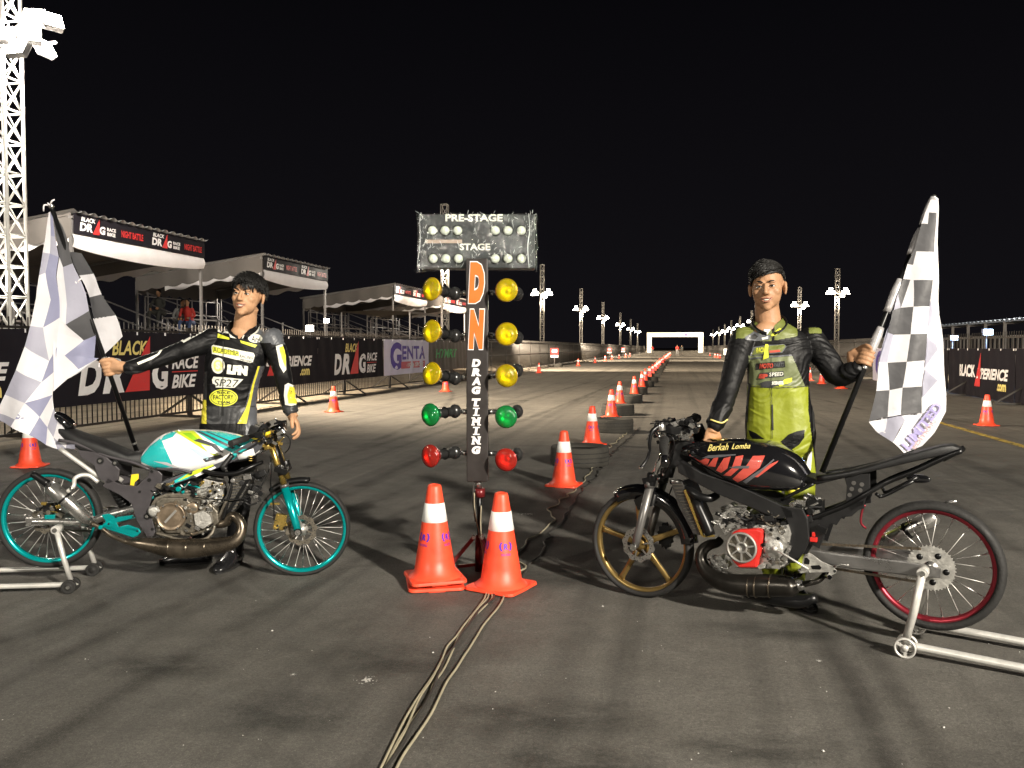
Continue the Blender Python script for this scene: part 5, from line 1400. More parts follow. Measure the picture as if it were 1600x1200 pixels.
# engine
b = MB()
poly(b, LB, z4((150, 640), (180, 590), (260, 560), (420, 560), (520, 600), (600, 680), (610, 760), (560, 810), (430, 850), (250, 845), (190, 810), (160, 740)), n_ * .11, -n_ * .11, 'dcase')
poly(b, LB, z4((185, 620), (230, 590), (380, 590), (440, 640), (470, 700), (520, 760), (430, 830), (260, 830), (200, 780)), n_ * .135, n_ * .10, 'dcase')
cx = LB.L(*Z4(290, 715), n_ * .135)
ec = b.build('engine', lb, bevel=.008)
b = MB(); b.lathe([(0, .014), (.05, .014), (.064, .010), (.068, .016), (.074, .016), (.077, .008), (.078, -.01)], cx, (0, n_, 0), 'dbrown', 44)
for k in range(6):
    a = k * 1.047; b.cyl(cx + Vector((math.cos(a) * .071, n_ * .014, math.sin(a) * .071)), cx + Vector((math.cos(a) * .071, n_ * .022, math.sin(a) * .071)), .006, 'steel', 6)
b.bar(cx + Vector((-.03, n_ * .016, -.03)), cx + Vector((.03, n_ * .016, .035)), .012, .005, 'grill', up=Vector((0, 1, 0)))
b.build('clutch_cover', ec)
b = MB(); c_ = LB.L(*Z4(175, 680), n_ * .13); b.lathe([(0, .02), (.022, .018), (.03, .01), (.034, 0)], c_, (0, n_, 0), 'alu', 24); c_ = LB.L(*Z4(430, 660), n_ * .13); b.lathe([(0, .012), (.02, .012), (.03, .008), (.034, 0)], c_, (0, n_, 0), 'dbrown', 24)
poly(b, LB, z4((440, 700), (500, 680), (550, 710), (560, 760), (500, 800), (450, 770)), n_ * .155, n_ * .11, 'alu')
clutter(b, LB, *Z4(170, 600), *Z4(560, 830), n_ * .13, .012, 70, 3, ['dcase', 'alu', 'dbrown', 'steel', 'bmetal', 'chrome'], .007, .02)
b.build('side_case', ec, bevel=.003)
b = MB()
hd = [LB.L(*Z4(x, y), 0) for x, y in ((520, 470), (620, 500), (640, 590), (560, 660), (460, 600), (470, 510))]
poly(b, LB, z4((465, 520), (510, 465), (620, 490), (640, 580), (600, 640), (540, 670), (460, 590)), n_ * .06, -n_ * .06, 'alu')
for k in range(6): 
    x0, y0_ = 470 + k * 4, 520 + k * 22
    p = LB.L(*Z4(550 + k * 2, 500 + k * 26), 0); b.box(p, (.115, .15, .006), 'alu', Matrix.Rotation(-.25, 3, 'Y'))
b.ell(LB.L(*Z4(545, 500), 0), (.045, .05, .025), 'white'); clutter(b, LB, *Z4(460, 480), *Z4(640, 640), n_ * .075, .012, 46, 8, ['alu', 'steel', 'chrome', 'gold', 'bmetal', 'alu'], .008, .02)
b.build('cylinder_head', ec, bevel=.003)
b = MB(); clutter(b, LB, *Z4(150, 500), *Z4(450, 600), n_ * .08, .04, 80, 17, ['black', 'bmetal', 'alu', 'dcase', 'bmetal', 'steel', 'turq'], .01, .028); b.cyl(LB.L(*Z4(330, 560), -.06), LB.L(*Z4(410, 555), -.06), .026, 'dcase', 16); b.box(LB.L(*Z4(380, 530), 0), (.16, .12, .10), 'bmetal')
b.build('carburettor', lb, bevel=.002)
b = MB()
poly(b, LB, z4((700, 440), (830, 425), (810, 500), (700, 700), (640, 690), (650, 600)), n_ * .09, -n_ * .09, 'radi')
for k in range(12): b.bar(LB.L(*Z4(712 - k * 4, 450 + k * 20), n_ * .093), LB.L(*Z4(815 - k * 8, 440 + k * 20), n_ * .093), .004, .004, 'dcase', up=Vector((0, 1, 0)))
b.bar(LB.L(*Z4(830, 425), n_ * .09), LB.L(*Z4(640, 740), n_ * .09), .012, .02, 'bmetal'); clutter(b, LB, *Z4(700, 400), *Z4(900, 620), n_ * .07, .04, 40, 31, ['black', 'bmetal', 'black', 'steel'], .01, .03)
b.build('radiator', lb, bevel=.002)
b = MB()
hose(b, LB, [(*Z4(640, 740), -.1), (*Z4(660, 640), -.1), (*Z4(690, 540), -.09), (*Z4(710, 450), -.08)], .009, 'bmetal'); hose(b, LB, [(*Z4(600, 740), -.09), (*Z4(640, 650), -.11), (*Z4(665, 600), -.11)], .008, 'dcase')
hose(b, LB, [(*Z4(190, 825), -.13), (*Z4(260, 845), -.14), (*Z4(360, 872), -.15), (*Z4(500, 872), -.15), (*Z4(560, 830), -.14), (*Z4(580, 780), -.12)], .009, 'dcase')
b.build('coolant_hose', lb)
# exhaust
b = MB()
xs = [(*Z4(520, 750), -.07, .018), (*Z4(600, 770), -.09, .021), (*Z4(660, 755), -.1, .023), (*Z4(690, 715), -.11, .024), (*Z4(725, 720), -.12, .026), (*Z4(760, 770), -.13, .028), (*Z4(755, 830), -.14, .03), (*Z4(715, 880), -.15, .034), (*Z4(640, 905), -.15, .042), (*Z4(520, 922), -.15, .049), (*Z4(400, 930), -.15, .054), (*Z4(280, 925), -.15, .053), (*Z4(180, 910), -.15, .043), (*Z4(80, 895), -.15, .03), (*Z4(0, 885), -.14, .016), (*Z3(580, 855), -.14, .013), (*Z3(520, 830), -.14, .012), (*Z3(480, 800), -.14, .012), (*Z3(430, 772), -.14, .014)]
b.tube([LB.L(x, y, z) for x, y, z, r_ in xs], [r_ for *_, r_ in xs], 'pipe', 22, sub=4)
for x, y in ((280, 925), (400, 930), (520, 922)):
    p = LB.L(*Z4(x, y), -.15); b.lathe([(.0548 if x not in (200, 520) else .0490, -.003), (.0562 if x not in (200, 520) else .0505, 0), (.0548 if x not in (200, 520) else .0490, .003)], p, LB.L(*Z4(x + 20, y), -.15) - p, 'pipe', 30)
pe = b.build('exhaust', lb)
b = MB(); A_ = LB.L(*Z3(425, 768), -.14); B_ = LB.L(*Z3(225, 590), -.16); C_ = LB.L(*Z3(150, 540), -.165)
b.tube([A_, A_.lerp(B_, .06), A_.lerp(B_, .07), A_.lerp(B_, .93), A_.lerp(B_, .94), B_], [.02, .032, .036, .036, .033, .022], 'steel', 26); b.tube([B_, B_.lerp(C_, .5), C_], [.022, .018, .017], 'bmetal', 16, sub=3)
for k in (.55, .62): b.lathe([(.037, -.006), (.0385, -.004), (.0385, .004), (.037, .006)], A_.lerp(B_, k), (B_ - A_), 'bmetal' if k > .6 else 'steel', 26)
b.build('silencer', pe)
b = MB(); hose(b, LB, [(*Z3(315, 625), -.17), (*Z3(345, 600), -.17), (*Z3(350, 565), -.15), (*Z3(380, 548), -.13), (*Z3(420, 550), -.12), (*Z3(460, 580), -.11)], .011, 'silver', 10); b.ell(LB.L(*Z3(335, 612), -.175), (.012, .012, .012), 'chrome'); b.build('silencer_bracket', lb)
b = MB(); b.cyl(LB.L(*Z3(510, 560), -.05), LB.L(*Z3(590, 700), -.03), .03, 'black', 16)
for k in range(9): b.lathe([(.026, -.004), (.034, 0), (.026, .004)], LB.L(*Z3(515 + k * 8, 570 + k * 14), -.05), (LB.L(*Z3(590, 700), -.03) - LB.L(*Z3(510, 560), -.05)), 'bmetal', 18)
b.build('shock_absorber', lb)
paddock_stand(LB, 'silver tube paddock stand under the rear wheel of the turquoise wheeled bike', Z3(262, 803), Z3(332, 1067), (-150, 921), .0135, .036, 'rubber')
# ---------------------------------------------------------------- right motorcycle (black)
RB = BikeFrame((1.80, 3.54), (.672, 4.275))
rb = thing('motorcycle', 'black drag motorcycle with red tank stripes and gold front wheel, on a stand', 'motorcycle', RB.O, RB.rz)
A2 = lambda x, y: (910 + x / 3.75, 640 + y / 3.75)
A3 = lambda x, y: (1220 + x / 3.158, 680 + y / 3.158)
A5 = lambda x, y: (1080 + x / 5.454, 740 + y / 5.454)
A4 = lambda x, y: (960 + x / 7.5, 640 + y / 7.5)
def a2(*a): return [A2(x, y) for x, y in a]
def a3(*a): return [A3(x, y) for x, y in a]
def a5(*a): return [A5(x, y) for x, y in a]
s = RB.ns
fc2 = RB.L(1003, 846.5, 0); fc2.y = 0; fc2.z = .28
rc2 = RB.L(1456.5, 883, 0); rc2.y = 0
wheel(rb, fc2, .28, .075, 'goldrim', 33, Rr=.254, disc=(.088, s * .045, 'steel', .062), label='gold five-spoke front wheel')
wheel(rb, rc2, .280, .074, 'redrim', 'spoke', 22, Rr=.248, sprocket=(.098, s * .055, 'alu'), label='red-rimmed spoked rear wheel')
def fork2(sg):
    y = sg * .085; top = RB.L(*A4(635, 330), s * .085); mid = RB.L(*A2(395, 455), s * .085); ax_ = Vector((fc2.x, y, fc2.z))
    q = lambda v: Vector((v.x, y, v.z)); b = MB(); b.tube([q(top), q(mid)], .0145, 'chrome', 16); b.cyl(q(top), q(top) + Vector((-.005, 0, .02)), .017, 'bmetal', 12); o = b.build('fork_leg', rb)
    b = MB(); b.tube([q(mid) + Vector((0, 0, .03)), q(mid)], .027, 'fork', 16); b.tube([q(mid), q(mid).lerp(ax_, .85), ax_], [.0215, .021, .019], 'fork', 16)
    b.cyl(ax_ + Vector((0, -sg * .01, 0)), ax_ + Vector((0, sg * .03, 0)), .017, 'chrome', 16); b.build('lower_tube', o)
for sg in (1, -1): fork2(sg)
b = MB(); p = RB.L(*A4(500, 790), 0); b.box(p, (.07, .22, .03), 'bmetal', Matrix.Rotation(.3, 3, 'Y'))
for sg in (1, -1): b.cyl((p.x, sg * .085, p.z - .03), (p.x - .01, sg * .085, p.z + .03), .026, 'bmetal', 16)
bolts(b, RB, [A4(455, 768), A4(520, 805), A4(575, 760)], s * .112, .007, 'chrome'); b.build('lower_clamp', rb, bevel=.003)
b = MB(); p = RB.L(*A4(720, 330), 0); b.box(p, (.12, .22, .018), 'bmetal', Matrix.Rotation(.3, 3, 'Y')); b.cyl(p, p + Vector((-.0, 0, .03)), .02, 'chrome', 14); clutter(b, RB, *A4(600, 280), *A4(850, 340), s * .08, .03, 26, 5, ['chrome', 'steel', 'bmetal', 'bmetal'], .008, .018); b.build('upper_clamp', rb, bevel=.003)
b = MB(); b.cyl(RB.L(*A4(740, 330), 0), RB.L(*A4(620, 780), 0), .03, 'black', 16); poly(b, RB, [A4(720, 350), A4(960, 400), A4(980, 560), A4(760, 660), A4(640, 700), A4(690, 520)], s * .05, -s * .05, 'black'); b.build('head_stock', rb, bevel=.004)
# bars and levers
b = MB()
for sg in (1, -1):
    hp = RB.L(*A4(620, 340), s * .085)
    b.tube([Vector((hp.x, sg * .085, hp.z - .01)), Vector((hp.x + .02, sg * .12, hp.z - .0)), Vector((hp.x - .04, sg * .22, hp.z - .02)), Vector((hp.x - .1, sg * .32, hp.z - .05))], .011, 'bmetal', 12, sub=5)
b.build('handlebar', rb)
b = MB(); b.tube([RB.L(*A4(590, 350), .20), RB.L(*A4(575, 430), .26), RB.L(*A4(590, 530), .32), RB.L(*A4(592, 640), .36)], [.022, .023, .019, .018], 'rubber', 16, sub=4); b.tube([RB.L(*A4(590, 560), .335), RB.L(*A4(590, 650), .365)], .02, 'gloss', 16); b.build('grip', rb)
b = MB(); b.tube([RB.L(*A4(870, 130), -.16), RB.L(*A4(960, 95), -.26)], .02, 'rubber', 14); b.tube([RB.L(*A4(940, 90), -.25), RB.L(*A4(975, 100), -.28)], .023, 'rubber', 14); b.build('grip', rb)
b = MB(); b.tube([RB.L(*A4(520, 190), .17), RB.L(*A4(440, 260), .20), RB.L(*A4(410, 380), .24), RB.L(*A4(412, 480), .27), RB.L(*A4(375, 590), .31), RB.L(*A4(315, 675), .34)], [.011, .012, .010, .008, .007, .008], 'bmetal', 10, sub=5)
b.ell(RB.L(*A4(312, 678), .34), (.011, .008, .009), 'chrome'); b.build('lever', rb)
b = MB(); b.tube([RB.L(*A4(900, 260), -.12), RB.L(*A4(985, 250), -.2), RB.L(*A4(1010, 320), -.26)], [.01, .008, .007], 'bmetal', 8, sub=5); b.build('lever', rb)
b = MB()
b.cyl(RB.L(*A4(545, 150), .16), RB.L(*A4(550, 240), .16), .02, 'black', 14); b.cyl(RB.L(*A4(545, 175), .16), RB.L(*A4(550, 245), .16), .022, 'steel', 14)
b.box(RB.L(*A4(665, 175), .05), (.05, .05, .05), 'chrome', Matrix.Rotation(.5, 3, 'Y')); b.box(RB.L(*A4(640, 225), .08), (.14, .05, .04), 'black', Matrix.Rotation(-.15, 3, 'Y'))
b.box(RB.L(*A4(800, 200), -.04), (.10, .07, .07), 'black', Matrix.Rotation(.3, 3, 'Y')); b.box(RB.L(*A4(960, 290), -.12), (.09, .06, .08), 'bmetal', Matrix.Rotation(.5, 3, 'Y')); b.box(RB.L(*A4(885, 225), -.06), (.02, .03, .05), 'redc')
clutter(b, RB, *A4(480, 130), *A4(1000, 340), .02, .09, 80, 41, ['black', 'bmetal', 'gloss', 'chrome', 'black', 'steel', 'black'], .01, .028)
b.build('controls', rb, bevel=.003)
b = MB()
hose(b, RB, [(*A4(610, 300), .12), (*A4(680, 330), .13), (*A4(700, 430), .12), (*A4(650, 560), .1), (*A4(590, 760), .06)], .0045, 'bmetal'); hose(b, RB, [(*A4(600, 520), .25), (*A4(660, 590), .2), (*A4(620, 700), .1)], .004, 'bmetal')
hose(b, RB, [(*A4(700, 850), .07), (*A4(660, 950), .08), (*A4(640, 1010), .06)], .004, 'bmetal'); b.build('cable_run', rb)
# front fender
b = MB(); rings = []
for k in range(22):
    a = R(42 + (172 - 42) * k / 21); a = math.pi - a; r0 = .298; c = Vector((fc2.x + math.cos(math.pi - a) * r0 * 1, 0, fc2.z + math.sin(a) * r0)); u_ = (c - fc2).normalized(); hw = .05
    rings.append([c + Vector((0, y, 0)) + u_ * h for y, h in ((-hw, -.06), (-hw, -.02), (-.04, 0), (0, .012), (.04, 0), (hw, -.02), (hw, -.06), (.044, -.02), (.03, -.006), (0, .004), (-.03, -.006), (-.044, -.02))])
b.loft(rings[3:], 'gloss')
for sg in (1,): poly(b, RB, a2((300, 530), (370, 490), (440, 500), (420, 560), (350, 580), (325, 590)), s * .055, s * .05, 'gloss')
b.build('front_fender', rb)
b = MB(); p = RB.L(*A2(495, 735), -.05)
pts = []
for k in range(26):
    a = 2 * math.pi * k / 26; r_ = .058 if k % 2 else .046; pts.append(p + Vector((math.cos(a) * r_ * .75, 0, math.sin(a) * r_ * 1.2)))
b.prism(pts, [v + Vector((0, .03, 0)) for v in pts], 'bmetal'); b.build('brake_caliper', rb)
# tank
rt = tank(rb, RB, [(*A2(1350, 430)[:1], 748, 756, .02), (*A2(1320, 400)[:1], 735, 763, .07), (*A2(1270, 320)[:1], 716, 766, .10), (*A2(1200, 250)[:1], 701, 766, .125), (*A2(1120, 200)[:1], 690.5, 765, .14), (*A2(1020, 178)[:1], 686.5, 763, .145), (*A2(900, 172)[:1], 685.5, 752, .14), (*A2(780, 180)[:1], 686.5, 735, .12), (*A2(680, 185)[:1], 688.5, 720, .09), (*A2(600, 195)[:1], 691, 712, .05), (*A2(560, 205)[:1], 694, 706, .03)], 'gloss')
RBV = bvh_of(rt, RB); ir = invfr(RB)
b = MB()
for pts in (a2((690, 300), (725, 285), (748, 292), (735, 322), (712, 318)), a2((735, 330), (770, 285), (798, 280), (780, 335)), a2((785, 355), (830, 285), (870, 275), (850, 345), (815, 370)), a2((825, 385), (875, 345), (900, 275), (945, 268), (925, 340), (870, 388)), a2((880, 405), (960, 330), (1000, 272), (1070, 270), (1040, 340), (960, 400), (912, 425)), a2((1000, 395), (1100, 320), (1148, 300), (1140, 312), (1030, 395))):
    dpoly(b, RBV, pts, 'redp', .0022, ir)
for pts in (a2((700, 285), (740, 268), (900, 262), (900, 268), (760, 285)), a2((940, 420), (1060, 340), (1120, 290), (1125, 296), (1040, 372), (960, 432)), a2((860, 340), (900, 330), (980, 330), (975, 345), (900, 345))):
    dpoly(b, RBV, pts, mat('grey_stripe_paint', (.09, .09, .10), .3, coat=.6), .0030, ir)
b.build('tank_stripes', rt, fix=False)
b = MB(); dtext(b, RBV, 'Berkah', *A2(735, 246), *A2(858, 208), 'byel', .0035, ir, bold=.012, shear=.45, slope=-2); dtext(b, RBV, 'Lomba', *A2(875, 234), *A2(985, 204), 'byel', .0035, ir, bold=.012, shear=.45, slope=-1); b.build('tank_lettering', rt, fix=False)
b = MB(); b.cyl(RB.L(*A4(1230, 350), 0), RB.L(*A4(1230, 338), 0), .045, 'gold', 24); b.build('fuel_cap', rt)
# spars, seat, subframe
b = MB()
for sg in (1, -1):
    for pts in (a2((545, 300), (580, 300), (700, 370), (900, 440), (1080, 520), (1230, 590), (1240, 640), (1130, 640), (950, 560), (800, 500), (680, 440), (560, 370)), a2((1150, 560), (1290, 580), (1320, 640), (1330, 760), (1300, 830), (1250, 900), (1190, 900), (1215, 760), (1200, 660))):
        q = [RB.L(x, y, s * .11) for x, y in pts]; yy = s * .11 * sg; b.prism([Vector((v.x, yy, v.z)) for v in q], [Vector((v.x, yy - s * .03 * sg, v.z)) for v in q], 'black')
b.build('frame_spar', rb, bevel=.005)
b = MB()
for sg in (1, -1):
    q = lambda x, y: Vector((RB.L(*A3(x, y), s * .09).x, sg * (.085 if x < 500 else .06), RB.L(*A3(x, y), s * .09).z))
    b.tube([q(0, 320), q(80, 280), q(160, 240)], .008, 'bmetal', 8, sub=3)
    b.tube([q(180, 215), q(340, 190), q(500, 150), q(640, 105)], .015, 'black', 12, sub=4)
    b.tube([q(70, 440), q(180, 400), q(310, 350), q(420, 290), q(520, 235), q(660, 180), q(800, 115), q(890, 80)], .012, 'bmetal', 12, sub=4)
    b.tube([q(470, 290), q(500, 305), q(650, 230)], .008, 'bmetal', 8, sub=3)
b.tube([RB.L(*A3(800, 118), .06), RB.L(*A3(895, 70), 0), RB.L(*A3(800, 118), -.06)], .012, 'bmetal', 10, sub=4)
b.build('subframe', rb)
b = MB()
for sg in (1, -1):
    pts = a3((310, 200), (440, 190), (440, 260), (410, 340), (345, 380), (320, 330), (325, 250)); q = [RB.L(x, y, s * .085) for x, y in pts]; yy = s * .085 * sg
    b.prism([Vector((v.x, yy, v.z)) for v in q], [Vector((v.x, yy - s * .008 * sg, v.z)) for v in q], 'black')
    pts = a3((180, 400), (300, 350), (410, 320), (412, 362), (385, 368), (350, 400), (300, 405), (275, 445), (245, 435), (225, 460), (190, 560), (150, 540), (130, 430)); q = [RB.L(x, y, s * .085) for x, y in pts]
    b.prism([Vector((v.x, yy, v.z)) for v in q], [Vector((v.x, yy - s * .008 * sg, v.z)) for v in q], 'black')
b.build('frame_plate', rb, bevel=.002)
b = MB(); hm = mat('light_through_hole', (.22, .19, .16), .8)
for x, y in ((360, 236), (400, 243), (350, 265), (392, 272), (340, 295)):
    p = RB.L(*A3(x, y), s * .0855); b.cyl(p, p + Vector((0, s * .002, 0)), .0095, 'fork', 14)
b.build('plate_rivet', rb)
b = MB(); rings = []
for x, t0, t1, hw in [(120, 180, 235, .05), (200, 205, 235, .085), (320, 175, 205, .09), (450, 140, 175, .09), (560, 105, 150, .085), (700, 65, 120, .075), (800, 42, 100, .06), (850, 40, 92, .045), (895, 60, 88, .03)]:
    T_ = RB.L(*A3(x, t0), 0); B_ = RB.L(*A3(x, t1), 0); c = (T_ + B_) / 2; rings.append(superell(Vector((c.x, 0, c.z)), hw, (T_.z - B_.z) / 2, 24, .6))
rings = [superell(sum(r_, Vector()) / len(r_), (max(v.y for v in r_)) * 1.05, (max(v.z for v in r_) - min(v.z for v in r_)) / 2 * .86, 24, .3) for r_ in rings]; b.loft(rings, 'seat'); b.build('seat', rb)
b = MB(); hose(b, RB, [(*A3(415, 345), .07), (*A3(402, 370), .07), (*A3(395, 430), .07), (*A3(420, 460), .06)], .005, 'redrim'); b.cyl(RB.L(*A3(810, 335), 0), RB.L(*A3(868, 325), 0), .006, 'steel', 8); b.build('breather_pipe', rb)
b = MB(); b.ell(RB.L(*A3(680, 215), -.08), (.05, .012, .02), 'gloss'); b.build('side_cap', rb)
# swingarm, chain
b = MB()
for sg in (1, -1):
    rings = []
    for x, y, hz in ((150, 585, .022), (300, 618, .030), (450, 635, .030), (600, 652, .030), (700, 668, .026), (790, 680, .018)):
        v = RB.L(*A3(x, y), s * .09); rings.append([Vector((v.x, sg * .09 + .014 * a_, v.z + hz * c_)) for a_, c_ in ((-1, -.8), (-.8, -1), (.8, -1), (1, -.8), (1, .8), (.8, 1), (-.8, 1), (-1, .8))])
    b.loft(rings, 'swing', smooth=False)
b.build('swingarm', rb)
b = MB()
def chain(b, p0, p1, n):
    for k in range(n):
        p = p0.lerp(p1, (k + .5) / n); d_ = (p1 - p0).normalized(); b.bar(p - d_ * .006, p + d_ * .006, .008, .011, 'dbrown' if k % 2 else 'dcase')
chain(b, RB.L(*A3(150, 535), s * .05), RB.L(*A3(690, 560), s * .055), 64); chain(b, RB.L(*A3(150, 640), s * .05), RB.L(*A3(690, 725), s * .055), 64)
b.build('chain', rb)
b = MB()
for pts in (a5((1000, 675), (1030, 690), (1110, 750), (1200, 790), (1240, 830), (1230, 850), (1190, 870), (1170, 895), (1150, 890), (1175, 840), (1000, 845), (930, 850), (905, 825), (935, 800), (960, 700)),):
    poly(b, RB, pts, s * .155, s * .145, 'alu')
poly(b, RB, a5((1015, 785), (1090, 780), (1110, 800), (1100, 820), (1030, 815)), s * .158, s * .155, 'bmetal'); poly(b, RB, a5((965, 720), (985, 715), (1010, 740), (1005, 775), (960, 770)), s * .158, s * .155, 'bmetal')
bolts(b, RB, a5((925, 822), (985, 690), (1225, 830), (1000, 840)), s * .155, .007, 'chrome', .008); b.cyl(RB.L(*A5(1160, 875), s * .15), RB.L(*A5(1180, 885), s * .22), .011, 'chrome', 12)
b.tube([RB.L(*A5(1225, 790), .16), RB.L(*A5(1280, 775), .16), RB.L(*A5(1340, 780), .16)], .006, 'steel', 8, sub=3); b.build('footrest', rb, bevel=.002)
b = MB(); b.tube([RB.L(*A5(712, 640), s * .15), RB.L(*A5(1000, 815), s * .165)], .0045, 'silver', 8); b.ell(RB.L(*A5(712, 640), s * .15), (.012, .01, .012), 'silver'); b.build('shift_rod', rb)
# engine
b = MB()
poly(b, RB, a5((330, 500), (420, 460), (560, 440), (820, 430), (850, 560), (840, 700), (800, 800), (640, 815), (380, 810), (330, 700)), s * .105, -s * .11, 'alu')
e2 = b.build('engine', rb, bevel=.008)
b = MB()
poly(b, RB, a5((350, 500), (400, 480), (560, 470), (610, 490), (600, 620), (585, 700), (570, 740), (560, 805), (400, 805), (345, 740), (318, 640), (325, 560)), s * .145, s * .10, 'redc'); b.build('ignition_cover', e2, bevel=.01)
c_ = RB.L(*A5(432, 628), s * .148)
b = MB(); b.lathe([(.072, 0), (.072, .012), (.064, .014), (.062, .008), (.062, 0)], c_, (0, s, 0), 'grill', 44, closed=True); b.lathe([(.028, 0), (.028, .012), (.018, .012), (.016, .004), (.0, .004)], c_, (0, s, 0), 'grill', 30); b.lathe([(.0, .001), (.064, .001)], c_, (0, s, 0), 'dcase', 40)
for k in range(7):
    a = k * 2 * math.pi / 7 + .2; b.bar(c_ + Vector((math.cos(a) * .024, s * .008, math.sin(a) * .024)), c_ + Vector((math.cos(a) * .065, s * .008, math.sin(a) * .065)), .007, .010, 'grill', up=Vector((0, 1, 0)))
b.build('cover_ring', e2)
b = MB()
poly(b, RB, a5((640, 470), (820, 440), (845, 520), (830, 600), (760, 700), (700, 740), (640, 700), (620, 600)), s * .13, s * .09, 'alu'); p = RB.L(*A5(700, 640), s * .13); b.lathe([(0, .012), (.03, .01), (.045, .004), (.05, -.01)], p, (0, s, 0), 'alu', 26)
poly(b, RB, a5((560, 790), (600, 765), (630, 780), (625, 805), (580, 815)), s * .13, s * .1, 'alu'); b.box(RB.L(*A5(725, 760), s * .11), (.035, .03, .05), 'grill')
clutter(b, RB, *A5(620, 440), *A5(840, 760), s * .12, .012, 60, 7, ['alu', 'steel', 'dcase', 'chrome', 'bmetal'], .007, .018); bolts(b, RB, a5((640, 500), (810, 455), (830, 590), (680, 720), (625, 690)), s * .13, .006, 'chrome'); b.build('side_case', e2, bevel=.003)
b = MB()
poly(b, RB, a5((270, 360), (330, 290), (470, 290), (500, 380), (520, 460), (400, 480), (330, 500), (250, 430)), s * .055, -s * .055, 'alu'); poly(b, RB, a5((285, 300), (330, 255), (360, 275), (370, 330), (300, 350)), s * .03, -s * .03, 'alu')
for k in range(6): b.lathe([(.036, -.002), (.038, 0), (.036, .002)], RB.L(*A5(310 + k * 4, 275 + k * 14), 0), (.35, 0, 1), 'steel', 22)
poly(b, RB, a5((290, 350), (470, 285), (475, 325), (320, 385)), s * .07, -s * .07, 'chrome')
clutter(b, RB, *A5(230, 330), *A5(500, 480), s * .075, .015, 60, 19, ['alu', 'steel', 'chrome', 'bmetal', 'alu'], .007, .02); b.bar(RB.L(*A5(225, 400), s * .08), RB.L(*A5(300, 520), s * .08), .012, .012, 'steel'); b.build('cylinder_head', e2, bevel=.004)
b = MB(); clutter(b, RB, *A5(500, 330), *A5(840, 450), s * .07, .04, 60, 27, ['black', 'bmetal', 'dcase', 'steel', 'black'], .01, .03); b.box(RB.L(*A5(620, 400), 0), (.16, .12, .08), 'black'); b.build('carburettor', rb, bevel=.002)
b = MB(); b.cyl(RB.L(*A5(960, 200), .05), RB.L(*A5(1030, 245), .05), .012, 'steel', 10); b.box(RB.L(*A5(1060, 300), .06), (.07, .05, .09), 'bmetal'); b.bar(RB.L(*A5(970, 300), .09), RB.L(*A5(1080, 250), .09), .01, .01, 'steel'); b.box(RB.L(*A5(990, 375), .09), (.018, .02, .022), 'redc'); b.box(RB.L(*A5(1045, 560), .09), (.03, .02, .02), 'redc'); b.box(RB.L(*A5(1045, 515), .09), (.012, .02, .02), 'redc')
b.cyl(RB.L(*A5(1010, 260), 0), RB.L(*A5(1080, 560), 0), .032, 'black', 16); clutter(b, RB, *A5(860, 200), *A5(1120, 560), s * .07, .03, 50, 14, ['black', 'bmetal', 'black', 'black', 'steel'], .01, .03); b.ell(RB.L(*A5(865, 140), .06), (.022, .02, .026), 'syel'); b.ell(RB.L(*A5(915, 128), .07), (.011, .01, .011), 'byel'); b.build('shock_absorber', rb, bevel=.002)
b = MB()
poly(b, RB, a2((520, 430), (580, 420), (640, 560), (700, 700), (690, 735), (650, 730), (560, 560)), s * .095, -s * .095, 'radi')
b.bar(RB.L(*A2(600, 470), s * .1), RB.L(*A2(705, 740), s * .1), .008, .014, 'gold'); b.bar(RB.L(*A2(705, 742), s * .1), RB.L(*A2(775, 740), s * .1), .008, .01, 'gold')
for k in range(14): b.bar(RB.L(*A2(528 + k * 9, 440 + k * 20), s * .098), RB.L(*A2(585 + k * 8, 440 + k * 19), s * .098), .003, .004, 'dcase', up=Vector((0, 1, 0)))
b.build('radiator', rb, bevel=.002)
b = MB(); b.tube([RB.L(*A4(670, 850), .05), RB.L(*A4(730, 845), .07), RB.L(*A4(790, 850), .06)], .012, 'steel', 12, sub=3); b.tube([RB.L(*A4(830, 920), .07), RB.L(*A4(900, 960), .09), RB.L(*A4(1000, 1020), .09), RB.L(*A4(1120, 1040), .07), RB.L(*A4(1200, 1000), .03)], .02, 'bmetal', 16, sub=4); b.cyl(RB.L(*A4(815, 915), .07), RB.L(*A4(850, 935), .072), .022, 'steel', 16)
b.tube([RB.L(*A2(660, 530), .08), RB.L(*A2(720, 660), .09), RB.L(*A2(750, 735), .09)], .026, 'bmetal', 16, sub=3); b.build('coolant_hose', rb)
b = MB(); poly(b, RB, a5((150, 720), (250, 700), (320, 800), (190, 850)), .03, -.03, 'alu'); clutter(b, RB, *A5(150, 700), *A5(320, 840), .03, .02, 20, 77, ['alu', 'steel', 'dcase'], .008, .02); b.build('brake_pump', rb, bevel=.003)
# exhaust: front loop into the big chamber
b = MB()
xs = [(*A5(250, 560), -.02, .02), (*A5(220, 590), .0, .022), (*A5(150, 610), .04, .026), (*A5(95, 660), .06, .028), (*A5(85, 740), .07, .03), (*A5(120, 820), .08, .036), (*A5(200, 890), .09, .044), (*A5(330, 935), .10, .048), (*A5(480, 950), .10, .052), (*A5(620, 953), .10, .054), (*A5(760, 955), .10, .050), (*A5(860, 962), .10, .045), (*A5(920, 950), .10, .02), (*A5(990, 935), .09, .013), (*A5(1100, 900), .0, .013), (*A3(300, 600), -.1, .014), (*A3(450, 560), -.13, .014)]
b.tube([RB.L(x, y, z) for x, y, z, r_ in xs], [r_ for *_, r_ in xs], 'pipeb', 24, sub=4)
for x, r_ in ((500, .0530), (560, .0542), (680, .0542)):
    p = RB.L(*A5(x, 957), .10); b.lathe([(r_, -.004), (r_ + .0025, 0), (r_, .004)], p, (1, 0, 0), 'pipe', 30)
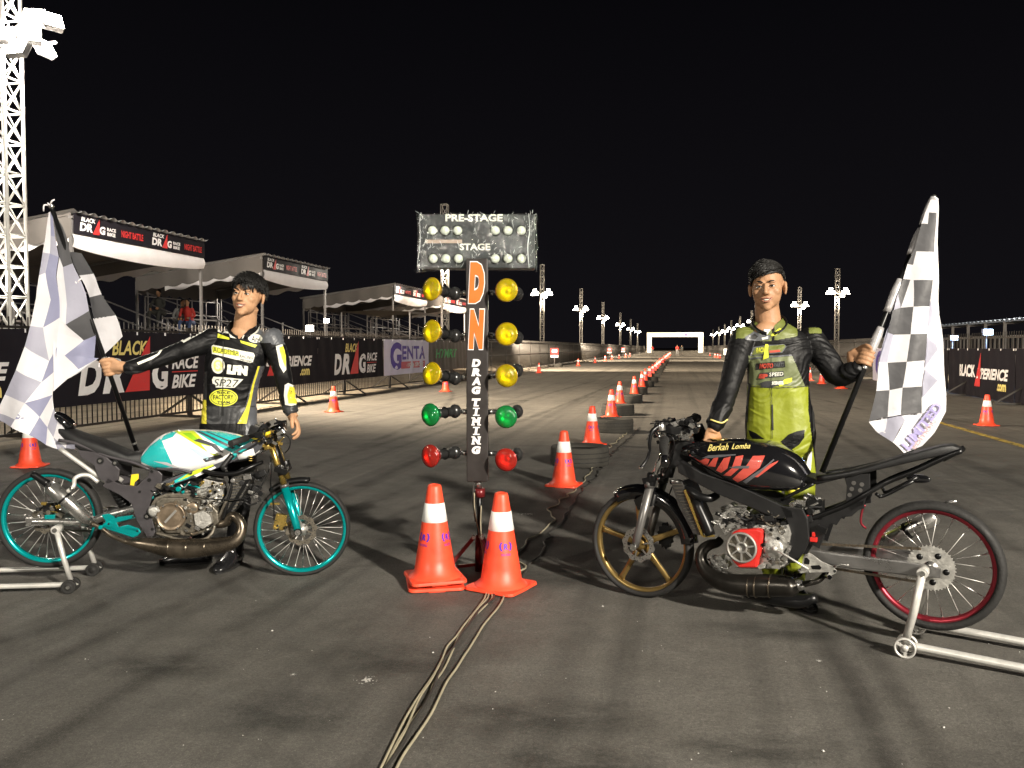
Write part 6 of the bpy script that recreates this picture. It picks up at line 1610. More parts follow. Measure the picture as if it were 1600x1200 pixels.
p = RB.L(*A5(920, 950), .10); b.ell(p, (.03, .025, .025), 'steel'); p2 = RB.L(*A5(700, 1050), -.04); b.tube([p2 + Vector((.2, 0, .02)), p2 + Vector((.1, 0, 0)), p2, p2 + Vector((-.12, 0, .0)), p2 + Vector((-.2, 0, .03))], [.02, .034, .038, .034, .02], 'bmetal', 18, sub=3)
e3 = b.build('exhaust', rb)
b = MB(); A_ = RB.L(*A3(480, 545), -.14); B_ = RB.L(*A3(770, 395), -.16); b.tube([A_, A_.lerp(B_, .04), A_.lerp(B_, .95), B_], [.02, .036, .036, .024], 'steel', 26); b.lathe([(.038, -.008), (.039, 0), (.038, .008)], A_.lerp(B_, .5), B_ - A_, 'bmetal', 24); b.build('silencer', e3)
paddock_stand(RB, 'silver tube paddock stand with small spoked wheels under the black bike rear', A3(700, 680), A3(618, 1030), (1640, 1052), .0165, .043, 'silver', spoked=True)
# ---------------------------------------------------------------- people
def remesh(mb, voxel, smooth=3, name='m'):
    me = mb.mesh('tmp'); bm = bmesh.new(); bm.from_mesh(me); bmesh.ops.remove_doubles(bm, verts=bm.verts, dist=1e-6); bmesh.ops.recalc_face_normals(bm, faces=bm.faces); bm.to_mesh(me); bm.free()
    o = bpy.data.objects.new('tmp', me); COL.objects.link(o)
    r_ = o.modifiers.new('r', 'REMESH'); r_.mode = 'VOXEL'; r_.voxel_size = voxel; r_.use_smooth_shade = True
    s_ = o.modifiers.new('s', 'SMOOTH'); s_.factor = .5; s_.iterations = smooth
    dg = bpy.context.evaluated_depsgraph_get(); dg.update()
    out = bpy.data.meshes.new_from_object(o.evaluated_get(dg)); bpy.data.objects.remove(o); bpy.data.meshes.remove(me)
    out.name = name; out.materials.clear()
    return out
def cut(me, fn):
    bm = bmesh.new(); bm.from_mesh(me); bmesh.ops.delete(bm, geom=[f for f in bm.faces if fn(f.calc_center_median(), f.normal)], context='FACES'); bm.to_mesh(me); bm.free()
def wrinkle(me, amp, org, seed=0.0):
    nrm = [v.normal.copy() for v in me.vertices]; cos = [v.co.copy() for v in me.vertices]; out = []
    for c, vn in zip(cos, nrm):
        q = Vector((c.x * 9, c.y * 9, c.z * 22 + 6 * noise.noise(c * 5 + Vector((seed, 0, 0)))))
        r_ = 1 - abs(noise.noise(q + Vector((seed, 3, 1)))) * 2.2
        out.extend(c + vn * (amp * (r_ * .6 + noise.noise(c * 14) * .5)))
    me.vertices.foreach_set('co', out); me.update()
def put(me, name, parent, mats_, fn=None, label=None):
    for m_ in mats_: me.materials.append(M[m_] if isinstance(m_, str) else m_)
    if fn:
        idx = [fn(p.center, p.normal) for p in me.polygons]; me.polygons.foreach_set('material_index', idx)
    me.polygons.foreach_set('use_smooth', [True] * len(me.polygons)); me.update()
    o = bpy.data.objects.new(name, me); COL.objects.link(o)
    if parent is not None: o.parent = parent
    if label: o['label'] = label
    return o
def limb(b, pts, rs, n=16, sub=5): b.tube(pts, rs, 'skin', n, sub=sub); b.ell(pts[0], (rs[0],) * 3, 'skin', nu=14, nv=10); b.ell(pts[-1], (rs[-1],) * 3, 'skin', nu=14, nv=10)
def torso(b, rings, org, yaw=0.0, k=1.0, n=28):
    out = []; rot = Matrix.Rotation(yaw, 3, 'Z')
    for px, py, d, hw, hd in rings:
        c = P(px, py, d) - org
        out.append([c + rot @ Vector((k * hw * math.copysign(abs(math.cos(a)) ** .85, math.cos(a)), k * hd * math.copysign(abs(math.sin(a)) ** .85, math.sin(a)), 0)) for a in [2 * math.pi * j / n for j in range(n)]])
    dense = []
    for i in range(len(out) - 1):
        for q in range(4):
            dense.append([out[i][j].lerp(out[i + 1][j], q / 4) for j in range(n)])
    dense.append(out[-1]); b.loft(dense, 'skin')
def grip_hand(b, H, axis, wrist, pr, flip=1, sc=1.0):
    axis = axis.normalized(); u = (wrist - H); u = (u - axis * u.dot(axis)).normalized(); v = axis.cross(u) * flip
    if v.y > 0: v = -v          # fingers close over the camera side
    rr_ = pr + .0085 * sc
    for i in range(4):
        c = H + axis * ((i - 1.5) * .0205 * sc); L = [1.0, 1.05, 1.0, .82][i]
        pts = [c + (u * math.cos(a) + v * math.sin(a)) * (rr_ + ex) for a, ex in ((R(-5), .022 * sc), (R(35), .016 * sc), (R(75) * L, .006), (R(115) * L, .002), (R(165) * L, 0), (R(205) * L, 0))]
        b.tube(pts, [.0115 * sc, .0115 * sc, .0105 * sc, .0095 * sc, .009 * sc, .0075 * sc], 'skin', 10, sub=3); b.ell(pts[2], (.0115 * sc,) * 3, 'skin', nu=10, nv=8); b.ell(pts[-1], (.0078 * sc,) * 3, 'skin', nu=10, nv=8)
    rot = Matrix((axis, v, u)).transposed()
    b.ell(H + u * (.052 * sc + pr) + v * .006, (.044 * sc, .018 * sc, .042 * sc), 'skin', rot)
    b.tube([H + u * (.03 * sc + pr), H + u * (.075 * sc + pr), wrist], [.03 * sc, .031 * sc, .026 * sc], 'skin', 14, sub=3)
    th = [H + u * (.06 * sc + pr) + axis * .022 * sc, H + u * (.038 * sc + pr) + axis * .045 * sc + v * .006, H + u * .012 * sc + axis * .052 * sc + v * (rr_ + .006), H - u * .012 * sc + axis * .044 * sc + v * (rr_ + .006)]
    b.tube(th, [.016 * sc, .014 * sc, .0115 * sc, .009 * sc], 'skin', 10, sub=4); b.ell(th[-1], (.0092 * sc,) * 3, 'skin', nu=10, nv=8)
def open_hand(b, wrist, dirn, palm_n, curl=.5, sc=1.0, spread=.12, thumb_side=1):
    d_ = dirn.normalized(); nrm = (palm_n - d_ * palm_n.dot(d_)).normalized(); side = d_.cross(nrm)
    rot = Matrix((side, nrm, d_)).transposed()
    b.ell(wrist + d_ * .045 * sc, (.040 * sc, .016 * sc, .052 * sc), 'skin', rot); b.tube([wrist, wrist + d_ * .03 * sc], [.026 * sc, .03 * sc], 'skin', 12)
    for i in range(4):
        k = i - 1.5; base = wrist + d_ * (.082 - abs(k) * .005) * sc + side * k * .0195 * sc; L = [.062, .072, .068, .052][i] * sc; dd = (d_ + side * k * spread).normalized(); p = base; pts = [base - d_ * .03 * sc, base]; a = 0
        for seg, cu in ((.45, .5), (.32, 1.0), (.26, .8)):
            a += curl * cu; q = dd * math.cos(a) + nrm * math.sin(a); p = p + q * L * seg * 1.15; pts.append(p)
        b.tube(pts, [.0105 * sc, .0105 * sc, .0095 * sc, .0085 * sc, .007 * sc], 'skin', 10, sub=3); b.ell(pts[-1], (.0072 * sc,) * 3, 'skin', nu=10, nv=8)
    s_ = side * thumb_side; th = [wrist + d_ * .02 * sc + s_ * .02 * sc, wrist + d_ * .045 * sc + s_ * .045 * sc + nrm * .01, wrist + d_ * .072 * sc + s_ * .052 * sc + nrm * .022 * sc, wrist + d_ * .092 * sc + s_ * .045 * sc + nrm * .03 * sc]
    b.tube(th, [.016 * sc, .013 * sc, .011 * sc, .0085 * sc], 'skin', 10, sub=4)

def head_rot(yaw, roll, pitch=0): return Matrix.Rotation(yaw, 3, 'Z') @ Matrix.Rotation(roll, 3, 'Y') @ Matrix.Rotation(pitch, 3, 'X')
CR = (.074, .093, .086); CC = (0, .014, .036)
def head_prims(b, o, rt, k):
    T_ = lambda x, y, z: o + rt @ (Vector((x, y, z)) * k)
    def E(c, r_, m='skin', q=None): b.ell(T_(*c), tuple(v * k for v in r_), m, rt if q is None else rt @ q)
    E(CC, CR); E((0, -.028, -.012), (.069, .060, .074)); E((0, -.032, -.056), (.053, .052, .044)); E((0, -.034, -.034), (.064, .056, .066)); E((0, -.070, -.092), (.021, .017, .016)); E((0, -.058, -.075), (.034, .030, .028))
    for s_ in (-1, 1):
        E((s_ * .038, -.056, -.018), (.026, .024, .024)); E((s_ * .027, -.0815, .027), (.021, .009, .007)); E((s_ * .010, -.099, -.026), (.0075, .010, .007))
        E((s_ * .030, -.078, .012), (.013, .009, .0055)); E((s_ * .030, -.078, .0005), (.013, .008, .004))
        q = Matrix.Rotation(s_ * .35, 3, 'Z')
        E((s_ * .080, .012, -.002), (.009, .019, .031), q=q); E((s_ * .081, .006, -.027), (.006, .009, .010)); E((s_ * .084, .016, .008), (.005, .014, .02), q=q)
    b.tube([T_(0, -.086, .020), T_(0, -.096, .002), T_(0, -.106, -.016), T_(0, -.109, -.024)], [.008 * k, .0085 * k, .0095 * k, .0105 * k], 'skin', 12, sub=3); E((0, -.106, -.025), (.011, .010, .008)); E((0, -.094, -.030), (.014, .008, .005))
    E((0, -.079, -.050), (.026, .014, .012)); E((0, -.082, -.066), (.02, .01, .006))
def head_features(o, rt, k, parent, skin, smile=1.0, brow='hair'):
    T_ = lambda x, y, z: o + rt @ (Vector((x, y, z)) * k)
    for s_ in (-1, 1):
        b = MB(); b.ell(T_(s_ * .0295, -.0815, .0065), (.0125 * k, .0085 * k, .0044 * k), 'eye', rt); b.ell(T_(s_ * .0290, -.0888, .0066), (.0056 * k, .0022 * k, .0042 * k), 'iris', rt)
        b.tube([T_(s_ * .0165, -.0865, .0060), T_(s_ * .024, -.0905, .0110), T_(s_ * .033, -.0892, .0115), T_(s_ * .0425, -.082, .0075)], [.0014 * k, .0022 * k, .0024 * k, .0014 * k], 'hair', 8, sub=4)
        b.build('eye', parent)
        b = MB(); b.tube([T_(s_ * .011, -.0915, .0245), T_(s_ * .022, -.0925, .0300), T_(s_ * .034, -.0885, .0315), T_(s_ * .046, -.0775, .0265)], [.002 * k, .0033 * k, .0028 * k, .001 * k], 'hair', 8, sub=5); b.build('eyebrow', parent)
    b = MB(); w = .024 * (1 + .15 * smile); up = .006 * smile
    b.tube([T_(-w, -.0845, -.052 + up), T_(-w * .5, -.0945, -.0495), T_(-.003, -.0970, -.0475), T_(0, -.0968, -.0485), T_(.003, -.0970, -.0475), T_(w * .5, -.0945, -.0495), T_(w, -.0845, -.052 + up)], [.0018 * k, .0035 * k, .0038 * k, .0036 * k, .0038 * k, .0035 * k, .0018 * k], 'lip', 8, sub=4)
    b.tube([T_(-w, -.0845, -.053 + up), T_(-w * .5, -.0925, -.0620), T_(0, -.0950, -.0650), T_(w * .5, -.0925, -.0620), T_(w, -.0845, -.053 + up)], [.0018 * k, .0038 * k, .0048 * k, .0038 * k, .0018 * k], 'lip', 8, sub=4)
    b.build('mouth', parent)
    b = MB()
    b.sheet(lambda u, v: T_((u - .5) * w * 1.55, -.0936 + .011 * (2 * u - 1) ** 2, -.0505 - .0085 * v * (1 - (2 * u - 1) ** 2 * .7) + up * (2 * u - 1) ** 2 * .7), 12, 3, 'teeth')
    b.build('teeth', parent, fix=False)
def hair(o, rt, k, parent, style, seed, n=1500):
    rr_ = random.Random(seed); b = MB(); c0 = Vector(CC); cr = Vector(CR)
    def hl(nv, az): return hl0(nv) + .07 * noise.noise(nv * 7)
    def hl0(nv):      # lowest scalp height at which hair grows
        f = -nv.y
        if style == 'fringe': return .26 if f > .8 else .26 - (.8 - f) * .62 if f > 0 else max(-.236 + f * .6, -.58)
        if f > 0: return (.36 if f > .8 else .36 - (.8 - f) * .55) + .20 * nv.x
        return .36 if f > .8 else .36 - (.8 - f) * .55 if f > 0 else max(-.08 + f * .7, -.52)
    def ell_pt(nv, ex): return Vector((nv.x * (cr.x + ex), nv.y * (cr.y + ex), nv.z * (cr.z + ex))) + c0
    # scalp cap
    NU, NV = 60, 34; vs = []; fs = []
    for i in range(NV + 1):
        for j in range(NU):
            th = math.pi * .78 * i / NV; ph = 2 * math.pi * j / NU; nv = Vector((math.sin(th) * math.cos(ph), math.sin(th) * math.sin(ph), math.cos(th)))
            h_ = hl(nv, 0); over = nv.z - h_; ex = .0025 + min(max(over, 0), .5) * (.022 if style == 'fringe' else .026 * min(1, max(0, (nv.z - .2) * 2)))
            ex += .004 * noise.noise(nv * 9)
            vs.append(o + rt @ (ell_pt(nv, ex if over > .0 else max(-.012, .0025 + over * .12)) * k))
    for i in range(NV):
        for j in range(NU):
            a, b_, c_, d_ = i * NU + j, i * NU + (j + 1) % NU, (i + 1) * NU + (j + 1) % NU, (i + 1) * NU + j; fs.append((a, b_, c_, d_))
    b.add(vs, fs, 'hair', True)
    cnt = 0
    while cnt < n:
        nv = Vector((rr_.gauss(0, 1), rr_.gauss(0, 1), rr_.gauss(0, 1))).normalized()
        if nv.z < hl(nv, 0) + .02: continue
        cnt += 1
        if style == 'fringe':
            crown = Vector((.1, .45, .88)); flow = (nv - crown * nv.dot(crown)); flow = flow.normalized() if flow.length > .05 else Vector((rr_.uniform(-1, 1), -1, 0)).normalized()
            flow += Vector((rr_.gauss(0, .10), rr_.gauss(0, .10), -.25)); L = rr_.uniform(.034, .062) if nv.y < .1 else rr_.uniform(.018, .034); lift = .003; gz = -.35
            if nv.y < -.6 and nv.z < .5: L *= .62
        else:
            top = nv.z > (.36 if nv.y < -.2 else .5)
            if top: flow = Vector((-.75 + rr_.gauss(0, .09), -.55 if nv.y < -.3 else -.35, .16 + rr_.gauss(0, .06))); L = rr_.uniform(.030, .052); lift = .004; gz = -.35
            else: flow = Vector((nv.x * .2, .25, -1)) + Vector((rr_.gauss(0, .2), rr_.gauss(0, .2), 0)); L = rr_.uniform(.010, .018); lift = .001; gz = 0
        p = ell_pt(nv, .006 + lift * rr_.random() * 2); pts = [p]; d_ = flow.normalized()
        for s_ in range(4):
            p = p + d_ * L / 4; d_ = (d_ + Vector((0, 0, gz / 4)) + Vector((rr_.gauss(0, .03), rr_.gauss(0, .03), rr_.gauss(0, .03)))).normalized()
            q = p - c0; r_ = math.sqrt((q.x / cr.x) ** 2 + (q.y / cr.y) ** 2 + (q.z / cr.z) ** 2)
            mn = 1 + (.07 + .07 * rr_.random() if style == 'fringe' else .05 + (.12 if nv.z > .5 else 0))
            if r_ < mn and q.z > -.05: p = c0 + q * (mn / r_)
            mxr = (1.20 + (.10 if cnt % 9 == 0 else 0)) if style == 'fringe' else (1.09 + .12 * max(0, nv.z) + (.08 if cnt % 11 == 0 and nv.z > .4 else 0))
            if r_ > mxr: p = c0 + q * (mxr / r_)
            pts.append(p.copy())
        w = rr_.uniform(.0016, .0032) * (1.4 if style != 'fringe' else 1)
        b.tube([o + rt @ (q * k) for q in pts], [w * .8, w, w * .8, w * .5, w * .12], 'hair', 4)
    # heavier locks along the hairline and over the crown
    for q_ in range(150 if style == 'fringe' else 170):
        if style == 'fringe':
            az = rr_.uniform(-2.2, 2.2); nv = Vector((math.sin(az), -math.cos(az), rr_.uniform(.25, .85))); nv = nv.normalized()
            flow = Vector((nv.x * .55 + (.35 if az > -.25 else -.5), nv.y * .5, -.75)) + Vector((rr_.gauss(0, .18), rr_.gauss(0, .12), 0)); L = rr_.uniform(.045, .072) * (1.0 if nv.z < .6 else 1.3); gz = -.5; m0, m1 = 1.06, 1.13
        else:
            az = rr_.uniform(-1.7, 1.7); nv = Vector((math.sin(az) + .25, -math.cos(az), rr_.uniform(.42, 1.2))).normalized(); flow = Vector((-.85 + rr_.gauss(0, .15), -.45 + rr_.gauss(0, .15), .15)); L = rr_.uniform(.045, .07); gz = -1.0; m0, m1 = 1.05 + .08 * max(0, nv.z), 1.24
        p = ell_pt(nv, .006); pts = [p]; d_ = flow.normalized()
        for s_ in range(6):
            p = p + d_ * L / 6; d_ = (d_ + Vector((rr_.gauss(0, .05), rr_.gauss(0, .05), gz / 6))).normalized(); q = p - c0; r_ = math.sqrt((q.x / cr.x) ** 2 + (q.y / cr.y) ** 2 + (q.z / cr.z) ** 2)
            if r_ < m0: p = c0 + q * (m0 / r_)
            if r_ > m1: p = c0 + q * (m1 / r_)
            pts.append(p.copy())
        w = rr_.uniform(.0032, .0058)
        b.tube([o + rt @ (q * k) for q in pts], [w * .5, w, w, w * .85, w * .6, w * .35, w * .08], 'hair', 6)
    return b.build('hair', parent, fix=False)

# ------------------------------------------------ left rider
HP = (172.5, 574, 4.585)
p1o = G(330, 886); p1o = Vector((p1o.x, 4.93, 0))
man1 = thing('person', 'rider in black suit with yellow and white patches, arm stretched out holding the left flag', 'person', p1o, 0, 'riders posing behind their motorcycles')
J = lambda px, py, d: P(px, py, d) - p1o
rings1 = [(382, 505, 4.97, .062, .055), (382, 511, 4.965, .080, .066), (381, 518, 4.955, .104, .076), (379, 527, 4.95, .142, .088), (377, 540, 4.95, .172, .10), (372, 556, 4.945, .182, .112), (367, 573, 4.94, .172, .114), (362, 600, 4.94, .155, .104), (359, 628, 4.94, .150, .10), (358, 655, 4.94, .160, .105), (358, 680, 4.94, .172, .11), (360, 704, 4.94, .165, .10), (361, 716, 4.94, .10, .07)]
fl1 = P(80, 322, 4.42); fl2 = P(213, 703, 4.80); pole_ax = (fl1 - fl2).normalized()
def on_pole(a, b_, py):
    lo, hi = 0.0, 1.0
    for _ in range(30):
        m_ = (lo + hi) / 2
        if proj(a.lerp(b_, m_))[1] < py: lo = m_
        else: hi = m_
    return a.lerp(b_, lo)
Hg = on_pole(fl1, fl2, 575); HL = Hg - p1o
armR = [J(333, 531, 4.93), J(300, 542, 4.85), J(262, 556, 4.74), J(233, 566, 4.68), J(203, 575, 4.63)]
armL = [J(424, 531, 4.93), J(436, 560, 4.90), J(443, 592, 4.86), J(449, 617, 4.80), J(454, 643, 4.73)]
legs1 = [[J(343, 672, 4.94), J(334, 722, 4.94), J(322, 778, 4.92), J(316, 820, 4.94), J(311, 862, 4.93)], [J(378, 672, 4.94), J(378, 722, 4.92), J(376, 778, 4.88), J(371, 820, 4.90), J(366, 864, 4.90)]]
H1 = J(388, 463.5, 4.90); R1 = head_rot(-.52, .10, .04); K1 = 1.09
R1 = head_rot(.0, 0, 0); R1 = Matrix.Rotation(R(-7), 3, 'Z') @ Matrix.Rotation(R(5), 3, 'Y') @ Matrix.Rotation(R(-3), 3, 'X')
def body1(b, k):
    torso(b, rings1, Vector(p1o), R(10), k)
    limb(b, armR, [.068 * k, .058 * k, .047 * k, .043 * k, .035 * k]); limb(b, armL, [.068 * k, .057 * k, .048 * k, .044 * k, .036 * k])
    for lg in legs1: limb(b, lg, [.088 * k, .082 * k, .060 * k, .056 * k, .044 * k])
b = MB(); body1(b, .80); head_prims(b, H1, R1, K1)
b.tube([H1 + R1 @ Vector((0, .022, -.05)), (H1 + J(382, 514, 4.96)) / 2 + Vector((0, .0, 0)), J(381, 526, 4.96)], [.060, .062, .070], 'skin', 20, sub=4); b.ell(J(376, 521, 4.925), (.062, .05, .05), 'skin')
grip_hand(b, HL, pole_ax, armR[-1], .0125, sc=1.02)
open_hand(b, J(455, 646, 4.73), Vector((.55, -.25, -.9)), Vector((-.7, -.2, -.35)), curl=.62, sc=1.05, thumb_side=-1)
bo1 = put(remesh(b, .0038, 7), 'body', man1, ['skin']); head_features(H1, R1, K1, bo1, 'skin'); hair(H1, R1, K1, bo1, 'fringe', 3, 3200)
b = MB(); body1(b, 1.0)
b.tube([armR[3], armR[4] + (armR[4] - armR[3]) * .05], [.044, .040], 'skin', 18); b.tube([armL[3], armL[4]], [.045, .041], 'skin', 18)
b.ell(J(426, 524, 4.95), (.062, .062, .045), 'skin'); b.ell(J(333, 525, 4.93), (.06, .06, .045), 'skin')
def zone1(c, n):
    x, y = proj(c + p1o); fr_ = n.y < .35
    if x > 424 and y < 538: return 1
    if y > 720: return 0
    if 400 < x < 424 and y < 536: return 1
    yl = None
    if 572 < y < 662 and fr_:
        xl = 403 - (y - 572) * .36 if y < 600 else 393 - (y - 600) * .28
        w = 1.8 + max(0, (y - 636) * .22)
        if x > xl and x < 425: return 1
        if x < 322.5 and x > 315 and y > 625: return 3
        if x < 323.3 and y < 625 and y > 580: return 4
    if 662 <= y < 720: return 1 if (x > 384 and y < 690) else 0
    if 634 < y < 662 and fr_: return 4
    if 0 and ((340 < x < 363 and abs(y - (524 + (x - 340) * .22)) < 2.6) or (372 < x < 404 and abs(y - (531 + (x - 372) * .34)) < 2.4)): return 3
    return 0
sm1 = remesh(b, .0048, 3); wrinkle(sm1, .0060, p1o, 1.0); cut(sm1, lambda c, n: n.y < .25 and proj(c + p1o)[1] < 530 - abs(proj(c + p1o)[0] - 374) * 1.0)
s1 = put(sm1, 'racing_suit', man1, ['sblack', 'sgrey', 'swhite', 'syel', 'sdark', 'dwhite'], zone1)
B1 = BVHTree.FromPolygons([v.co + p1o for v in s1.data.vertices], [tuple(p.vertices) for p in s1.data.polygons]); i1 = lambda w: w - p1o
b = MB(); Z = lambda x, y: (300 + x / 6, 500 + y / 6)
def rrect(x0, y0, x1, y1, r_=4, sk=0):
    pts = []
    for cx, cy, a in ((x1 - r_, y0 + r_, -90), (x1 - r_, y1 - r_, 0), (x0 + r_, y1 - r_, 90), (x0 + r_, y0 + r_, 180)):
        for k in range(4): t = R(a + k * 30); pts.append((cx + r_ * math.cos(t) + sk * (cy - y0), cy + r_ * math.sin(t)))
    return pts
def quad(*p): return [Z(*q) for q in p]
def circ(cx, cy, rx, ry, n=22): return [(cx + rx * math.cos(2 * math.pi * k / n), cy + ry * math.sin(2 * math.pi * k / n)) for k in range(n)]
dpoly(b, B1, quad((185, 240), (205, 235), (575, 310), (588, 335), (570, 395), (545, 402), (190, 318)), 'dwhite', .003, i1); dpoly(b, B1, quad((196, 248), (440, 298), (440, 338), (196, 306)), 'dyel', .004, i1)
dtext(b, B1, 'ACADEMIA', *Z(205, 302), *Z(438, 252), 'dblk', .005, i1, .0, 0, 6); dtext(b, B1, 'RACING', *Z(450, 350), *Z(570, 325), 'dblk', .005, i1, .0, 0, 3); dtext(b, B1, 'SPEED SHOP', *Z(452, 378), *Z(560, 362), 'dblk', .005, i1, .0, 0, 3)
dpoly(b, B1, circ(*Z(247, 428), 10.2, 12.5), 'dwhite', .003, i1); dpoly(b, B1, circ(*Z(247, 428), 7, 9), 'byel', .004, i1); dtext(b, B1, 'S', *Z(225, 462), *Z(268, 392), 'dwhite', .005, i1, .06, 0)
dtext(b, B1, 'LFN', *Z(325, 505), *Z(525, 415), 'dwhite', .004, i1, .12, .1, 3)
dpoly(b, B1, quad((190, 560), (205, 530), (300, 535), (480, 555), (400, 635), (225, 632), (220, 605), (195, 595)), 'dwhite', .003, i1); dtext(b, B1, 'SP27', *Z(205, 622), *Z(440, 552), 'dblk', .004, i1, -.0, .2, 1)
dpoly(b, B1, circ(*Z(297, 728), 22, 13.6, 30), 'dyel', .003, i1); dpoly(b, B1, circ(*Z(297, 728), 20, 11.8, 30), 'dblk', .0038, i1); dpoly(b, B1, circ(*Z(297, 728), 19, 10.8, 30), 'dyel', .0046, i1)
dtext(b, B1, 'FACTORY', *Z(205, 745), *Z(390, 700), 'dblk', .0056, i1, .02, 0); dtext(b, B1, 'TEAM', *Z(240, 785), *Z(355, 758), 'dblk', .0056, i1, .02, 0); dtext(b, B1, 'BIKE', *Z(240, 692), *Z(355, 670), 'dblk', .0056, i1, .02, 0)
dpoly(b, B1, circ(*Z(595, 175), 11.5, 6.4), 'dwhite', .003, i1); dtext(b, B1, 'Arai', *Z(555, 200), *Z(640, 145), 'dblk', .004, i1, .02, .2, 3)
dpoly(b, B1, quad((240, 90), (280, 80), (280, 45), (295, 55), (310, 42), (330, 52), (325, 90), (348, 95), (345, 128), (240, 115)), 'dwhite', .003, i1)
dpoly(b, B1, quad((350, 130), (480, 128), (498, 150), (470, 180), (420, 175), (360, 165)), 'dwhite', .003, i1); dpoly(b, B1, quad((375, 142), (475, 140), (460, 165), (385, 158)), 'dblk', .004, i1)
dpoly(b, B1, quad((240, 128), (350, 168), (350, 185), (238, 168)), 'dyel', .003, i1); dpoly(b, B1, quad((450, 190), (610, 235), (590, 260), (460, 215)), 'dyel', .003, i1)
dpoly(b, B1, quad((293, 200), (300, 200), (293, 900), (285, 900)), 'dblk', .0062, i1)
dpoly(b, B1, [(319, 511), (322, 517), (311, 523), (300, 529), (287, 536), (283, 533), (294, 525), (306, 517)], 'swhite', .003, i1); dpoly(b, B1, [(316, 514), (318, 517), (309, 521), (303, 525), (300, 523), (308, 518)], 'syel', .004, i1)
dpoly(b, B1, [(214, 567), (236, 558), (246, 553), (250, 548), (254, 547), (249, 554), (238, 561), (216, 570)], 'dwhite', .003, i1)
dpoly(b, B1, [(431, 541), (441, 538), (446, 556), (447, 578), (443, 583), (437, 572), (434, 556)], 'swhite', .003, i1); dpoly(b, B1, [(436, 543), (442, 541), (446, 556), (446, 574), (442, 566), (439, 556)], 'syel', .004, i1)
dpoly(b, B1, [(445, 602), (450, 599), (462, 604), (465, 632), (455, 635), (446, 633), (444, 618)], 'swhite', .003, i1); dpoly(b, B1, [(452, 604), (461, 606), (463, 631), (451, 631), (449, 618)], 'syel', .004, i1)
for ya, yb in ((634, 635.2), (600, 600.8)): dpoly(b, B1, [(322, ya), (360, ya + 2), (398, ya), (398, yb), (360, yb + 2), (322, yb)], 'dblk', .003, i1)
dtext(b, B1, 'ARAI', *Z(905, 700), *Z(935, 640), 'dblk', .004, i1, .02)
dpoly(b, B1, [(402.5, 572), (405.5, 572), (397, 600), (391, 632), (385, 662), (371, 662), (383, 640), (388, 625), (394, 600)], 'syel', .003, i1)
b.build('suit_patch', s1, fix=False)
def collar(o, c, rx, ry, m1, m2, tilt, hgt, parent, rz=0):
    n = 44; q = Matrix.Rotation(rz, 3, 'Z') @ Matrix.Rotation(tilt, 3, 'X'); b = MB(); rings = []
    for k in range(n + 1):
        a = -math.pi / 2 + .22 + (2 * math.pi - .44) * k / n; f = (1 - math.sin(a)) / 2     # f = 1 at the throat
        rr1 = Vector((math.cos(a), math.sin(a), 0)); dz = -.020 * f ** 3
        sec = [(rx * 1.06, ry * 1.06, -.5 * hgt), (rx * 1.05, ry * 1.05, .4 * hgt), (rx * .99, ry * .99, .5 * hgt), (rx * .95, ry * .95, .42 * hgt), (rx * .96, ry * .96, -.5 * hgt)]
        rings.append([c + q @ Vector((x_ * rr1.x, y_ * rr1.y, z_ + dz)) for x_, y_, z_ in sec])
    b.loft(rings, m1); o1 = b.build('collar', parent)
    for lo, hi in ((3, 15), (n - 15, n - 3)):
        b = MB()
        for k in range(lo, hi):
            f = lambda kk, t_: rings[kk][0].lerp(rings[kk][1], t_) + (rings[kk][1] - rings[kk][3]).normalized() * .002
            b.add([f(k, .25), f(k + 1, .25), f(k + 1, .95), f(k, .95)], [(0, 1, 2, 3)], m2, True)
        b.build('suit_patch', parent, fix=False)
    return o1
collar(None, J(380, 513, 4.932), .086, .094, 'sblack', 'dwhite', R(30), .042, s1, R(8))
b = MB()
for c, dx, dy in ((J(311, 868, 4.93), -1.0, -.12), (J(366, 868, 4.90), -.12, -1.0)):
    d_ = Vector((dx, dy, 0)).normalized(); sd = Vector((-d_.y, d_.x, 0)); base = Vector((c.x, c.y, 0)); b = MB(); rings = []
    for t_, hw, h0, h1 in ((-.075, .022, .012, .07), (-.06, .034, .004, .10), (-.02, .037, .004, .125), (.03, .037, .004, .10), (.08, .042, .004, .07), (.14, .046, .004, .055), (.19, .040, .004, .045), (.225, .022, .01, .032)):
        cc_ = base + d_ * t_; rings.append([cc_ + sd * hw * math.copysign(abs(math.cos(a)) ** .7, math.cos(a)) + Vector((0, 0, (h0 + h1) / 2 + (h1 - h0) / 2 * math.copysign(abs(math.sin(a)) ** .7, math.sin(a)))) for a in [2 * math.pi * j / 20 for j in range(20)]])
    b.loft(rings, 'shoe'); b.tube([base + d_ * -.02 + Vector((0, 0, .08)), base + Vector((0, 0, .17))], [.048, .052], 'shoe', 18)
    b.tube([base + d_ * .03 + sd * .04 + Vector((0, 0, .06)), base + d_ * .05 + Vector((0, 0, .095)), base + d_ * .03 - sd * .04 + Vector((0, 0, .06))], .004, 'steel', 6, sub=4)
    rings = [[cc2 + Vector((0, 0, z_)) for cc2 in [base + d_ * (.075 + .155 * math.cos(a)) + sd * .048 * math.sin(a) for a in [2 * math.pi * j / 28 for j in range(28)]]] for z_ in (.001, .012)]
    b.loft(rings, 'rubber', smooth=False); b.build('shoe', man1)

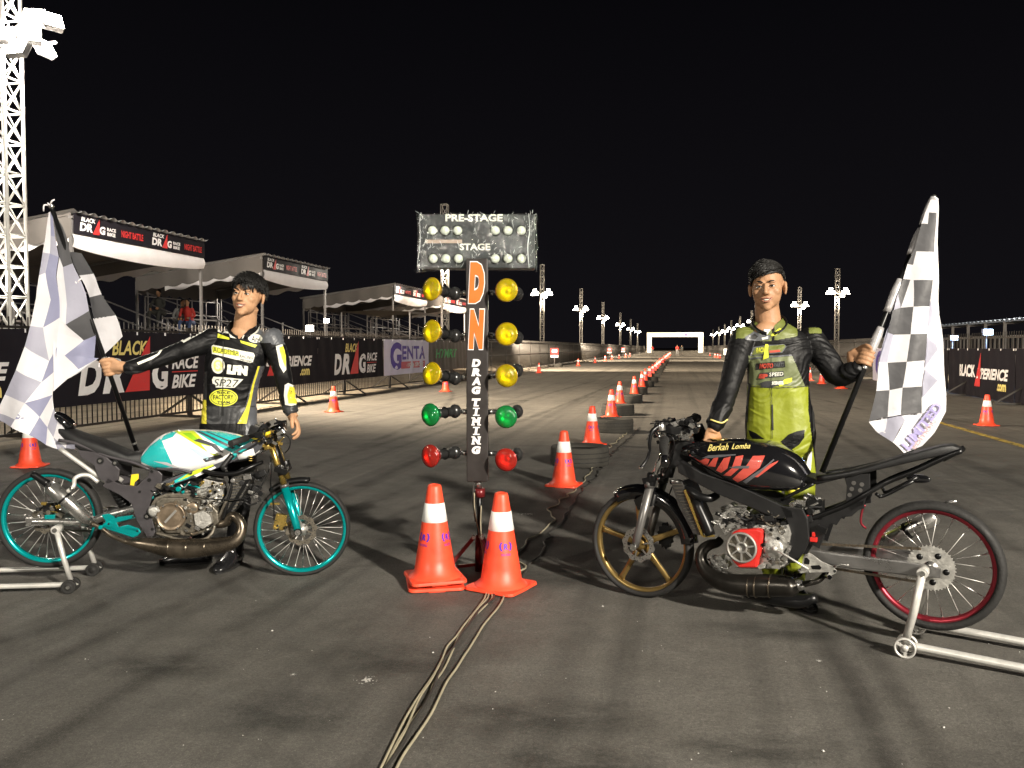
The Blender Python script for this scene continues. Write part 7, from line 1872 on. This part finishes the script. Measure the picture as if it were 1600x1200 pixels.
# ------------------------------------------------ right rider
p2o = Vector((P(1225, 900, 4.25).x, 4.25, 0))
man2 = thing('person', 'rider in lime and black suit smiling, gripping the pole of the right flag', 'person', p2o, 0, 'riders posing behind their motorcycles')
J = lambda px, py, d: P(px, py, d) - p2o
rings2 = [(1201, 498, 4.28, .062, .055), (1202, 504, 4.27, .080, .066), (1204, 511, 4.265, .108, .076), (1207, 519, 4.26, .142, .088), (1211, 532, 4.26, .170, .102), (1213, 548, 4.255, .176, .116), (1214, 566, 4.25, .158, .118), (1215, 592, 4.25, .150, .108), (1216, 620, 4.25, .154, .104), (1218, 648, 4.25, .166, .11), (1219, 676, 4.25, .175, .115), (1219, 702, 4.25, .165, .105), (1219, 716, 4.25, .10, .07)]
g1 = P(1459, 309, 4.10); g2 = P(1284, 738, 4.00); ax2 = (g1 - g2).normalized(); Hg2 = on_pole(g1, g2, 560); H2p = Hg2 - p2o
aL = [J(1162, 532, 4.25), J(1150, 565, 4.23), J(1141, 600, 4.20), J(1129, 634, 4.14), J(1117, 664, 4.10)]
aR = [J(1268, 532, 4.25), J(1288, 558, 4.20), J(1309, 586, 4.15), J(1327, 583, 4.10), J(1338, 577, 4.07)]
legs2 = [[J(1196, 690, 4.25), J(1197, 740, 4.25), J(1199, 800, 4.22), J(1204, 862, 4.26), J(1208, 918, 4.28)], [J(1244, 690, 4.25), J(1248, 740, 4.24), J(1250, 800, 4.20), J(1246, 862, 4.20), J(1240, 918, 4.18)]]
H2 = J(1199, 450.5, 4.22); K2 = 1.06; R2 = Matrix.Rotation(R(-22), 3, 'Z') @ Matrix.Rotation(R(-3), 3, 'Y') @ Matrix.Rotation(R(2), 3, 'X')
def body2(b, k):
    torso(b, rings2, Vector(p2o), R(-12), k)
    limb(b, aL, [.068 * k, .058 * k, .050 * k, .046 * k, .038 * k]); limb(b, aR, [.07 * k, .062 * k, .054 * k, .048 * k, .040 * k])
    for lg in legs2: limb(b, lg, [.088 * k, .084 * k, .062 * k, .056 * k, .044 * k])
b = MB(); body2(b, .80); head_prims(b, H2, R2, K2)
b.tube([H2 + R2 @ Vector((0, .022, -.05)), (H2 + J(1201, 506, 4.27)) / 2 + Vector((0, .02, 0)), J(1202, 518, 4.27)], [.058, .060, .068], 'skin', 20, sub=4); b.ell(J(1199, 517, 4.22), (.07, .04, .05), 'skin')
grip_hand(b, H2p, ax2, aR[-1], .0135, sc=1.02)
open_hand(b, J(1115, 667, 4.10), Vector((-.25, -.12, -1)), Vector((-.1, 1, -.2)), curl=.35, sc=.95, thumb_side=1)
bo2 = put(remesh(b, .0038, 7), 'body', man2, ['skin2']); head_features(H2, R2, K2, bo2, 'skin2'); hair(H2, R2, K2, bo2, 'quiff', 8, 4200)
b = MB(); body2(b, 1.0)
b.tube([aL[3], aL[4]], [.050, .044], 'skin', 18); b.tube([aR[3], aR[4]], [.050, .044], 'skin', 18); b.ell(J(1267, 530, 4.26), (.06, .06, .034), 'skin'); b.ell(J(1162, 530, 4.26), (.06, .06, .034), 'skin')
def zone2(c, n):
    x, y = proj(c + p2o)
    if n.y > .45 and y < 690: return 0
    if y < 545:
        if 1150 < x < 1182 and y < 529: return 2
        if 1210 < x < 1246 and y < 530 - (x - 1210) * .18 + 2: return 2
        if 1264 < x < 1284 and 512 < y < 521 and n.y < .1: return 2
        if 1182 <= x < 1206 and y < 533: return 2
    if x < 1158 or x > 1276 or (x > 1262 and y < 600): return 0
    side = 4.5
    lx = 1167 + (3 if y < 600 else 0); rx = 1264 if y < 640 else 1264 + (y - 640) * .12
    if x < lx or x > rx - 1:
        return 0
    if y < 556: return 0
    xr = 1238 + (y - 556) * .42
    if y < 603: return 3 if x < xr else 0
    if y > 664:
        pass
    return 1
sm2 = remesh(b, .0048, 3); wrinkle(sm2, .0060, p2o, 5.0); cut(sm2, lambda c, n: n.y < .25 and proj(c + p2o)[1] < 518 - abs(proj(c + p2o)[0] - 1199) * .85)
s2 = put(sm2, 'racing_suit', man2, ['sblack', 'slime', 'solive', 'spale'], zone2)
B2 = BVHTree.FromPolygons([v.co + p2o for v in s2.data.vertices], [tuple(p.vertices) for p in s2.data.polygons]); i2 = lambda w: w - p2o
b = MB(); Z = lambda x, y: (1140 + x / 10, 500 + y / 10)
dpoly(b, B2, quad((360, 430), (560, 395), (850, 375), (890, 420), (820, 510), (620, 530), (310, 565)), 'sgrey', .003, i2); dpoly(b, B2, quad((400, 440), (560, 410), (850, 388), (870, 420), (810, 500), (620, 515), (350, 550)), 'solive', .004, i2)
dpoly(b, B2, quad((620, 480), (780, 465), (795, 500), (625, 512)), 'dred', .005, i2); dtext(b, B2, 'RACING', *Z(420, 510), *Z(600, 440), 'dyel', .0052, i2, .02, .2, -1)
dpoly(b, B2, quad((410, 680), (860, 640), (870, 735), (415, 775)), 'dblk', .003, i2); dtext(b, B2, 'MOTO', *Z(470, 760), *Z(680, 680), 'dred', .005, i2, .05, .2, -1); dtext(b, B2, 'PARTS', *Z(690, 735), *Z(850, 675), 'sgrey', .005, i2, .03, .2, -1)
dpoly(b, B2, quad((470, 830), (840, 795), (850, 880), (460, 915)), 'sdark', .003, i2); dtext(b, B2, 'SP', *Z(460, 915), *Z(600, 840), 'dred', .005, i2, .08, .1); dtext(b, B2, 'SPEED', *Z(620, 880), *Z(840, 820), 'dwhite', .005, i2, .02, .1, -1)
dpoly(b, B2, quad((480, 985), (560, 955), (840, 940), (850, 1005), (680, 1045), (500, 1040)), 'sdark', .003, i2); dtext(b, B2, 'SERIES', *Z(655, 1015), *Z(840, 960), 'dwhite', .0048, i2, .05, .0, -1)
dpoly(b, B2, quad((850, 930), (970, 895), (975, 960), (780, 1035), (770, 1020), (850, 1000)), 'dyel', .004, i2)
dpoly(b, B2, quad((555, 390), (600, 390), (612, 590), (530, 620)), 'dyel', .008, i2)
dpoly(b, B2, quad((310, 590), (960, 540), (975, 560), (310, 612)), 'sgrey', .003, i2)
dpoly(b, B2, quad((640, 240), (780, 130), (820, 150), (730, 240), (670, 255)), 'dyel', .003, i2)
dpoly(b, B2, quad((240, 270), (380, 180), (520, 235), (640, 240), (620, 310), (430, 330), (250, 310)), 'sgrey', .003, i2); dpoly(b, B2, quad((300, 265), (390, 215), (450, 260), (400, 300), (310, 295)), 'dblk', .004, i2); dpoly(b, B2, quad((500, 280), (600, 260), (600, 295), (510, 310)), 'dwhite', .004, i2)
dpoly(b, B2, quad((650, 590), (657, 590), (668, 1850), (660, 1850)), 'dblk', .006, i2)
dpoly(b, B2, [(1206, 632), (1207.5, 632), (1208.5, 672), (1206.5, 672)], 'dblk', .005, i2)
for ya in (603,): dpoly(b, B2, [(1170, ya), (1216, ya + 2.5), (1263, ya), (1263, ya + 1), (1216, ya + 3.6), (1170, ya + 1)], 'sdark', .003, i2)
for sx in (0, 1):
    pts = [(1266, 600), (1268.5, 600), (1271, 640), (1273, 690), (1270, 690), (1268, 645)] if sx else [(1171, 598), (1174, 600), (1171, 625), (1169, 660), (1166, 660), (1168, 625)]
    dpoly(b, B2, pts, 'dblk', .004, i2)
dpoly(b, B2, [(1170, 671.5), (1182, 677), (1195, 686), (1190, 692), (1180, 690), (1172, 680)], 'sblack', .003, i2); dpoly(b, B2, [(1257, 671.5), (1256, 684), (1248, 695), (1236, 703), (1226, 697), (1220, 690), (1232, 679), (1244, 674)], 'sblack', .003, i2)
dpoly(b, B2, [(1262, 708), (1268, 704), (1266, 735), (1258, 735)], 'dwhite', .004, i2)
b.build('suit_patch', s2, fix=False)
collar(None, J(1202, 505, 4.240), .084, .092, 'sblack', 'sgrey', R(30), .036, s2, R(-12))
b = MB(); c = J(1198, 519, 4.185); b.box(c, (.035, .012, .03), 'dwhite'); b.build('undershirt', man2, bevel=.004)
b = MB(); b.tube([aL[4] + Vector((-.03, -.03, .03)), aL[4] + Vector((.02, -.048, .015)), aL[4] + Vector((.055, -.03, .03))], .004, 'byel', 6, sub=4); b.build('wrist_strap', man2)
for c, dx, dy in ((J(1240, 918, 4.18), .1, -1.0), (J(1208, 918, 4.28), -.3, -1.0)):
    d_ = Vector((dx, dy, 0)).normalized(); sd = Vector((-d_.y, d_.x, 0)); base = Vector((c.x, c.y, 0)); b = MB(); rings = []
    for t_, hw, h0, h1 in ((-.075, .022, .012, .07), (-.06, .034, .004, .10), (-.02, .037, .004, .125), (.03, .037, .004, .10), (.08, .042, .004, .07), (.14, .046, .004, .055), (.19, .040, .004, .045), (.225, .022, .01, .032)):
        cc_ = base + d_ * t_; rings.append([cc_ + sd * hw * math.copysign(abs(math.cos(a)) ** .7, math.cos(a)) + Vector((0, 0, (h0 + h1) / 2 + (h1 - h0) / 2 * math.copysign(abs(math.sin(a)) ** .7, math.sin(a)))) for a in [2 * math.pi * j / 20 for j in range(20)]])
    b.loft(rings, 'shoe'); b.tube([base + d_ * -.02 + Vector((0, 0, .08)), base + Vector((0, 0, .17))], [.048, .052], 'shoe', 18); b.build('shoe', man2)

# ------------------------------------------------ flags
def cloth_cell(b, q, m, off, ph, n=6):
    """q: four world points (top left, top right, bottom right, bottom left)"""
    def f(u, v):
        p = (q[0] * (1 - u) + q[1] * u) * (1 - v) + (q[3] * (1 - u) + q[2] * u) * v
        x, y = proj(p); w = .010 * math.sin(x * .11 + y * .02 + ph) + .006 * math.sin(y * .06 + x * .05)
        return p + Vector((0, w, 0)) - off
    b.sheet(f, n, n, m)
def cloth_rows(b, rows, cells, conv, dep, off, ph):
    for j in range(len(rows) - 1):
        for i in range(len(rows[j]) - 1):
            q = [rows[j][i], rows[j][i + 1], rows[j + 1][i + 1], rows[j + 1][i]]
            cloth_cell(b, [P(*conv(x, y), dep(x, y)) for x, y in q], cells[j][i], off, ph)
mm = {'W': M['fw'], 'D': M['fd'], 'G': M['fg'], 'L': M['fl'], 'P': M['fp'], 'K': M['fd']}
class CS(str): pass
def cs(*rows): return [[mm[c] for c in r_] for r_ in rows]
# left flag
f1o = Vector((fl2.x, fl2.y, 0))
flag1 = thing('flag', 'black and white checkered flag at the left, hanging from its black pole', 'flag', f1o, 0, 'checkered flags held by the riders')
b = MB(); b.tube([fl1 - f1o, fl2 - f1o], [.0115, .0135], 'bmetal', 16)
pd = (fl2 - fl1).normalized()
for k in (.60, .62, .97): b.lathe([(.0155, -.006), (.0165, 0), (.0155, .006)], fl1.lerp(fl2, k) - f1o, pd, 'steel', 18)
b.cyl(fl2 - f1o, fl2 + pd * .01 - f1o, .015, 'bmetal', 14)
b.build('pole', flag1)
b = MB(); b.ell(fl1 - f1o, (.016, .014, .016), 'steel')
for k in (0, .30, .62): 
    c = fl1.lerp(fl2, k) - f1o
    for a in range(3): b.tube([c + Vector((0, -.012, 0)), c + Vector((.02 * (a - 1), -.03, .01 * a)), c + Vector((.03 * (a - 1), -.02, -.03 + .03 * a))], .004, 'valance', 6, sub=3)
b.build('tie', flag1)
cv = lambda x, y: (x / 2.857, 300 + y / 2.857)
def dL(x, y): 
    t = min(max(y / 1150, 0), 1); return 4.40 + .12 * t - (.10 * max(0, y - 700) / 450) - .03 * math.sin((x) * .02)
rowsA = [[(222, 92), (231, 90), (240, 88)], [(205, 190), (228, 195), (246, 200)], [(190, 270), (225, 275), (262, 290)], [(180, 372), (210, 362), (250, 378)], [(166, 475), (224, 482), (258, 470)], [(134, 598), (192, 605), (262, 560)], [(112, 690), (215, 755), (256, 690)], [(72, 795), (178, 850), (240, 800)], [(18, 905), (112, 942), (238, 905)], [(-22, 985), (70, 1015), (175, 1005)], [(-30, 1012), (50, 1048), (128, 1085)]]
cA = cs('WL', 'WD', 'GL', 'WL', 'WL', 'GW', 'WL', 'GW', 'WL', 'GW'); cA[1][1] = mm['G']
b = MB(); cloth_rows(b, rowsA, cA, cv, dL, f1o, 1.0)
rowsA2 = [[(238, 905), (246, 960), (258, 1015), (285, 1070)][0:1] + [(246, 905)], ]
extra = [([(175, 1005), (238, 905), (248, 965), (215, 1050)], 'W'), ([(128, 1085), (175, 1005), (215, 1050), (205, 1128)], 'L'), ([(215, 1050), (248, 965), (262, 1020), (240, 1095)], 'G'), ([(205, 1128), (215, 1050), (240, 1095), (255, 1148)], 'W'), ([(240, 1095), (262, 1020), (300, 1085), (290, 1145)], 'W'), ([(255, 1148), (240, 1095), (290, 1145), (262, 1149)], 'G'), ([(290, 1145), (300, 1085), (332, 1128), (335, 1148)], 'G'), ([(112, 942), (175, 1005), (175, 1005), (70, 1015)], 'W')]
for q, m_ in extra: cloth_cell(b, [P(*cv(x, y), dL(x, y)) for x, y in q], mm[m_], f1o, 1.0, 5)
dM = lambda x, y: dL(x, y) + .012 + .10 * max(0, min(1, (x - 240) / 200))
def dM(x, y):
    # from the fold to the pole
    px, py = cv(x, y); pp = on_pole(fl1, fl2, max(py, 323)); t = min(1, max(0, (x - 240) / max(20, pp.x * 0 + (py - 323) * .35 * 2.857 * .55 + 30)))
    return dL(x, y) * (1 - t) + (pp.y - .012) * t
rowsB = [[(240, 88), (244, 88), (248, 92)], [(246, 200), (266, 200), (290, 195)], [(262, 290), (280, 335), (330, 320)], [(250, 378), (292, 440), (362, 400)], [(258, 470), (300, 500), (380, 455)], [(262, 560), (300, 592), (396, 530)], [(246, 620), (368, 662), (428, 640)], [(240, 690), (290, 730), (425, 740)], [(240, 800), (345, 792), (445, 742)], [(243, 890), (300, 835), (370, 795)]]
cB = cs('DD', 'DD', 'WG', 'WG', 'WG', 'WD', 'WL', 'WL', 'WW'); cloth_rows(b, rowsB, cB, cv, dM, f1o, 2.0)
dC = lambda x, y: on_pole(fl1, fl2, 300 + y / 2.857).y + .02 + (x - 330) * .0002
for q, m_ in [([(318, 268), (366, 274), (410, 365), (352, 372)], 'D'), ([(352, 372), (412, 362), (460, 458), (398, 470)], 'W'), ([(398, 470), (460, 458), (512, 550), (425, 568)], 'D'), ([(418, 566), (512, 550), (548, 645), (438, 668)], 'W'), ([(438, 668), (548, 645), (470, 720), (455, 735)], 'W')]:
    cloth_cell(b, [P(*cv(x, y), dC(x, y)) for x, y in q], mm[m_], f1o, 3.0, 6)
b.build('cloth', flag1, fix=False)
# right flag
f2o = Vector((g2.x, g2.y, 0))
flag2 = thing('flag', 'black and white checkered flag at the right, held upright on a black pole', 'flag', f2o, 0, 'checkered flags held by the riders')
b = MB(); b.tube([g1 - f2o, g2 - f2o], [.0120, .0140], 'bmetal', 16); b.ell(g1 - f2o, (.014, .014, .016), 'steel'); pd2 = (g2 - g1).normalized(); b.lathe([(.0155, -.008), (.0165, 0), (.0155, .008)], g1.lerp(g2, .62) - f2o, pd2, 'steel', 18); b.build('pole', flag2)
b = MB()
sat = mat('grey_satin_sleeve', (.42, .41, .42), .3, .3, var=.2, scale=30)
for a, c in ((.0, .10), (.115, .21), (.30, .42), (.475, .575)):
    b = MB(); A_ = g1.lerp(g2, a) - f2o; B_ = g1.lerp(g2, c) - f2o; b.tube([A_, A_.lerp(B_, .3), A_.lerp(B_, .7), B_], [.0165, .022, .021, .018], sat, 14, sub=2); b.build('sleeve', flag2)
b = MB()
cw = lambda x, y: (1280 + x / 2.79, 290 + y / 2.79)
def onp(y): return on_pole(g1, g2, 290 + y / 2.79)
def d2(x, y):
    pp = onp(min(max(y, 60), 640)); return pp.y - .015 - .05 * min(1, max(0, (x - 250) / 280))
rowsR = [[(485, 60), (492, 62), (498, 64), (503, 66)], [(462, 118), (475, 118), (490, 120), (505, 120)], [(446, 165), (470, 168), (484, 170), (504, 172)], [(420, 275), (428, 285), (455, 287), (500, 290)], [(392, 340), (414, 345), (430, 350), (496, 352)], [(372, 405), (400, 410), (412, 412), (492, 412)], [(345, 470), (358, 532), (408, 528), (484, 526)], [(310, 590), (330, 650), (398, 648), (474, 645)], [(290, 640), (302, 772), (376, 768), (462, 762)], [(255, 780), (308, 892), (360, 880), (455, 876)], [(246, 895), (300, 1010), (354, 998), (448, 992)]]
cR = cs('WWW', 'GDD', 'GDD', 'WWW', 'WWW', 'DWD', 'GDW', 'GWD', 'GDW', 'WWD'); cR[1] = [mm['W'], mm['D'], mm['D']]; cR[2] = [mm['D'], mm['D'], mm['D']]; cR[3] = [mm['D'], mm['W'], mm['W']]
cloth_rows(b, rowsR, cR, cw, d2, f2o, .5)
for q, m_ in [([(246, 895), (308, 892), (302, 1008), (216, 1030)], 'D'), ([(300, 640), (330, 650), (302, 772), (262, 770)], 'G'), ([(262, 770), (302, 772), (308, 892), (246, 895)], 'W'), ([(318, 545), (358, 532), (330, 650), (300, 640)], 'D')]:
    cloth_cell(b, [P(*cw(x, y), d2(x, y) - .008) for x, y in q], mm[m_], f2o, .5, 6)
# the turned-back strip at the right and along the bottom
dS = lambda x, y: d2(x, y) + .012 + .02 * max(0, (x - 450) / 100)
strip = [((503, 52), (513, 58)), ((505, 120), (514, 140)), ((504, 172), (516, 200)), ((500, 290), (519, 320)), ((492, 412), (525, 450)), ((484, 526), (529, 560)), ((474, 645), (537, 680)), ((462, 762), (543, 800)), ((455, 876), (548, 900)), ((448, 992), (550, 985))]
for i in range(len(strip) - 1): cloth_cell(b, [P(*cw(x, y), dS(x, y)) for x, y in (strip[i][0], strip[i][1], strip[i + 1][1], strip[i + 1][0])], mm['W'], f2o, .5, 5)
dS2 = lambda x, y: dS(x, y) - .006
for q in ([(482, 530), (492, 500), (508, 570), (478, 620)], [(472, 660), (508, 690), (515, 715), (465, 795)], [(460, 850), (468, 800), (515, 850), (456, 925)]): cloth_cell(b, [P(*cw(x, y), dS2(x, y)) for x, y in q], mm['G'], f2o, .5, 4)
low = [([(216, 1030), (302, 1008), (290, 1085), (262, 1080)], 'W'), ([(302, 1008), (354, 998), (372, 1022), (262, 1080)], 'G'), ([(262, 1080), (372, 1022), (345, 1060), (315, 1118)], 'G'), ([(354, 998), (448, 992), (420, 1075), (372, 1022)], 'W'), ([(372, 1022), (420, 1075), (375, 1170), (315, 1118)], 'W'), ([(448, 992), (550, 985), (500, 1075), (420, 1075)], 'W'), ([(420, 1075), (500, 1075), (450, 1135), (375, 1170)], 'W')]
for q, m_ in low: cloth_cell(b, [P(*cw(x, y), dS(x, y) + .004) for x, y in q], mm[m_], f2o, .5, 6)
cx_ = lambda x, y: (1340 + x / 8.57, 580 + y / 8.57)
def strip_text(s_, x0, y0, x1, y1, wx, wy, m_, bold):
    def f(u, v):
        x = x0 + (x1 - x0) * u + wx * v; y = y0 + (y1 - y0) * u + wy * v; px, py = cx_(x, y); X, Y = (px - 1280) * 2.79, (py - 290) * 2.79
        w = .010 * math.sin(px * .11 + py * .02 + .5) + .006 * math.sin(py * .06 + px * .05)
        return P(px, py, dS(X, Y) - .009 + w) - f2o
    b.text(s_, f, m_, bold)
strip_text('LIMITED', 690, 1070, 1150, 480, -105, -85, mm['P'], .04)
strip_text('EDITION', 770, 1050, 1060, 680, -45, -36, M['fr'], .03)
b.build('cloth', flag2, fix=False)

# ------------------------------------------------ far and seated people
def small_person(label, org, joints, mats_, fn, vox=.02, group=None):
    """joints: dict name -> Vector local, metres"""
    t = thing('person', label, 'person', org, 0, group); j = joints; b = MB(); V = Vector
    sh = (j['shL'] + j['shR']) / 2; hp = (j['hpL'] + j['hpR']) / 2
    rot = (j['shR'] - j['shL']).normalized()
    b.tube([hp, (hp + sh) / 2, sh, sh + V((0, 0, .04))], [.15, .14, .15, .08], 'skin', 14, sub=3)
    b.tube([sh, j['head'] - V((0, 0, .08))], .055, 'skin', 10); b.ell(j['head'], (.078, .09, .11), 'skin', nu=14, nv=10); b.ell(j['head'] + V((0, -.08, -.02)), (.015, .02, .02), 'skin')
    for s_ in 'LR':
        limb(b, [j['sh' + s_], j['el' + s_], j['ha' + s_]], [.06, .045, .035], 10, 3); b.ell(j['ha' + s_], (.045, .045, .05), 'skin'); limb(b, [j['hp' + s_], j['kn' + s_], j['an' + s_]], [.095, .07, .045], 10, 3); b.ell(j['an' + s_] + V((0, -.06, -.04)), (.045, .12, .045), 'skin')
    put(remesh(b, vox, 3), 'body', t, mats_, fn); hb = MB(); hb.ell(j['head'] + V((0, .02, .035)), (.086, .092, .09), 'hair', nu=14, nv=10); hb.build('hair', t); return t
def seated(px, d, seat_z, label, top_m, leg_m, seed, lean=0.12, gr='spectators seated on the second grandstand'):
    r_ = random.Random(seed); c = P(px, 500, d); o = Vector((c.x, c.y, 0)); V = Vector; z = seat_z
    j = dict(hpL=V((-.11, 0, z + .08)), hpR=V((.11, 0, z + .08)), shL=V((-.18, -lean, z + .55)), shR=V((.18, -lean, z + .55)), head=V((.03, -lean - .06, z + .80)), knL=V((-.16, -.42, z + .10)), knR=V((.2, -.42, z + .10)), anL=V((-.14, -.45, z - .34)), anR=V((.18, -.48, z - .34)), elL=V((-.26, -.22, z + .32)), elR=V((.26, -.22, z + .32)), haL=V((-.12, -.42, z + .22)), haR=V((.12, -.42, z + .24)))
    def fn(c_, n):
        if c_.z > z + .66: return 0
        if (c_ - j['haL']).length < .06 or (c_ - j['haR']).length < .06: return 0
        if c_.z > z + .16 and c_.y > -.36: return 1
        return 2
    t = small_person(label, o, j, ['skin2', top_m, leg_m], fn, .022, gr); t.rotation_euler = (0, 0, R(r_.uniform(-20, 45))); return t
seated(252, 29.2, 2.42, 'seated spectator in dark jacket, leftmost of the three on the grandstand', 'jdark', 'jdark', 1)
seated(279, 28.9, 2.06, 'seated spectator in grey shirt beside the one in red', 'jgrey', 'jdark', 2, .3)
seated(297, 28.7, 2.06, 'seated spectator in red jacket and blue jeans near the grandstand post', 'jred', 'jeans', 3, .2)
def standing(px, d, label, top_m, leg_m, seed):
    c = P(px, 550, d); o = Vector((c.x, c.y, 0)); V = Vector
    j = dict(hpL=V((-.1, 0, .9)), hpR=V((.1, 0, .9)), shL=V((-.19, 0, 1.42)), shR=V((.19, 0, 1.42)), head=V((0, -.03, 1.64)), knL=V((-.13, -.03, .48)), knR=V((.14, -.05, .48)), anL=V((-.16, 0, .09)), anR=V((.17, .03, .09)), elL=V((-.27, 0, 1.14)), elR=V((.27, 0, 1.14)), haL=V((-.28, -.12, .9)), haR=V((.28, -.12, .9)))
    fn = lambda c_, n: 0 if (c_.z > 1.5 or (abs(c_.x) > .2 and c_.z < .97)) else 1 if c_.z > .92 else 2
    small_person(label, o, j, ['skin2', top_m, leg_m], fn, .03, 'people standing at the finish arch')
standing(1019, 178, 'tiny figure in red standing beside the left leg of the finish arch', 'jred', 'jgrey', 1)
standing(1058, 150, 'tiny figure in pale trousers at the end of the cone row', 'jred', 'jgrey', 2)
standing(1065, 165, 'tiny dark figure at the end of the cone row, right of the pale one', 'jdark', 'jdark', 3)
